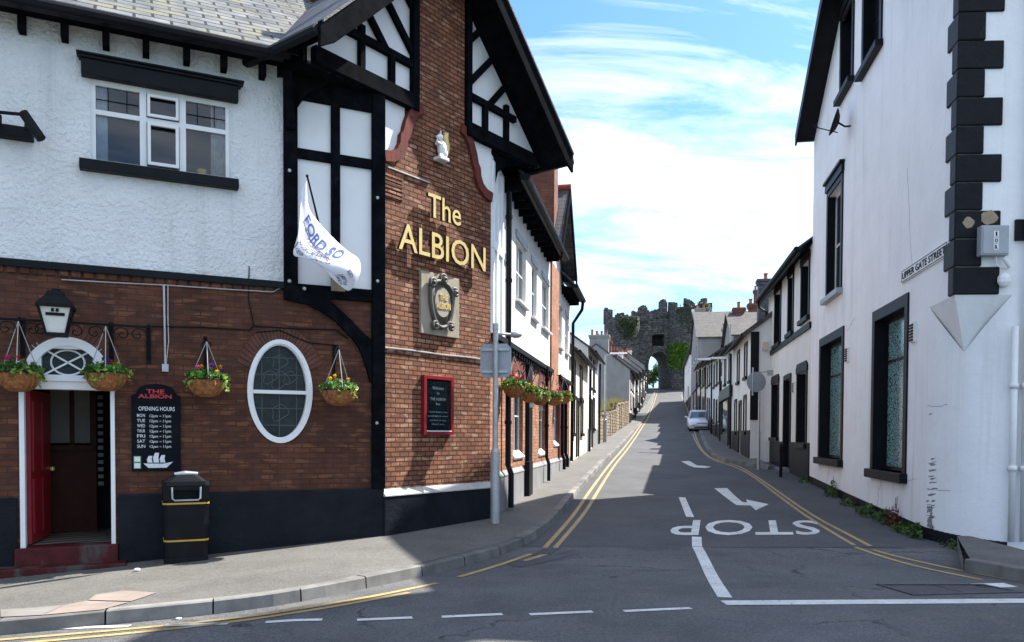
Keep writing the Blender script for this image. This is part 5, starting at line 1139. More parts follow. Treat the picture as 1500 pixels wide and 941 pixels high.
gz = hz(67); house('house', 'white rendered house with a white chimney standing right beside the town gate', R3, v3+43.2, v3+66, gz+6.2, 'white_render', 'slate_brown', 6, 34, (v3+46, v3+51, v3+56), (v3+46, v3+56), (v3+51,), .8, chim=((v3+44.2, -.7, 2.4, .6, 1, 'white_render'),), surround=None)
B8 = Fr((12.9, 46), (.187, 1), (-1, .18)); o = house('house', 'dark slate roofed house set back behind the white gable end on the right', B8, 0, 7, 7.6, 'grey_render', 'slate_brown', 9, 26, (), (), (), None, perp=True, chim=((3.5, -.6, .35, .3, 1, 'brick_chimney'), (3.5, -8, .3, .4, 1, 'grey_render')))
# ================================================================== the town gate
gx = Vector((15.1, 130)); K = Fr(gx, (1, .08), (0, -1)); GZ = 9.0
cg = thing('town_gate', 'ruined grey stone medieval town gate with two round towers and an arch over the road', 'gatehouse', (gx.x, gx.y, GZ))
rc = random.Random(11)
def kz(y): return EYE+(637-y)/1150*130
def ku(x): return K.ux(x)
def tower(u, r, back, tops, n=22):
    # half round tower built as wedges, each with its own broken top
    mb = MB(); c0 = K.P(u, 0)
    for i in range(n):
        a0, a1 = math.pi*i/n, math.pi*(i+1)/n
        p0 = K.P(u-r*math.cos(a0), 0, r*math.sin(a0)); p1 = K.P(u-r*math.cos(a1), 0, r*math.sin(a1)); q0 = K.P(u-(r-1.1)*math.cos(a0), 0, (r-1.1)*math.sin(a0)); q1 = K.P(u-(r-1.1)*math.cos(a1), 0, (r-1.1)*math.sin(a1))
        zt = tops(i/(n-1)); mb.hexa([v+Vector((0, 0, GZ-3)) for v in (p0, p1, q1, q0)], [v+Vector((0, 0, zt)) for v in (p0, p1, q1, q0)])
    zb_ = kz(475); 
    for i in range(n):
        a0, a1 = math.pi*i/n, math.pi*(i+1)/n
        p0 = K.P(u-(r-1.1)*math.cos(a0), zb_, (r-1.1)*math.sin(a0)); p1 = K.P(u-(r-1.1)*math.cos(a1), zb_, (r-1.1)*math.sin(a1)); mb.poly([c0+Vector((0, 0, zb_)), p0, p1])
    return mb
lu0, lu1 = ku(884), ku(936); ru0, ru1 = ku(977), ku(1040)
ltop = lambda t: kz(468)+rc.uniform(-.3, .3)+(1.2 if t < .12 else 0)+(.5 if .35 < t < .55 else 0)
tower((lu0+lu1)/2, (lu1-lu0)/2, 0, ltop).build('round_tower', 'castle', cg)
rtop = lambda t: kz(452)+rc.uniform(-.3, .3)+(1.1 if int(t*10) % 3 == 0 else 0)
tower((ru0+ru1)/2, (ru1-ru0)/2, 0, rtop).build('round_tower', 'castle', cg)
mb = MB(); a0, a1 = ku(949), ku(979); ac = (a0+a1)/2; ar = (a1-a0)/2; zs = kz(533); za = kz(515)
def archz(u): return zs+(za-zs)*math.sqrt(max(0, 1-((u-ac)/ar)**2))
usn = sorted(set(lin(lu1-1.2, a0, 5)+lin(a0, a1, 20)+lin(a1, ru0+1.6, 5)))
w0, w1, wz0, wz1 = ku(953), ku(971.5), kz(506), kz(489)
def body(o0, o1, ztop, win=True):
    for a, b in zip(usn, usn[1:]):
        m = (a+b)/2; lo = archz if a0 < m < a1 else (lambda u: GZ-3)
        if win and w0 < m < w1: K.band(mb, [a, b], lo, lambda u: wz0, o0, o1); K.band(mb, [a, b], lambda u: wz1-.6*((u-ac)/2)**2, ztop, o0, o1)
        else: K.band(mb, [a, b], lo, ztop, o0, o1)
tp_ = [kz(456)+rc.uniform(-.4, .3) for _ in usn]
body(-1.2, .3, lambda u: tp_[min(range(len(usn)), key=lambda i: abs(usn[i]-u))])
body(-6.5, -1.2, lambda u: kz(488) if not (w0 < u < w1) else kz(489), True)
mb.build('gate_wall', 'castle', cg)
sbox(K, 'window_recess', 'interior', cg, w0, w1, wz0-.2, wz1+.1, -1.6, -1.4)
mb = MB()
for i in range(22):
    t0, t1 = math.pi*i/22, math.pi*(i+.9)/22; q = [(ac+(ar+k)*math.cos(t), zs+(za-zs+k)*math.sin(t)) for t, k in ((t0, 0), (t1, 0), (t1, .5), (t0, .5))]; K.poly(mb, q, .2, .42)
mb.build('arch_ring', 'castle', cg)
# broken battlements
def lump(x0, x1, ytop, ybot, o0, o1):
    mb = MB(); n = 6; us_ = lin(ku(x0), ku(x1), n); z1 = kz(ytop); z0 = kz(ybot)-.6
    for a, b in zip(us_, us_[1:]):
        m = ((a+b)/2-us_[0])/(us_[-1]-us_[0]); K.band(mb, [a, b], lambda u: z0, lambda u: z1-rc.uniform(0, .25)-1.1*max(0, abs(m-.5)*2-.55), o0, o1)
    mb.build('merlon', 'castle', cg)
for b in ((883.5, 890, 451, 470, -.4, .5), (898, 913, 460, 470, .8, 1.6), (934, 946, 446.5, 466, -.6, .6), (956, 964, 452, 460, -.6, .5), (964.5, 975, 437.5, 458, -.6, .5), (977.5, 988, 442, 456, -.3, .6), (997, 1010, 442, 456, 1.6, 2.4), (1016, 1027, 442, 456, 1.4, 2.2), (1031, 1040.5, 443, 458, -.5, .5)): lump(*b)
mb = MB(); x0 = ku(1040)
for i in range(12): K.band(mb, [x0+i*1.6, x0+i*1.6+1.6], lambda u: GZ-3, lambda u, i=i: kz(470)-.1*i+rc.uniform(-.2, .2)+(.8 if i % 2 else 0), -1.5, .2)
tag(mb.build('town_wall', 'castle', None, origin=K.P(x0, GZ)), 'old grey stone town wall running right from the gate towers', 'wall')
mb = MB()
for i in range(14): K.band(mb, [lu0-.2-i*1.6-1.6, lu0-.2-i*1.6], lambda u: GZ-6, lambda u, i=i: kz(508)-.2*i+rc.uniform(-.2, .2), -1.5, .2)
tag(mb.build('town_wall', 'castle', None, origin=K.P(lu0-2, GZ)), 'lower grey stone town wall hidden behind the left terrace roofs', 'wall')
# ------------------------------------------------------------------ leaves
def leaf_cloud(mb, pts, size, r, flat=None, n=4):
    for p in pts:
        s = size*r.uniform(.6, 1.4); a = Vector((r.gauss(0, 1), r.gauss(0, 1), r.gauss(0, 1))).normalized(); b = a.orthogonal().normalized(); c = a.cross(b); th = r.uniform(0, 6.28)
        b, c = b*math.cos(th)+c*math.sin(th), c*math.cos(th)-b*math.sin(th)
        mb.add([p-b*s, p+c*s*.55, p+b*s, p-c*s*.55], [(0, 1, 2, 3)])
def ivy(name, label, fr, x0, y0, x1, y1, o, n, size, mat, seed):
    r = random.Random(seed); mb = MB(); u0, u1, z0, z1 = fr.rect(x0, y0, x1, y1, 0); pts = []
    cl = [(r.uniform(u0, u1), r.uniform(z0, z1), r.uniform(.5, 1.3)) for _ in range(24)]
    while len(pts) < n:
        cu, cz, cr_ = r.choice(cl); u = cu+r.gauss(0, cr_*.6); z = cz+r.gauss(0, cr_*.8)
        if u0-.3 < u < u1+.3 and z0-.2 < z < z1+.4: pts.append(fr.P(u, z, o(u) + r.uniform(0, .5)))
    leaf_cloud(mb, pts, size, r); ob = mb.build(name, mat, None, origin=fr.P((u0+u1)/2, z0, 1), recalc=False); return tag(ob, label, 'ivy')
def on_tower(u0, u1): c_, r_ = (u0+u1)/2, (u1-u0)/2; return lambda u: math.sqrt(max(0, r_*r_-(u-c_)**2))+.05
ivy('ivy', 'bright green ivy hanging on the right tower beside the gate arch', K, 978, 508, 997, 543, on_tower(ru0, ru1), 2600, .16, 'ivy', 1)
ivy('ivy', 'dull brown green creeper spread over the left gate tower', K, 900, 470, 928, 500, on_tower(lu0, lu1), 900, .15, 'ivy_dark', 2)
ivy('ivy', 'dark creeper patches high on the right gate tower', K, 985, 452, 1030, 490, on_tower(ru0, ru1), 900, .15, 'ivy_dark', 3)
def tree(name, label, base, h, rad, seed, n=2600, leaf='tree_leaf', size=.22, cat='tree', trunk=.25):
    r = random.Random(seed); o = thing(name, label, cat, base, None); base = Vector(base); mb = MB(); top = base+Vector((r.uniform(-.3, .3), 0, h*.55))
    mb.tube([base-Vector((0, 0, .3)), base+Vector((0, 0, h*.25)), top], [trunk, trunk*.75, trunk*.4], 8); blobs = []
    for i in range(9):
        a = r.uniform(0, 6.28); e = base+Vector((math.cos(a)*rad*r.uniform(.35, .85), math.sin(a)*rad*r.uniform(.35, .85), h*r.uniform(.5, .92))); mb.tube([base+Vector((0, 0, h*.3)), (top+e)/2, e], [trunk*.4, trunk*.25, trunk*.1], 6); blobs.append((e, rad*r.uniform(.28, .48)))
    mb.build('trunk', 'bark', o); mb = MB(); pts = []
    for i in range(n):
        c, s = r.choice(blobs); v = Vector((r.gauss(0, 1), r.gauss(0, 1), r.gauss(0, .8))).normalized()*s*r.uniform(.5, 1.05)**.5; pts.append(c+v)
    leaf_cloud(mb, pts, size, r); mb.build('crown', leaf, o, recalc=False); return o
tree('broadleaf_tree', 'green tree seen through the gate arch on the left', (28.3, 158, 11.2), 4.2, 2.6, 1); tree('broadleaf_tree', 'taller green tree showing through the middle of the gate arch', (33.2, 176, 11.9), 6.2, 3.4, 2); tree('broadleaf_tree', 'bushy tree low in the gate arch behind the other trees', (31.2, 190, 12.4), 4.4, 3.0, 3)
tree('broadleaf_tree', 'yellow green bushy tree behind the grey house roof by the gate', (30.2, 106, 7.5), 8.2, 2.0, 4, 1800, 'bush_leaf', .2); tree('broadleaf_tree', 'small dark tree on the town wall right of the gate towers', (35.3, 133, 12), 10.0, 2.2, 5, 1500, 'tree_leaf', .2)
# ================================================================== things on and in front of the pub
LET = thing('pub_lettering', 'gold raised letters reading The ALBION on the brick corner of the pub', 'sign', C.P(CW/2, 4.2))
def letters(txt, u0, u1, z0, z1, slope=0):
    adv = []; vs, fs = text_geo(txt, 0, .006); xa = min(v.x for v in vs); xb = max(v.x for v in vs); ya = min(v.y for v in vs); yb = max(v.y for v in vs)
    x = 0
    # one mesh per letter: letters are laid out by measuring growing strings
    ends = []
    for i in range(len(txt)):
        g, _ = text_geo(txt[:i+1], 0, .006); ends.append(max(v.x for v in g))
    for i, chr_ in enumerate(txt):
        g, gf = text_geo(chr_, 1.0, .006); w_ = max(v.x for v in g)-min(v.x for v in g); gx0 = ends[i]-w_; mn = min(v.x for v in g)
        mb = MB(); P_ = []
        for v in g:
            X = (gx0+v.x-mn-xa)/(xb-xa); P_.append(C.P(u0+(u1-u0)*X, z0+(z1-z0)*(v.y-ya)/(yb-ya), .075 if v.z < 0 else .125))
        for f in gf:
            nf = all(g[k].z > .5 for k in f); mb.add([P_[k] for k in f], [tuple(range(len(f)))], 0 if nf else 1)
        mb.build('letter', ['gold', 'letter_side'], LET, weld=True, recalc=False)
ua, ub = C.hit(584, 367, .12), C.hit(711, 397, .12); letters('ALBION', ua[0], ub[0], (ua[1]+ub[1])/2-.0, (ua[1]+ub[1])/2+.415)
uc_, ud = C.hit(627, 318, .12), C.hit(675, 331, .12); letters('The', uc_[0], ud[0], (uc_[1]+ud[1])/2, (uc_[1]+ud[1])/2+.37)
# the white squirrel figure
u_, z_ = C.hit(648, 236, .1); sq = thing('squirrel_figure', 'small white squirrel figure with a yellow tail fixed above the gold lettering', 'figure', C.P(u_, z_))
sqb = MB(); rotC = Matrix.Rotation(math.atan2(C.d.y, C.d.x), 4, 'Z').to_3x3()
def cp(u, z, o): return C.P(u_+u, z_+z, o)
sqb.prism([cp(-.11, 0, 0), cp(.11, 0, 0), cp(.11, 0, .16), cp(-.11, 0, .16)], (0, 0, .05))
for c_, r_ in (((.0, .19, .09), (.085, .075, .14)), ((.03, .12, .09), (.075, .08, .08)), ((-.05, .365, .095), (.062, .05, .052)), ((-.105, .35, .10), (.04, .032, .028)), ((-.025, .44, .075), (.014, .014, .035)), ((-.055, .44, .115), (.014, .014, .035)), ((-.085, .25, .12), (.05, .022, .022)), ((-.085, .25, .06), (.05, .022, .022)), ((-.05, .07, .12), (.06, .03, .03)), ((-.11, .28, .09), (.025, .03, .03))): sqb.ball(cp(*c_), r_, 12, 0, rotC)
sqo = sqb.build('body', 'panel_white', sq, smooth=True); md = sqo.modifiers.new('remesh', 'REMESH'); md.mode = 'VOXEL'; md.voxel_size = .012; md.use_smooth_shade = True
mb = MB(); mb.tube([cp(.06, .07, .07), cp(.115, .16, .08), cp(.115, .28, .085), cp(.075, .38, .09), cp(.085, .45, .09), cp(.125, .46, .09), cp(.14, .42, .09)], [.03, .05, .058, .055, .05, .038, .02], 10); mb.build('tail', 'gold', sq, smooth=True)
# carved stone plaque
u0, u1 = C.ux(617.5, .06), C.ux(673, .06); z0, z1 = C.hit(645, 492, .06)[1], C.hit(645, 402, .06)[1]; cu, cz = (u0+u1)/2, (z0+z1)/2+.02; pw, ph = (u1-u0), (z1-z0)
plq = thing('stone_plaque', 'carved stone plaque with dark scrolled shield and small gold words THE ALBION', 'plaque', C.P(cu, z0)); mb = MB(); C.box(mb, u0, u1, z0, z1, 0, .05); mb.build('slab', 'stone_panel', plq, bevel=.008)
mb = MB(); sh_ = [(-.30, .24), (-.20, .33), (-.08, .36), (.08, .34), (.18, .30), (.30, .18), (.27, -.02), (.24, -.18), (.14, -.34), (0, -.40), (-.14, -.36), (-.24, -.22), (-.30, .0)]
pts = smooth_line([Vector((a*pw, b*ph)) for a, b in sh_+sh_[:1]], 2); mb.tube([C.P(cu+p.x, cz+p.y, .085) for p in pts], .035, 8)
C.poly(mb, [(cu+p.x*.93, cz+p.y*.93) for p in pts[:-1]], .045, .085)
def scroll(a, b, r0, turns, sgn=1): mb.tube([C.P(cu+a*pw+sgn*r0*(1-t/34)*math.cos(turns*6.28*t/34), cz+b*ph+r0*(1-t/34)*math.sin(turns*6.28*t/34), .09+.05*t/34) for t in range(33)], .028, 6)
for a, b, s_ in ((-.27, .30, 1), (.02, .40, -1), (.32, .22, -1), (-.20, -.38, 1), (.20, -.36, -1)): scroll(a, b, .085, 1.6, s_)
mb.build('scrollwork', 'dark_stone', plq, smooth=True)
mb = MB(); C.poly(mb, [(cu+.20*pw*math.cos(t), cz+.02*ph+.24*ph*math.sin(t)) for t in [2*math.pi*i/28 for i in range(28)]], .085, .10); mb.build('medallion', 'stone_panel', plq)
mb = MB(); put_text(mb, C, 'THE', cu-.10*pw, cu+.11*pw, cz+.055*ph, cz+.15*ph, .10, .012, .02); put_text(mb, C, 'ALBION', cu-.18*pw, cu+.19*pw, cz-.09*ph, cz+.01*ph, .10, .012, .015); mb.build('lettering', 'gold', plq)
mb = MB(); mb.tube([cp(0, .46, .05), cp(.0, .47, .12)], .01, 6)
# framed notice
u0, u1 = C.ux(620, .05), C.ux(663.5, .05); z0, z1 = C.hit(640, 637.5, .05)[1], C.hit(640, 551, .05)[1]; nb_ = thing('notice_board', 'red framed glazed notice board with chalked welcome on the brick corner', 'notice board', C.P((u0+u1)/2, z0)); mb = MB(); f = .06
for b_ in ((u0, u0+f, z0, z1), (u1-f, u1, z0, z1), (u0+f, u1-f, z0, z0+f), (u0+f, u1-f, z1-f, z1)): C.box(mb, *b_, 0, .075)
mb.build('frame', 'red_paint', nb_, bevel=.006); sbox(C, 'board', 'blackboard', nb_, u0+f, u1-f, z0+f, z1-f, .0, .04)
mb = MB(); um = (u0+u1)/2; hw = (u1-u0)/2-f
for t_, y_, h_, k in (('Welcome', .77, .05, .45), ('to', .69, .035, .10), ('THE ALBION', .585, .045, .62), ('Inn', .51, .035, .16), ('Open every day', .37, .035, .78), ('good ales & wines', .30, .035, .80), ('served all day', .23, .032, .66), ('thank you', .165, .032, .5)):
    zz_ = z0+(z1-z0)*y_; put_text(mb, C, t_, um-hw*k, um+hw*k, zz_, zz_+h_, .041, .002)
mb.build('lettering', 'chalk', nb_); sbox(C, 'pane', 'glass', nb_, u0+f, u1-f, z0+f, z1-f, .055, .058); sbox(C, 'ledge_strip', 'white_plastic', nb_, u0+f, u1-f, z0+f-.004, z0+f+.012, .06, .08)
# opening hours board
u0, u1 = F.ux(192.5, .04), F.ux(264.5, .04); z0, z1 = F.hit(228, 690, .04)[1], F.hit(228, 580, .04)[1]; um = (u0+u1)/2; hw = (u1-u0)/2
ob_ = thing('opening_hours_board', 'black arched chalkboard of opening hours beside the pub door', 'chalkboard', F.P(um, z0)); mb = MB(); F.poly(mb, [(u0, z0), (u1, z0), (u1, z1), (u1-.05, z1+.02), (u1-.07, z1+.06)]+[(um+hw*.75*math.cos(t), z1+.06+.10*math.sin(t)) for t in [math.pi*i/12 for i in range(1, 12)]]+[(u0+.07, z1+.06), (u0+.05, z1+.02), (u0, z1)], 0, .035); mb.build('board', 'blackboard', ob_, bevel=.006)
H_ = z1-z0; mb = MB(); put_text(mb, F, 'THE', um-.12, um+.10, z1+.03, z1+.085, .036, .003, .03); put_text(mb, F, 'ALBION', um-.22, um+.19, z1-.035, z1+.02, .036, .003, .03); mb.build('name_lettering', 'red_letter', ob_)
mb = MB(); put_text(mb, F, 'OPENING HOURS', um-hw*.72, um+hw*.76, z0+H_*.80, z0+H_*.855, .036, .003, .008); mb.build('lettering', 'chalk', ob_)
for i, (d_, o_, c_) in enumerate((('MON', '12pm', '11pm'), ('TUE', '12pm', '11pm'), ('WED', '12pm', '11pm'), ('THUR', '12pm', '11pm'), ('FRI', '12pm', '11pm'), ('SAT', '12pm', '11pm'), ('SUN', '12pm', '11pm'))):
    mb = MB(); z_ = z0+H_*(.715-i*.068); put_text(mb, F, d_, um-hw*.78, um-hw*.46, z_, z_+.042, .036, .003, .006); put_text(mb, F, o_, um-hw*.27, um+hw*.06, z_-.012, z_+.036, .036, .003, .004); put_text(mb, F, '-', um+hw*.13, um+hw*.20, z_+.012, z_+.018, .036, .003, .0); put_text(mb, F, c_, um+hw*.28, um+hw*.60, z_-.012, z_+.036, .036, .003, .004); mb.build('lettering', 'chalk', ob_)
mb = MB(); F.poly(mb, [(um-.16, z0+.10), (um-.10, z0+.04), (um+.12, z0+.04), (um+.20, z0+.12), (um+.08, z0+.095)], .036, .039)
for k, (x0, x1, h0, h1) in enumerate(((-.11, -.05, .11, .20), (-.035, .03, .11, .24), (.045, .105, .11, .21))):
    F.poly(mb, [(um+x0, z0+h0), (um+x1, z0+h0), (um+x1-.01, z0+(h0+h1)/2), (um+x1, z0+h1), (um+x0+.015, z0+h1), (um+x0-.01, z0+(h0+h1)/2)], .036, .0385)
mb.build('chalk_ship', 'chalk', ob_); sbox(F, 'sticker', 'green_sticker', ob_, u0+.02, u0+.11, z0+.03, z0+.20, .035, .038)
for k in (.04, .125): sbox(F, 'sticker_square', 'white_plastic', ob_, u0+.03, u0+.10, z0+k, z0+k+.065, .038, .041)
# lantern on its wrought iron bracket
lu, lo = F.ux(84, .55), .55; lz0 = F.hit(84, 493, .55)[1]; lz1 = F.hit(84, 452, .55)[1]
br = thing('iron_bracket', 'long wrought iron bracket rail with scrolls above the pub door', 'bracket', F.P(lu, lz0)); zr_ = F.hit(150, 474, .4)[1]
mb = MB(); ul, ur_ = F.ux(-60, .3), F.ux(221, .3); mb.tube([F.P(ul, zr_, .30), F.P(ur_, zr_, .30)], .016, 6)
for px in (30, 163, 219): u_ = F.ux(px, .3); mb.tube([F.P(u_, zr_+.03, .30), F.P(u_, zr_-.40, .02)], .016, 6); mb.tube([F.P(u_, zr_+.02, .30), F.P(u_, zr_+.02, 0)], .014, 6); F.box(mb, u_-.03, u_+.03, zr_-.45, zr_+.06, 0, .02)
def spiral(mb, fr, u, z, o, r, sgn=1, turns=1.4, r_=.008): mb.tube([fr.P(u+sgn*r*(1-t/30)*math.cos(turns*6.28*t/30), z+r*(1-t/30)*math.sin(turns*6.28*t/30), o) for t in range(29)], r_, 5)
for px, s_ in ((10, 1), (48, -1), (62, 1), (112, -1), (140, 1), (180, -1), (203, 1)): spiral(mb, F, F.ux(px, .3), zr_-.11, .30, .10, s_)
mb.build('ironwork', 'iron', br)
ln = thing('lantern', 'black iron lantern with white glass panes over the pub door', 'lantern', F.P(lu, lz0, lo)); mb = MB()
def fr4(w_, z): return [F.P(lu-w_, z, lo+w_), F.P(lu+w_, z, lo+w_), F.P(lu+w_, z, lo-w_), F.P(lu-w_, z, lo-w_)]
LW0, LW1 = .105, .175; b4, t4 = fr4(LW0, lz0+.03), fr4(LW1, lz1)
for i in range(4): mb.tube([b4[i], t4[i]], .014, 6)
mb.hexa(fr4(.12, lz0), fr4(.115, lz0+.035)); mb.hexa(fr4(.20, lz1-.005), fr4(.20, lz1+.03)); mb.hexa(fr4(.20, lz1+.03), fr4(.10, lz1+.15)); mb.hexa(fr4(.105, lz1+.15), fr4(.085, lz1+.20)); mb.tube([F.P(lu, lz1+.2, lo), F.P(lu, lz1+.23, lo)], .05, 10); mb.tube([F.P(lu, lz0, lo), F.P(lu, zr_-.02, lo), F.P(lu, zr_-.03, .02)], .016, 6)
mb.build('frame', 'iron', ln)
mb = MB(); mb.hexa(fr4(LW0-.012, lz0+.035), fr4(LW1-.016, lz1-.005)); gl_ = mb.build('glass_pane', 'lamp_glass', ln)
mb = MB(); kq = lambda u, z: F.P(lu+u, lz0+.03+z, lo+LW0+(LW1-LW0)*z/(lz1-lz0)+.004)
mb.add([kq(-.10, .20), kq(.10, .20), kq(.10, .235), kq(-.10, .235)], [(0, 1, 2, 3)])
for a, b in ((-.035, .02), (-.02, .0), (.012, .02), (.03, .0)): mb.add([kq(a-.008, .245), kq(a+.008, .245), kq(a+.008+b*.3, .285), kq(a-.008+b*.3, .285)], [(0, 1, 2, 3)])
mb.build('emblem', 'iron', ln)
# flower baskets
def basket_local(R_, seed, cols, trail=1, nl=300):
    r = random.Random(seed); root = thing('flower_basket', 'x', 'flower basket')
    mb = MB(); n = 20
    prof_ = [(R_, 0), (R_*.97, -.06), (R_*.86, -.13), (R_*.66, -.19), (R_*.35, -.225), (.001, -.23)]
    vs, fs = [], []
    for i, (q, h) in enumerate(prof_):
        for k in range(n*2): a = 6.2832*k/(n*2); rr_ = q*(1+(.03 if k % 2 else -.03)+r.uniform(-.035, .035)); vs.append((rr_*math.cos(a), rr_*math.sin(a), h))
    N_ = n*2
    for i in range(len(prof_)-1):
        for k in range(N_): fs.append((i*N_+k, i*N_+(k+1) % N_, (i+1)*N_+(k+1) % N_, (i+1)*N_+k))
    mb.add(vs, fs); mb.poly([(R_*.97*math.cos(6.2832*k/20), R_*.97*math.sin(6.2832*k/20), -.02) for k in range(20)]); bk = mb.build('bowl', 'coir', root)
    mb = MB(); mb.tube([(R_*1.01*math.cos(6.2832*k/24), R_*1.01*math.sin(6.2832*k/24), 0) for k in range(25)], .009, 5); mb.build('rim', 'iron', bk)
    mb = MB(); mb2 = MB(); P1 = []; P2 = []
    for i in range(nl):
        a, q = r.uniform(0, 6.283), R_*math.sqrt(r.random())*1.08; P1.append(Vector((q*math.cos(a), q*math.sin(a), r.uniform(-.01, .17)*(1.1-q/R_*.6))))
    for k in range(7*trail):
        a = r.uniform(0, 6.283)
        for j in range(r.randint(4, 11)): P2.append(Vector(((R_*1.03+r.uniform(0, .04))*math.cos(a+r.gauss(0, .12)), (R_*1.03+r.uniform(0, .04))*math.sin(a+r.gauss(0, .12)), .05-.02*j+r.uniform(-.01, .02))))
    leaf_cloud(mb, P1, .038, r); mb.build('leaves', 'leaf', root, recalc=False); leaf_cloud(mb2, P2, .03, r); mb2.build('trailing_leaves', 'leaf_light', root, recalc=False)
    for c_, n_ in cols:
        mb = MB()
        for i in range(n_):
            a, q = r.uniform(0, 6.283), R_*r.uniform(.25, .98); p = Vector((q*math.cos(a), q*math.sin(a), .09+r.uniform(0, .11)))
            for k in range(6):
                t_ = k*1.047+r.uniform(0, .4); d = Vector((math.cos(t_), math.sin(t_), r.uniform(-.1, .6)))*.036; e = d.cross(Vector((0, 0, 1))).normalized()*.02; mb.add([p, p+d*.6+e, p+d*1.15, p+d*.6-e], [(0, 1, 2, 3)])
            for k in range(5):
                t_ = k*1.257; d = Vector((math.cos(t_)*.8, r.uniform(-.4, .4), math.sin(t_)))*.03; e = d.cross(Vector((0, 1, 0))).normalized()*.016; mb.add([p, p+d*.6+e, p+d*1.1, p+d*.6-e], [(0, 1, 2, 3)])
        mb.build('flowers', 'fl_'+c_, root, recalc=False)
    return root
def hang(root, fr, u, z, o, R_, arm, zh, label, group='flower baskets hanging on the pub'):
    root.location = fr.P(u, z, o); root['label'] = label; root['group'] = group
    a = math.atan2(fr.d.y, fr.d.x)
    mb = MB(); top = Vector((0, 0, zh-z))
    for k in range(3): t_ = a+math.pi/6+k*2.0944; mb.tube([Vector((R_*math.cos(t_), R_*math.sin(t_), 0))+root.location, top+root.location], .006, 5)
    mb.build('chain', 'metal_grey', root)
    if arm:
        mb = MB(); mb.tube([fr.P(u, zh+.03, 0), fr.P(u, zh+.07, o*.6), fr.P(u, zh+.05, o), fr.P(u, zh, o+.01)], .012, 6); mb.tube([fr.P(u, zh-.30, .01), fr.P(u, zh+.04, o*.8)], .009, 5); fr.box(mb, u-.018, u+.018, zh-.36, zh+.10, 0, .015); spiral(mb, fr, u, zh-.04, o*.4, .07); mb.build('arm', 'iron', root)
for k, (px, py, cols, lb, arm, seed) in enumerate(((26, 546, (('pink', 4), ('red', 2), ('white', 1)), 'hanging basket of pink and red flowers left of the door fanlight', False, 21), (155, 546, (('red', 3), ('yellow', 2), ('purple', 3)), 'hanging basket of red yellow and purple flowers right of the door fanlight', False, 22), (304, 556, (('pink', 3), ('yellow', 3), ('purple', 4)), 'hanging basket with pink yellow and purple flowers between door and oval window', True, 23), (499, 571, (('yellow', 6),), 'hanging basket with only yellow flowers right of the oval window', True, 24))):
    Rk = .235; o_ = .30 if k < 2 else .34; u_, z_ = F.hit(px, py, o_+.1); b = basket_local(Rk, seed, cols, 2); zh = (zr_-.02) if not arm else F.hit(px, (500 if k == 2 else 512), o_)[1]
    hang(b, F, u_, z_, o_, Rk, arm, zh, lb)
for k, (px, py, o_, cols, lb) in enumerate(((753, 565, .27, (('magenta', 3), ('red', 4)), 'nearest street side basket with red and magenta flowers by the sign post'), (777, 575, .25, (('yellow', 5),), 'second street side basket with yellow flowers'), (791, 580, .22, (('yellow', 3), ('white', 1)), 'third street side basket trailing pale leaves'), (811, 582, .24, (('pink', 5),), 'fourth street side basket with pink flowers'), (826, 580, .26, (('red', 5), ('pink', 1)), 'farthest street side basket with red flowers'))):
    u_, z_ = S.hit(px, py, o_); b = basket_local(.21, 40+k, cols, 3); hang(b, S, u_, z_, o_, .21, True, z_+.55, lb)
for k, (px, py, lb) in enumerate(((779, 592, 'white shaded wall lamp under the second street side basket'), (792, 597, 'white shaded wall lamp under the third street side basket'))):
    u_, z_ = S.hit(px, py, .2); o = thing('wall_lamp', lb, 'lamp', S.P(u_, z_, .2), 'wall lamps on the street side'); p = S.P(u_, z_, .2); mb = MB(); mb.lathe([(.055, .12), (.075, -.06), (.06, -.08), (.0, -.08)], p, 4); mb.build('shade', 'lamp_glass', o); mb = MB(); mb.tube([S.P(u_, z_+.18, 0), S.P(u_, z_+.22, .12), p+Vector((0, 0, .12))], .012, 6); mb.lathe([(.0, .17), (.07, .12)], p, 4); mb.build('arm', 'iron', o)
# litter bin
bu0, bu1 = F.ux(232, .5), F.ux(308, .25); p0 = F.P((bu0+bu1)/2, 0, .36); gz_ = T(p0.x, p0.y)+KH+.01; BW = (bu1-bu0)/2*.86; BD = .23
Bf = Fr(p0.xy, F.d.xy, (0, -1)); lb_ = thing('litter_bin', 'black plastic litter bin with two gold bands beside the pub door', 'litter bin', (p0.x, p0.y, gz_)); mb = MB()
def rr4(mb_, f, w0, d0, z0, w1, d1, z1, c=.05):
    def ring(w_, d_, z): return [f.P(a, gz_+z, b) for a, b in ((-w_+c, -d_), (w_-c, -d_), (w_, -d_+c), (w_, d_-c), (w_-c, d_), (-w_+c, d_), (-w_, d_-c), (-w_, -d_+c))]
    a, b = ring(w0, d0, z0), ring(w1, d1, z1); mb_.add(a+b, [tuple(range(7, -1, -1)), tuple(range(8, 16))]+[(i, (i+1) % 8, 8+(i+1) % 8, 8+i) for i in range(8)])
rr4(mb, Bf, BW*.93, BD*.9, .0, BW, BD, .80); mb.build('body', 'bin', lb_, bevel=.01)
mb = MB()
for b_ in ((-BW, -BW*.62, .802, 1.0), (BW*.62, BW, .802, 1.0)): Bf.box(mb, b_[0], b_[1], gz_+b_[2], gz_+b_[3], -BD, BD)
Bf.box(mb, -BW*.62, BW*.62, gz_+.802, gz_+1.0, -BD, BD-.12); Bf.box(mb, -BW*.62, BW*.62, gz_+.94, gz_+1.0, BD-.12, BD); rr4(mb, Bf, BW*1.03, BD*1.05, 1.0, BW*1.0, BD, 1.05); rr4(mb, Bf, BW*.9, BD*.9, 1.05, BW*.55, BD*.5, 1.13); mb.build('hood', 'bin', lb_)
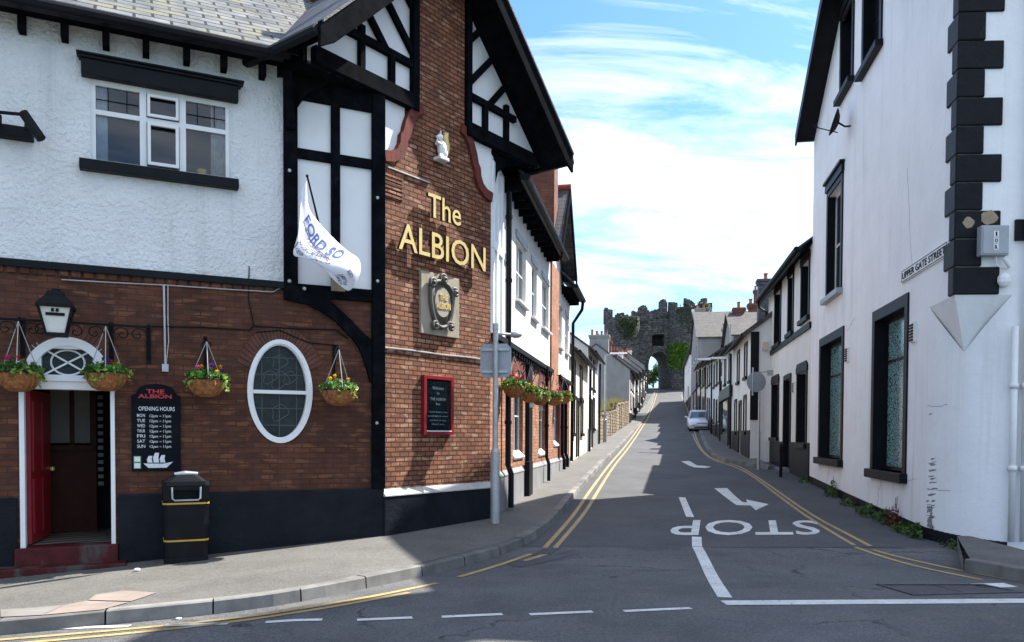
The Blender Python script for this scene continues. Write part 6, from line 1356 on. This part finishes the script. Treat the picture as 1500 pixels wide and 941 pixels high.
mb = MB(); fz = [(-BW*.62, .98), (-BW*.60, .83), (-BW*.5, .81), (BW*.5, .81), (BW*.60, .83), (BW*.62, .98)]; mb.tube([Bf.P(a, gz_+z, BD+.012) for a, z in fz], .012, 6); mb.build('opening_rim', 'metal_grey', lb_)
for z_, k in ((.755, .996), (.275, .957)): mb = MB(); rr4(mb, Bf, BW*k+.006, BD*k+.006, z_, BW*k+.007, BD*k+.007, z_+.022); mb.build('gold_band', 'bin_gold', lb_)
mb = MB(); rr4(mb, Bf, BW*.97, BD*.97, -.01, BW*.96, BD*.95, .06); mb.build('base', 'bin', lb_)
mb = MB(); mb.tube([Bf.P(-.13, gz_+1.14, .03), Bf.P(.0, gz_+1.155, .06), Bf.P(.15, gz_+1.145, .05)], [.02, .028, .018], 8); tag(mb.build('crumpled_wrapper', 'white_plastic', None, origin=Bf.P(0, gz_+1.13, .04)), 'white crumpled wrapper lying on top of the litter bin', 'litter')
q = gh(201, 836, KH+.02); mb = MB(); mb.lathe([(.0, 0), (.032, .0), (.036, .02), (.02, .028), (0, .028)], q, 12); tag(mb.build('paper_cup_lid', 'white_plastic', None, origin=q), 'white plastic cup lid dropped on the pavement by the bin', 'litter')
q = gh(262, 907.5); mb = MB(); mb.lathe([(0, 0), (.026, .0), (.03, .012), (.01, .018), (0, .018)], q, 7); tag(mb.build('paper_scrap', 'white_plastic', None, origin=q), 'pale paper scrap in the gutter by the kerb', 'litter')
# flag
fl = thing('flag', 'white anniversary flag with blue printing on a short pole against the timber framing', 'flag', F.P(F.ux(500), 3.75)); base = F.P(F.ux(489, .06), F.hit(489, 416, .06)[1], .06); tipz = F.hit(450, 258, .85); tip = F.P(tipz[0], tipz[1], .85)
mb = MB(); mb.tube([base, tip], [.018, .012], 8); mb.ball(tip, .022, 8); mb.build('pole', 'iron', fl); sbox(F, 'pole_socket', 'tan', fl, F.ux(484), F.ux(503), F.hit(490, 428)[1], F.hit(490, 410)[1], .05, .12)
fpx = [[(449, 266), (447, 270), (444, 275), (442, 282)], [(452, 305), (447, 312), (442, 322), (438, 335)], [(470, 330), (460, 345), (448, 355), (434, 352)], [(492, 352), (478, 366), (460, 374), (430, 374)], [(510, 368), (497, 382), (476, 390), (450, 379)], [(525, 380), (512, 398), (490, 402), (474, 392)], [(527, 400), (516, 412), (500, 410), (482, 402)], [(515, 424), (510, 426), (500, 420), (483, 406)]]
fo = [[.84, .84, .84, .84], [.72, .76, .80, .84], [.60, .66, .70, .78], [.50, .58, .66, .74], [.42, .52, .60, .70], [.36, .46, .52, .62], [.32, .38, .46, .54], [.30, .34, .40, .48]]
grid = [[F.P(*F.hit(*fpx[i][j], fo[i][j]), fo[i][j]) for j in range(4)] for i in range(8)]
def fsurf(s, t):
    s *= 7; t *= 3; i = min(6, int(s)); j = min(2, int(t)); a, b = s-i, t-j
    def cr_(p0, p1, p2, p3, x): return .5*((2*p1)+(p2-p0)*x+(2*p0-5*p1+4*p2-p3)*x*x+(3*p1-p0-3*p2+p3)*x**3)
    row = []
    for ii in (i-1, i, i+1, i+2):
        r_ = grid[max(0, min(7, ii))]; g_ = lambda k: r_[max(0, min(3, k))]; row.append(cr_(g_(j-1), g_(j), g_(j+1), g_(j+2), b))
    p = cr_(*row, a); return p+F.n*.018*math.sin(9*s/7+5*t/3)
mb = MB(); ns_, nt_ = 36, 18; mb.add([fsurf(i/ns_, j/nt_) for i in range(ns_+1) for j in range(nt_+1)], [(i*(nt_+1)+j, i*(nt_+1)+j+1, (i+1)*(nt_+1)+j+1, (i+1)*(nt_+1)+j) for i in range(ns_) for j in range(nt_)])
cl_ = mb.build('cloth', 'flag', fl, smooth=True, recalc=False); md = cl_.modifiers.new('solid', 'SOLIDIFY'); md.thickness = .004; md.offset = 0
def flag_text(mb, txt, s0, t0, s1, t1, hgt, arc=0, bold=.01):
    vs, fs = text_geo(txt, 0, bold); xa = min(v.x for v in vs); xb = max(v.x for v in vs); ya = min(v.y for v in vs); yb = max(v.y for v in vs); o = []
    for v in vs:
        X = (v.x-xa)/(xb-xa); Y = (v.y-ya)/(yb-ya); ds, dt = s1-s0, t1-t0; s = s0+ds*X; t = t0+dt*X-hgt*Y+arc*4*X*(1-X); o.append(fsurf(max(0, min(1, s)), max(0, min(1, t)))+F.n*.012)
    mb.add(o, fs)
mb = MB(); flag_text(mb, 'FORD SO', .17, .42, .56, .30, .26, .12, .02); mb.build('blue_lettering', 'flag_ink', fl, recalc=False)
mb = MB(); flag_text(mb, 'LLU DE CANNEL', .28, .86, .50, .46, .13, .12); flag_text(mb, '1926 - 2026', .36, .95, .56, .58, .10, .08); flag_text(mb, 'PROUD TO', .70, .40, .80, .40, .10); flag_text(mb, 'SUPPORT OUR', .72, .62, .93, .62, .12); flag_text(mb, 'COMMUNITY', .74, .78, .96, .78, .12)
def fline(a, b, w_): 
    n_ = 10
    for k in range(n_):
        s0, t0 = a[0]+(b[0]-a[0])*k/n_, a[1]+(b[1]-a[1])*k/n_; s1, t1 = a[0]+(b[0]-a[0])*(k+1)/n_, a[1]+(b[1]-a[1])*(k+1)/n_; mb.add([fsurf(s0, t0)+F.n*.012, fsurf(s1, t1)+F.n*.012, fsurf(s1, t1+w_)+F.n*.012, fsurf(s0, t0+w_)+F.n*.012], [(0, 1, 2, 3)])
fline((.17, .50), (.52, .46), .035); fline((.27, .66), (.42, .50), .02); fline((.30, .70), (.46, .53), .02); fline((.30, .90), (.36, .98), .03); mb.build('dark_lettering', 'flag_ink2', fl, recalc=False)
# floodlight on the upper wall at the left
u_, z_ = F.hit(22, 195, .05); fd = thing('floodlight', 'black wall floodlight on an arm at the left of the upper storey', 'floodlight', F.P(u_, z_)); mb = MB(); F.box(mb, u_-.22, u_+.20, z_-.08, z_+.06, 0, .16); mb.build('wall_box', 'iron', fd, bevel=.01); mb = MB()
a_, b_ = F.hit(0, 170, .6), F.hit(34, 168, .6); c_, d_ = F.hit(46, 185, .7), F.hit(60, 202, .7); mb.tube([F.P(u_-.15, z_+.05, .1), F.P(a_[0], a_[1], .6)], .02, 6); mb.tube([F.P(u_+.12, z_+.05, .1), F.P(b_[0]+.03, b_[1]-.1, .6)], .02, 6); mb.tube([F.P(a_[0]-.3, a_[1]+.02, .6), F.P(b_[0], b_[1], .6)], .02, 6); mb.build('arm', 'iron', fd); mb = MB(); mb.tube([F.P(b_[0], b_[1]+.02, .6), F.P(d_[0], d_[1], .66)], .055, 10); mb.build('lamp_head', 'iron', fd)
# cables and conduits on the brickwork
cb = thing('wall_cable', 'thin white and dark cables clipped along the front brickwork above the oval window', 'cable', F.P(-2, 3.6)); mb = MB(); mb.tube([F.P(*F.hit(x, y, .02), .02) for x, y in ((90, 410), (160, 414), (243, 418), (330, 424), (400, 428), (412, 421))], .008, 5); mb.build('cable', 'metal_grey', cb)
mb = MB(); mb.tube([F.P(*F.hit(x, y, .02), .02) for x, y in ((240, 418), (241, 470), (242, 537))], .014, 6); mb.tube([F.P(*F.hit(x, y, .02), .02) for x, y in ((246, 418), (246, 470), (247, 500), (243, 537))], .007, 6); u_, z_ = F.hit(242, 537, .03); F.box(mb, u_-.04, u_+.04, z_-.07, z_+.03, 0, .06); mb.build('conduit', 'metal_grey', cb)
mb = MB(); mb.tube([F.P(*F.hit(x, y, .02), .02) for x, y in ((222, 478), (300, 480), (365, 484), (372, 478), (440, 482), (492, 483), (510, 497))], .010, 5); mb.tube([F.P(*F.hit(x, y, .02), .02) for x, y in ((365, 390), (364, 440), (372, 478))], .008, 5); mb.tube([F.P(*F.hit(x, y, .02), .02) for x, y in ((375, 487), (410, 484), (432, 494), (452, 502), (492, 506))], .009, 5); mb.build('dark_cable', 'iron', cb)
mb = MB(); mb.tube([C.P(*C.hit(x, y, .02), .02) for x, y in ((562, 509), (600, 513), (650, 520), (690, 524), (714, 528))], .014, 6); mb.build('corner_conduit', 'metal_grey', cb)
# sign post by the kerb
q = gh(725, 766, KH+.01); sp_ = thing('sign_post', 'grey metal sign post with the back of a square road sign at the pub corner', 'sign post', q)
def zat(p, y): return E.z+(p-E).dot(Vector((0, 1, 0)))*0+((667-y)/1150*math.cos(PITCH)+math.sin(PITCH))*((p-E).length)*0+_zy(p, y)
def _zy(p, y):                # height at the ground position of p that shows at picture row y
    lo, hi = -3, 40
    for _ in range(40):
        m = (lo+hi)/2
        if proj((p.x, p.y, m))[1] > y: lo = m
        else: hi = m
    return lo
zz1, zz2 = _zy(q, 662), _zy(q, 476); mb = MB(); mb.tube([q-Vector((0, 0, .2)), (q.x, q.y, zz1), (q.x, q.y, zz1+.06)], [.078, .078, .05], 14); mb.tube([(q.x, q.y, zz1+.05), (q.x, q.y, zz2)], .046, 14); mb.tube([(q.x, q.y, zz2-.08), (q.x, q.y, zz2+.02)], .055, 12); mb.build('pole', 'metal_grey', sp_, smooth=False)
vd = Vector((.18, .98, 0)); s0 = Vector((q.x, q.y, 0))+Vector((0, .075, 0)); Sg = Fr((s0.x-.0, s0.y), (1, -.12), (0, -1)); za_, zb2 = _zy(q, 553), _zy(q, 503); mb = MB(); hw_ = .262; cr2 = .07
Sg.poly(mb, [(-hw_+cr2, za_), (hw_-cr2, za_), (hw_, za_+cr2), (hw_, zb2-cr2), (hw_-cr2, zb2), (-hw_+cr2, zb2), (-hw_, zb2-cr2), (-hw_, za_+cr2)], -.012, 0); so_ = mb.build('sign_plate', 'grey_paint', sp_); mb = MB(); Sg.box(mb, -hw_+.03, hw_-.03, za_+.08, za_+.12, .001, .03); Sg.box(mb, -hw_+.03, hw_-.03, zb2-.12, zb2-.08, .001, .03); mb.build('fixing_rail', 'metal_grey', so_)
mb = MB(); lh = Vector((q.x, q.y, _zy(q, 489))); mb.tube([lh, lh+Vector((.26, .1, 0))], .02, 8); mb.ball(lh+Vector((.34, .13, 0)), (.11, .08, .06), 12); mb.build('lamp_head', 'metal_grey', sp_, smooth=True)
# round sign on a post, right
q = gh(1111, 686, .05); rs = thing('sign_post', 'grey post with the back of a round road sign in front of the white gable', 'sign post', q); mb = MB(); mb.tube([q-Vector((0, 0, .2)), (q.x, q.y, _zy(q, 575))], .036, 10); mb.tube([q-Vector((0, 0, .2)), (q.x, q.y, _zy(q, 632))], .05, 10); mb.build('pole', 'metal_grey', rs)
cz_ = _zy(q, 560); sgc = Vector((q.x-.13, q.y-.06, cz_)); mb = MB(); ax = Vector((.15, -1, 0)).normalized(); mb.lathe([(0, 0), (.34, 0), (.34, .012), (0, .012)], sgc, 28, axis=ax); pl_ = mb.build('sign_plate', 'grey_paint', rs); mb = MB(); mb.tube([sgc+ax*.03+Vector((-.13, 0, .48)), sgc+ax*.03+Vector((-.13, 0, -.45))], .03, 8); mb.build('fixing_rail', 'metal_grey', pl_)
mb = MB(); mb.tube([(q.x, q.y, cz_+.33), (q.x+.42, q.y, cz_+.36)], .018, 6); mb.box(q.x+.25, q.x+.45, q.y-.02, q.y+.02, cz_+.22, cz_+.40); mb.build('bracket', 'metal_grey', rs)
# dark bollard
q = gh(1143.5, 698, .02); mb = MB(); mb.tube([q-Vector((0, 0, .1)), q+Vector((0, 0, .95)), q+Vector((0, 0, 1.0))], [.05, .045, .02], 10); mb.tube([q+Vector((0, 0, .75)), q+Vector((0, 0, .8))], .06, 10); tag(mb.build('bollard', 'iron', None, origin=q), 'short black bollard in front of the low black and white house', 'bollard')
# street lamps
q = gh(886, 648, KH); sl_ = thing('street_lamp', 'tall grey street lamp beside the rubble wall on the left', 'street lamp', q); zt_ = _zy(q, 521); mb = MB(); mb.tube([q-Vector((0, 0, .2)), (q.x, q.y, q.z+1.2), (q.x, q.y, q.z+1.25), (q.x, q.y, zt_)], [.10, .10, .065, .05], 12); mb.build('pole', 'metal_grey', sl_); mb = MB(); mb.tube([(q.x, q.y, zt_), (q.x+.7, q.y-.1, zt_+.08)], .03, 8); mb.build('arm', 'metal_grey', sl_); mb = MB(); mb.hexa([(q.x+.2, q.y-.2, zt_+.06), (q.x+1.15, q.y-.25, zt_+.08), (q.x+1.15, q.y+.05, zt_+.08), (q.x+.2, q.y+.05, zt_+.06)], [(q.x+.25, q.y-.15, zt_+.16), (q.x+1.1, q.y-.2, zt_+.15), (q.x+1.1, q.y, zt_+.15), (q.x+.25, q.y, zt_+.16)]); mb.build('lamp_head', 'white_plastic', sl_)
u_ = 7.9; sl2 = thing('street_lamp', 'white headed street lamp on an arm from the dark shop front on the right', 'street lamp', R3.P(u_, 5.3)); zt_ = R3.hit(1080, 509, .2)[1]; mb = MB(); mb.tube([R3.P(u_, zt_-.7, .04), R3.P(u_, zt_+1.6, .1)], .035, 8); mb.tube([R3.P(u_, zt_+.1, .1), R3.P(u_, zt_, .9), R3.P(u_, zt_-.02, 1.4)], .03, 8); mb.build('arm', 'metal_grey', sl2); mb = MB(); R3.box(mb, u_-.12, u_+.12, zt_-.04, zt_+.05, .2, .95); R3.box(mb, u_-.12, u_+.12, zt_-.09, zt_+.0, 1.0, 1.6); mb.build('lamp_head', 'white_plastic', sl2)
# things on the corner house
u0, u1 = Rr.ux(1317, .03), Rr.ux(1383, .03); z0 = Rr.hit(1350, 397.5, .03)[1]; z1 = Rr.hit(1350, 377.5, .03)[1]; sn = thing('street_name_sign', 'white cast street name sign reading UPPER GATE STREET on the corner house', 'street sign', Rr.P(u1, z0)); sbox(Rr, 'plate', 'white_plastic', sn, u1, u0, z0, z1, 0, .03, bevel=.008); mb = MB()
for b_ in ((u1+.02, u0-.02, z0+.015, z0+.027), (u1+.02, u0-.02, z1-.027, z1-.015), (u1+.02, u1+.032, z0+.027, z1-.027), (u0-.032, u0-.02, z0+.027, z1-.027)): Rr.box(mb, *b_, .03, .034)
put_text(mb, Rr, 'UPPER GATE STREET', u0-.07, u1+.07, z0+.055, z1-.055, .031, .006, .012); mb.build('lettering', 'iron', sn)
u0, z1 = Nn.hit(1438, 330, .16); u1, z0 = Nn.hit(1478, 374, .16); mx_ = thing('meter_box', 'grey meter box numbered 1 0 R on the corner house quoins', 'meter box', Nn.P((u0+u1)/2, z0)); sbox(Nn, 'case', 'plastic_grey', mx_, u0, u1, z0, z1, .03, .16, bevel=.012); sbox(Nn, 'door', 'plastic_grey', mx_, u0+.02, u1-.02, z0+.02, z1-.02, .16, .172, bevel=.006); um = u0+(u1-u0)*.52
for k, t_ in enumerate('10R'):
    zc2 = z1-.13-k*.095; tg = sbox(Nn, 'number_plate', 'white_plastic', mx_, um-.035, um+.035, zc2-.042, zc2+.042, .172, .175); mb = MB(); put_text(mb, Nn, t_, um-(.011 if t_ == '1' else .022), um+(.011 if t_ == '1' else .022), zc2-.03, zc2+.03, .175, .002, .02); mb.build('number', 'iron', tg)
mb = MB(); mb.tube([Nn.P(u1-.14, z0, .08), Nn.P(u1-.12, z0-.13, .07), Nn.P(u1+.03, z0-.18, .06), Nn.P(u1+.08, z0-.10, .05)], .014, 6); mb.tube([Nn.P(u1-.05, z0-.02, .1), Nn.P(u1+.06, z0-.16, .1)], .03, 8); mb.build('cable', 'white_plastic', mx_)
u_, z_ = Nn.hit(1472, 410, .08); mb = MB(); mb.ball(Nn.P(u_, z_, .06), (.10, .07, .11), 10); tag(mb.build('junction_box', 'white_plastic', None, origin=Nn.P(u_, z_)), 'round white junction box under the numbered meter box', 'junction box')
for px, py, lb in ((1336, 487, 'small brown vent grille beside the big ground floor window'), (1240, 520, 'small brown vent grille beside the smaller ground floor window'), (1162, 568, 'narrow brown vent on the low black and white house')):
    u_, z_ = Rr.hit(px, py, .04); o = thing('vent', lb, 'vent', Rr.P(u_, z_), 'brown vents on the right hand houses'); sbox(Rr, 'case', 'white_plastic', o, u_-.11, u_+.11, z_-.17, z_+.17, 0, .05); mb = MB()
    for k in range(6): Rr.box(mb, u_-.09, u_+.09, z_-.15+k*.05, z_-.115+k*.05, .05, .065)
    mb.build('grille', 'wood', o)
u_, z_ = Rr.hit(1222, 180, .35); sdh = thing('satellite_dish', 'dark satellite dish on the corner house under the gable window', 'satellite dish', Rr.P(u_, z_, .1)); c_ = Rr.P(u_, z_, .30); ax = (Rr.n*.92+Rr.d*.12+Vector((0, 0, .30))).normalized(); mb = MB(); mb.lathe([(.0, -.06), (.15, -.03), (.27, .04), (.30, .07)], c_, 20, axis=ax); dsh = mb.build('dish', 'iron', sdh, smooth=True); dsh.modifiers.new('s', 'SOLIDIFY').thickness = .008
mb = MB(); mb.tube([c_-ax*.05, Rr.P(u_, z_-.1, .12), Rr.P(u_, z_-.1, 0)], .022, 8); mb.tube([c_-ax*.03-Vector((0, 0, .22)), c_+ax*.45-Vector((0, 0, .2))], .012, 6); mb.build('arm', 'iron', sdh); mb = MB(); mb.tube([c_+ax*.43-Vector((0, 0, .2)), c_+ax*.52-Vector((0, 0, .14))], .03, 8); mb.build('receiver', 'iron', sdh)
# aerials and wires
q = R3.P(9, 0, -2.0); zt_ = 10.3; mb = MB(); pr_ = Rr.P(NU-.9, NE+2.5, -3.6); mb.tube([pr_, pr_+Vector((0, 0, 1.5))], .015, 6); mb.tube([pr_+Vector((-.5, 0, 1.3)), pr_+Vector((.5, .1, 1.3))], .01, 5)
for k in range(6): mb.tube([pr_+Vector((-.4+k*.16, -.2, 1.3)), pr_+Vector((-.4+k*.16, .2, 1.3))], .006, 4)
tag(mb.build('television_aerial', 'metal_grey', None, origin=pr_), 'thin television aerial on the low white house roof', 'aerial')
def wire(a, b, sag, r_=.012): n = 12; return [a+(b-a)*(i/n)-Vector((0, 0, sag*4*(i/n)*(1-i/n))) for i in range(n+1)]
mb = MB(); mb.tube(wire(L3.P(28, L3.hit(920, 503)[1]*0+T(*L3.P(28, 0).xy)+7.6, -2.5), R3.P(62, T(*R3.P(62, 0).xy)+9.2, -.5), .3), .022, 5); tag(mb.build('overhead_wire', 'iron', None, origin=L3.P(28, 8)), 'overhead wire strung across the street in front of the town gate', 'wire')
# the parked car
q = gh(1026, 630); y_ = 57.5; cx_ = (1026-750)/1150*y_; car_o = Vector((cx_, y_, 0)); hd_ = Vector((-.187, -.98, 0)).normalized(); sdv = Vector((-hd_.y, hd_.x, 0)); slp = (prof(y_+2)-prof(y_-2))/4
car = thing('parked_car', 'pale silver hatchback parked facing downhill on the right of the street', 'car', (cx_, y_, T(cx_, y_)))
def cpnt(l, s, z): p = car_o+hd_*l+sdv*s*1.1; return Vector((p.x, p.y, T(cx_, y_)+z-slp*l*.96))
# l forward from the car's middle; stations: (l, half width low, half width belt, sill z, belt z)
st_ = [(2.02, .58, .52, .30, .58), (1.95, .74, .70, .22, .68), (1.75, .83, .80, .18, .76), (1.2, .85, .82, .18, .86), (.65, .86, .83, .18, .93), (-.5, .86, .84, .18, .95), (-1.5, .85, .82, .2, .98), (-1.9, .80, .77, .25, .96), (-2.02, .70, .66, .34, .80)]
mb = MB(); rings = []
for l, wl_, wb, zs_, zb2 in st_: rings.append([cpnt(l, s*k, z) for s, k, z in ((-1, wl_*.92, zs_), (-1, wl_, zs_+.18), (-1, wl_*1.01, (zs_+zb2)/2), (-1, wb, zb2-.05), (-1, wb*.82, zb2), (0, 0, zb2+.03), (1, wb*.82, zb2), (1, wb, zb2-.05), (1, wl_*1.01, (zs_+zb2)/2), (1, wl_, zs_+.18), (1, wl_*.92, zs_))])
n = 11; mb.add([p for r_ in rings for p in r_], [(i*n+k, i*n+k+1, (i+1)*n+k+1, (i+1)*n+k) for i in range(len(rings)-1) for k in range(n-1)]+[tuple(range(n)), tuple((len(rings)-1)*n+k for k in range(n))]+[((i+1)*n+n-1, (i+1)*n, i*n, i*n+n-1) for i in range(len(rings)-1)]); body_ = mb.build('body', 'car', car, smooth=True); body_.modifiers.new('b', 'BEVEL').width = .02
mb = MB(); cab = [(.72, .78, .93), (.10, .62, 1.36), (-.35, .60, 1.43), (-1.15, .60, 1.40), (-1.75, .72, 1.0)]
for (l0, w0_, z0_), (l1, w1_, z1_) in zip(cab, cab[1:]):
    mb.hexa([cpnt(l0, -w0_, z0_), cpnt(l0, w0_, z0_), cpnt(l0, w0_, .9), cpnt(l0, -w0_, .9)], [cpnt(l1, -w1_, z1_), cpnt(l1, w1_, z1_), cpnt(l1, w1_*1.2, .9), cpnt(l1, -w1_*1.2, .9)])
M['car_glass'] = paint('car_glass', (.10, .12, .14), .03, .1, spec=.9); mb.build('windows', 'car_glass', car)
mb = MB()
for (l0, w0_, z0_), (l1, w1_, z1_) in zip(cab[1:], cab[2:-1]): mb.hexa([cpnt(l0, -w0_*1.02, z0_-.01), cpnt(l0, w0_*1.02, z0_-.01), cpnt(l1, w1_*1.02, z1_-.01), cpnt(l1, -w1_*1.02, z1_-.01)], [cpnt(l0, -w0_*.9, z0_+.05), cpnt(l0, w0_*.9, z0_+.05), cpnt(l1, w1_*.9, z1_+.05), cpnt(l1, -w1_*.9, z1_+.05)])
for s in (-1, 1): mb.tube([cpnt(.74, s*.77, .94), cpnt(.10, s*.63, 1.38), cpnt(-1.15, s*.62, 1.42), cpnt(-1.78, s*.74, 1.0)], .045, 6)
mb.build('roof', 'car', car, smooth=True)
for s in (-1, 1):
    for l in (1.28, -1.22):
        o_ = cpnt(l, s*.70, .30); wh = MB(); wh.lathe([(.16, -.10), (.30, -.09), (.31, 0), (.30, .09), (.17, .10)], o_, 20, axis=sdv); wo = wh.build('wheel', 'tyre', car); m2 = MB(); m2.lathe([(0, .085), (.17, .09), (.18, .07), (.18, -.07), (.17, -.09), (0, -.085)], o_, 16, axis=sdv); m2.build('rim', 'metal_grey', wo)
    mb = MB(); mb.hexa([cpnt(1.98, s*.40, .52), cpnt(1.80, s*.80, .55), cpnt(1.72, s*.79, .73), cpnt(1.90, s*.42, .68)], [cpnt(2.02, s*.40, .52), cpnt(1.84, s*.81, .55), cpnt(1.76, s*.80, .73), cpnt(1.94, s*.42, .68)]); mb.build('headlight', 'headlamp', car)
    mb = MB(); mb.ball(cpnt(.62, s*.97, .99), (.10, .10, .07), 10); mb.tube([cpnt(.6, s*.80, .95), cpnt(.62, s*.95, .98)], .02, 6); mb.build('wing_mirror', 'car', car, smooth=True)
mb = MB(); mb.hexa([cpnt(1.96, -.36, .585), cpnt(1.96, .36, .585), cpnt(1.96, .36, .625), cpnt(1.96, -.36, .625)], [cpnt(2.035, -.34, .585), cpnt(2.035, .34, .585), cpnt(2.03, .34, .625), cpnt(2.03, -.34, .625)]); mb.hexa([cpnt(1.9, -.5, .27), cpnt(1.9, .5, .27), cpnt(1.9, .5, .36), cpnt(1.9, -.5, .36)], [cpnt(2.02, -.48, .27), cpnt(2.02, .48, .27), cpnt(2.025, .48, .36), cpnt(2.025, -.48, .36)]); mb.build('grille', 'iron', car)
mb = MB(); mb.hexa([cpnt(2.0, -.26, .41), cpnt(2.0, .26, .41), cpnt(2.0, .26, .52), cpnt(2.0, -.26, .52)], [cpnt(2.045, -.26, .41), cpnt(2.045, .26, .41), cpnt(2.045, .26, .52), cpnt(2.045, -.26, .52)]); mb.build('number_plate', 'plate', car)
# weeds along the foot of the corner house, dry grass on the rubble wall
def weed(name, label, px, py, n, h, spread, mat, seed, size=.038):
    r = random.Random(seed); u_ = Rr.ux(px); q = Rr.P(u_, 0, .06) if u_ > CU else bz(.5)+Vector((-.05, -.05, 0)); q = Vector((q.x, q.y, T(q.x, q.y))); mb = MB(); pts = []
    for i in range(n):
        a = r.uniform(0, 6.28); d = spread*r.random()**.6; p = q+Rr.d*math.cos(a)*d*1.5+Rr.n*abs(math.sin(a))*d*.7; z = h*r.random()*(1-.6*d/spread); pts.append(Vector((p.x, p.y, T(p.x, p.y)+z)))
    leaf_cloud(mb, pts, size, r)
    for i in range(max(3, n//40)):
        p = q+Rr.d*r.uniform(-spread, spread)*.5; mb.tube([(p.x, p.y, T(p.x, p.y)-.02), (p.x+r.uniform(-.04, .04), p.y, T(p.x, p.y)+h*r.uniform(.6, 1.1))], .006, 4)
    return tag(mb.build(name, mat, None, origin=q, recalc=False), label, 'weed', 'weeds along the foot of the corner house')
for i, (px, py, n, h, s_, m_, lb) in enumerate(((1188, 722, 60, .18, .35, 'weed', 'small patch of weeds at the joint between the two right hand houses'), (1228, 748, 170, .42, .32, 'weed', 'tall green weed clump below the smaller ground floor window'), (1255, 762, 90, .18, .35, 'weed', 'low weed patch between the two ground floor windows'), (1285, 778, 180, .26, .42, 'weed', 'spreading green weeds below the big window sill'), (1308, 788, 140, .30, .34, 'weed', 'leafy weeds left of the red stemmed plant'), (1321, 793, 110, .50, .22, 'weed_red', 'red leaved weed standing tall against the wall base'), (1338, 804, 140, .22, .32, 'weed', 'weeds right of the red stemmed plant'), (1352, 808, 130, .26, .25, 'weed', 'last green weed clump by the scuffed corner'), (1393, 816, 60, .12, .35, 'weed', 'thin low weeds against the end of the raised kerb'))): weed('weed', lb, px, py, n, h, s_, m_, 60+i)
r = random.Random(9); mb = MB()
for i in range(500):
    u = r.uniform(wl*.35, wl*.98); p = WL.P(u, wtop(u)+r.uniform(.05, .1), r.uniform(-1.2, -.2)); d = Vector((r.gauss(0, .12), r.gauss(0, .12), r.uniform(.15, .5))); e = Vector((r.uniform(-.03, .03), .0, 0)); mb.add([p-e-Vector((.02, 0, .6)), p+e+Vector((.02, 0, -.6)), p+d], [(0, 1, 2)])
tag(mb.build('dry_grass', 'dry', None, recalc=False), 'pale dry grass growing along the top of the rubble wall', 'grass', kind='stuff')
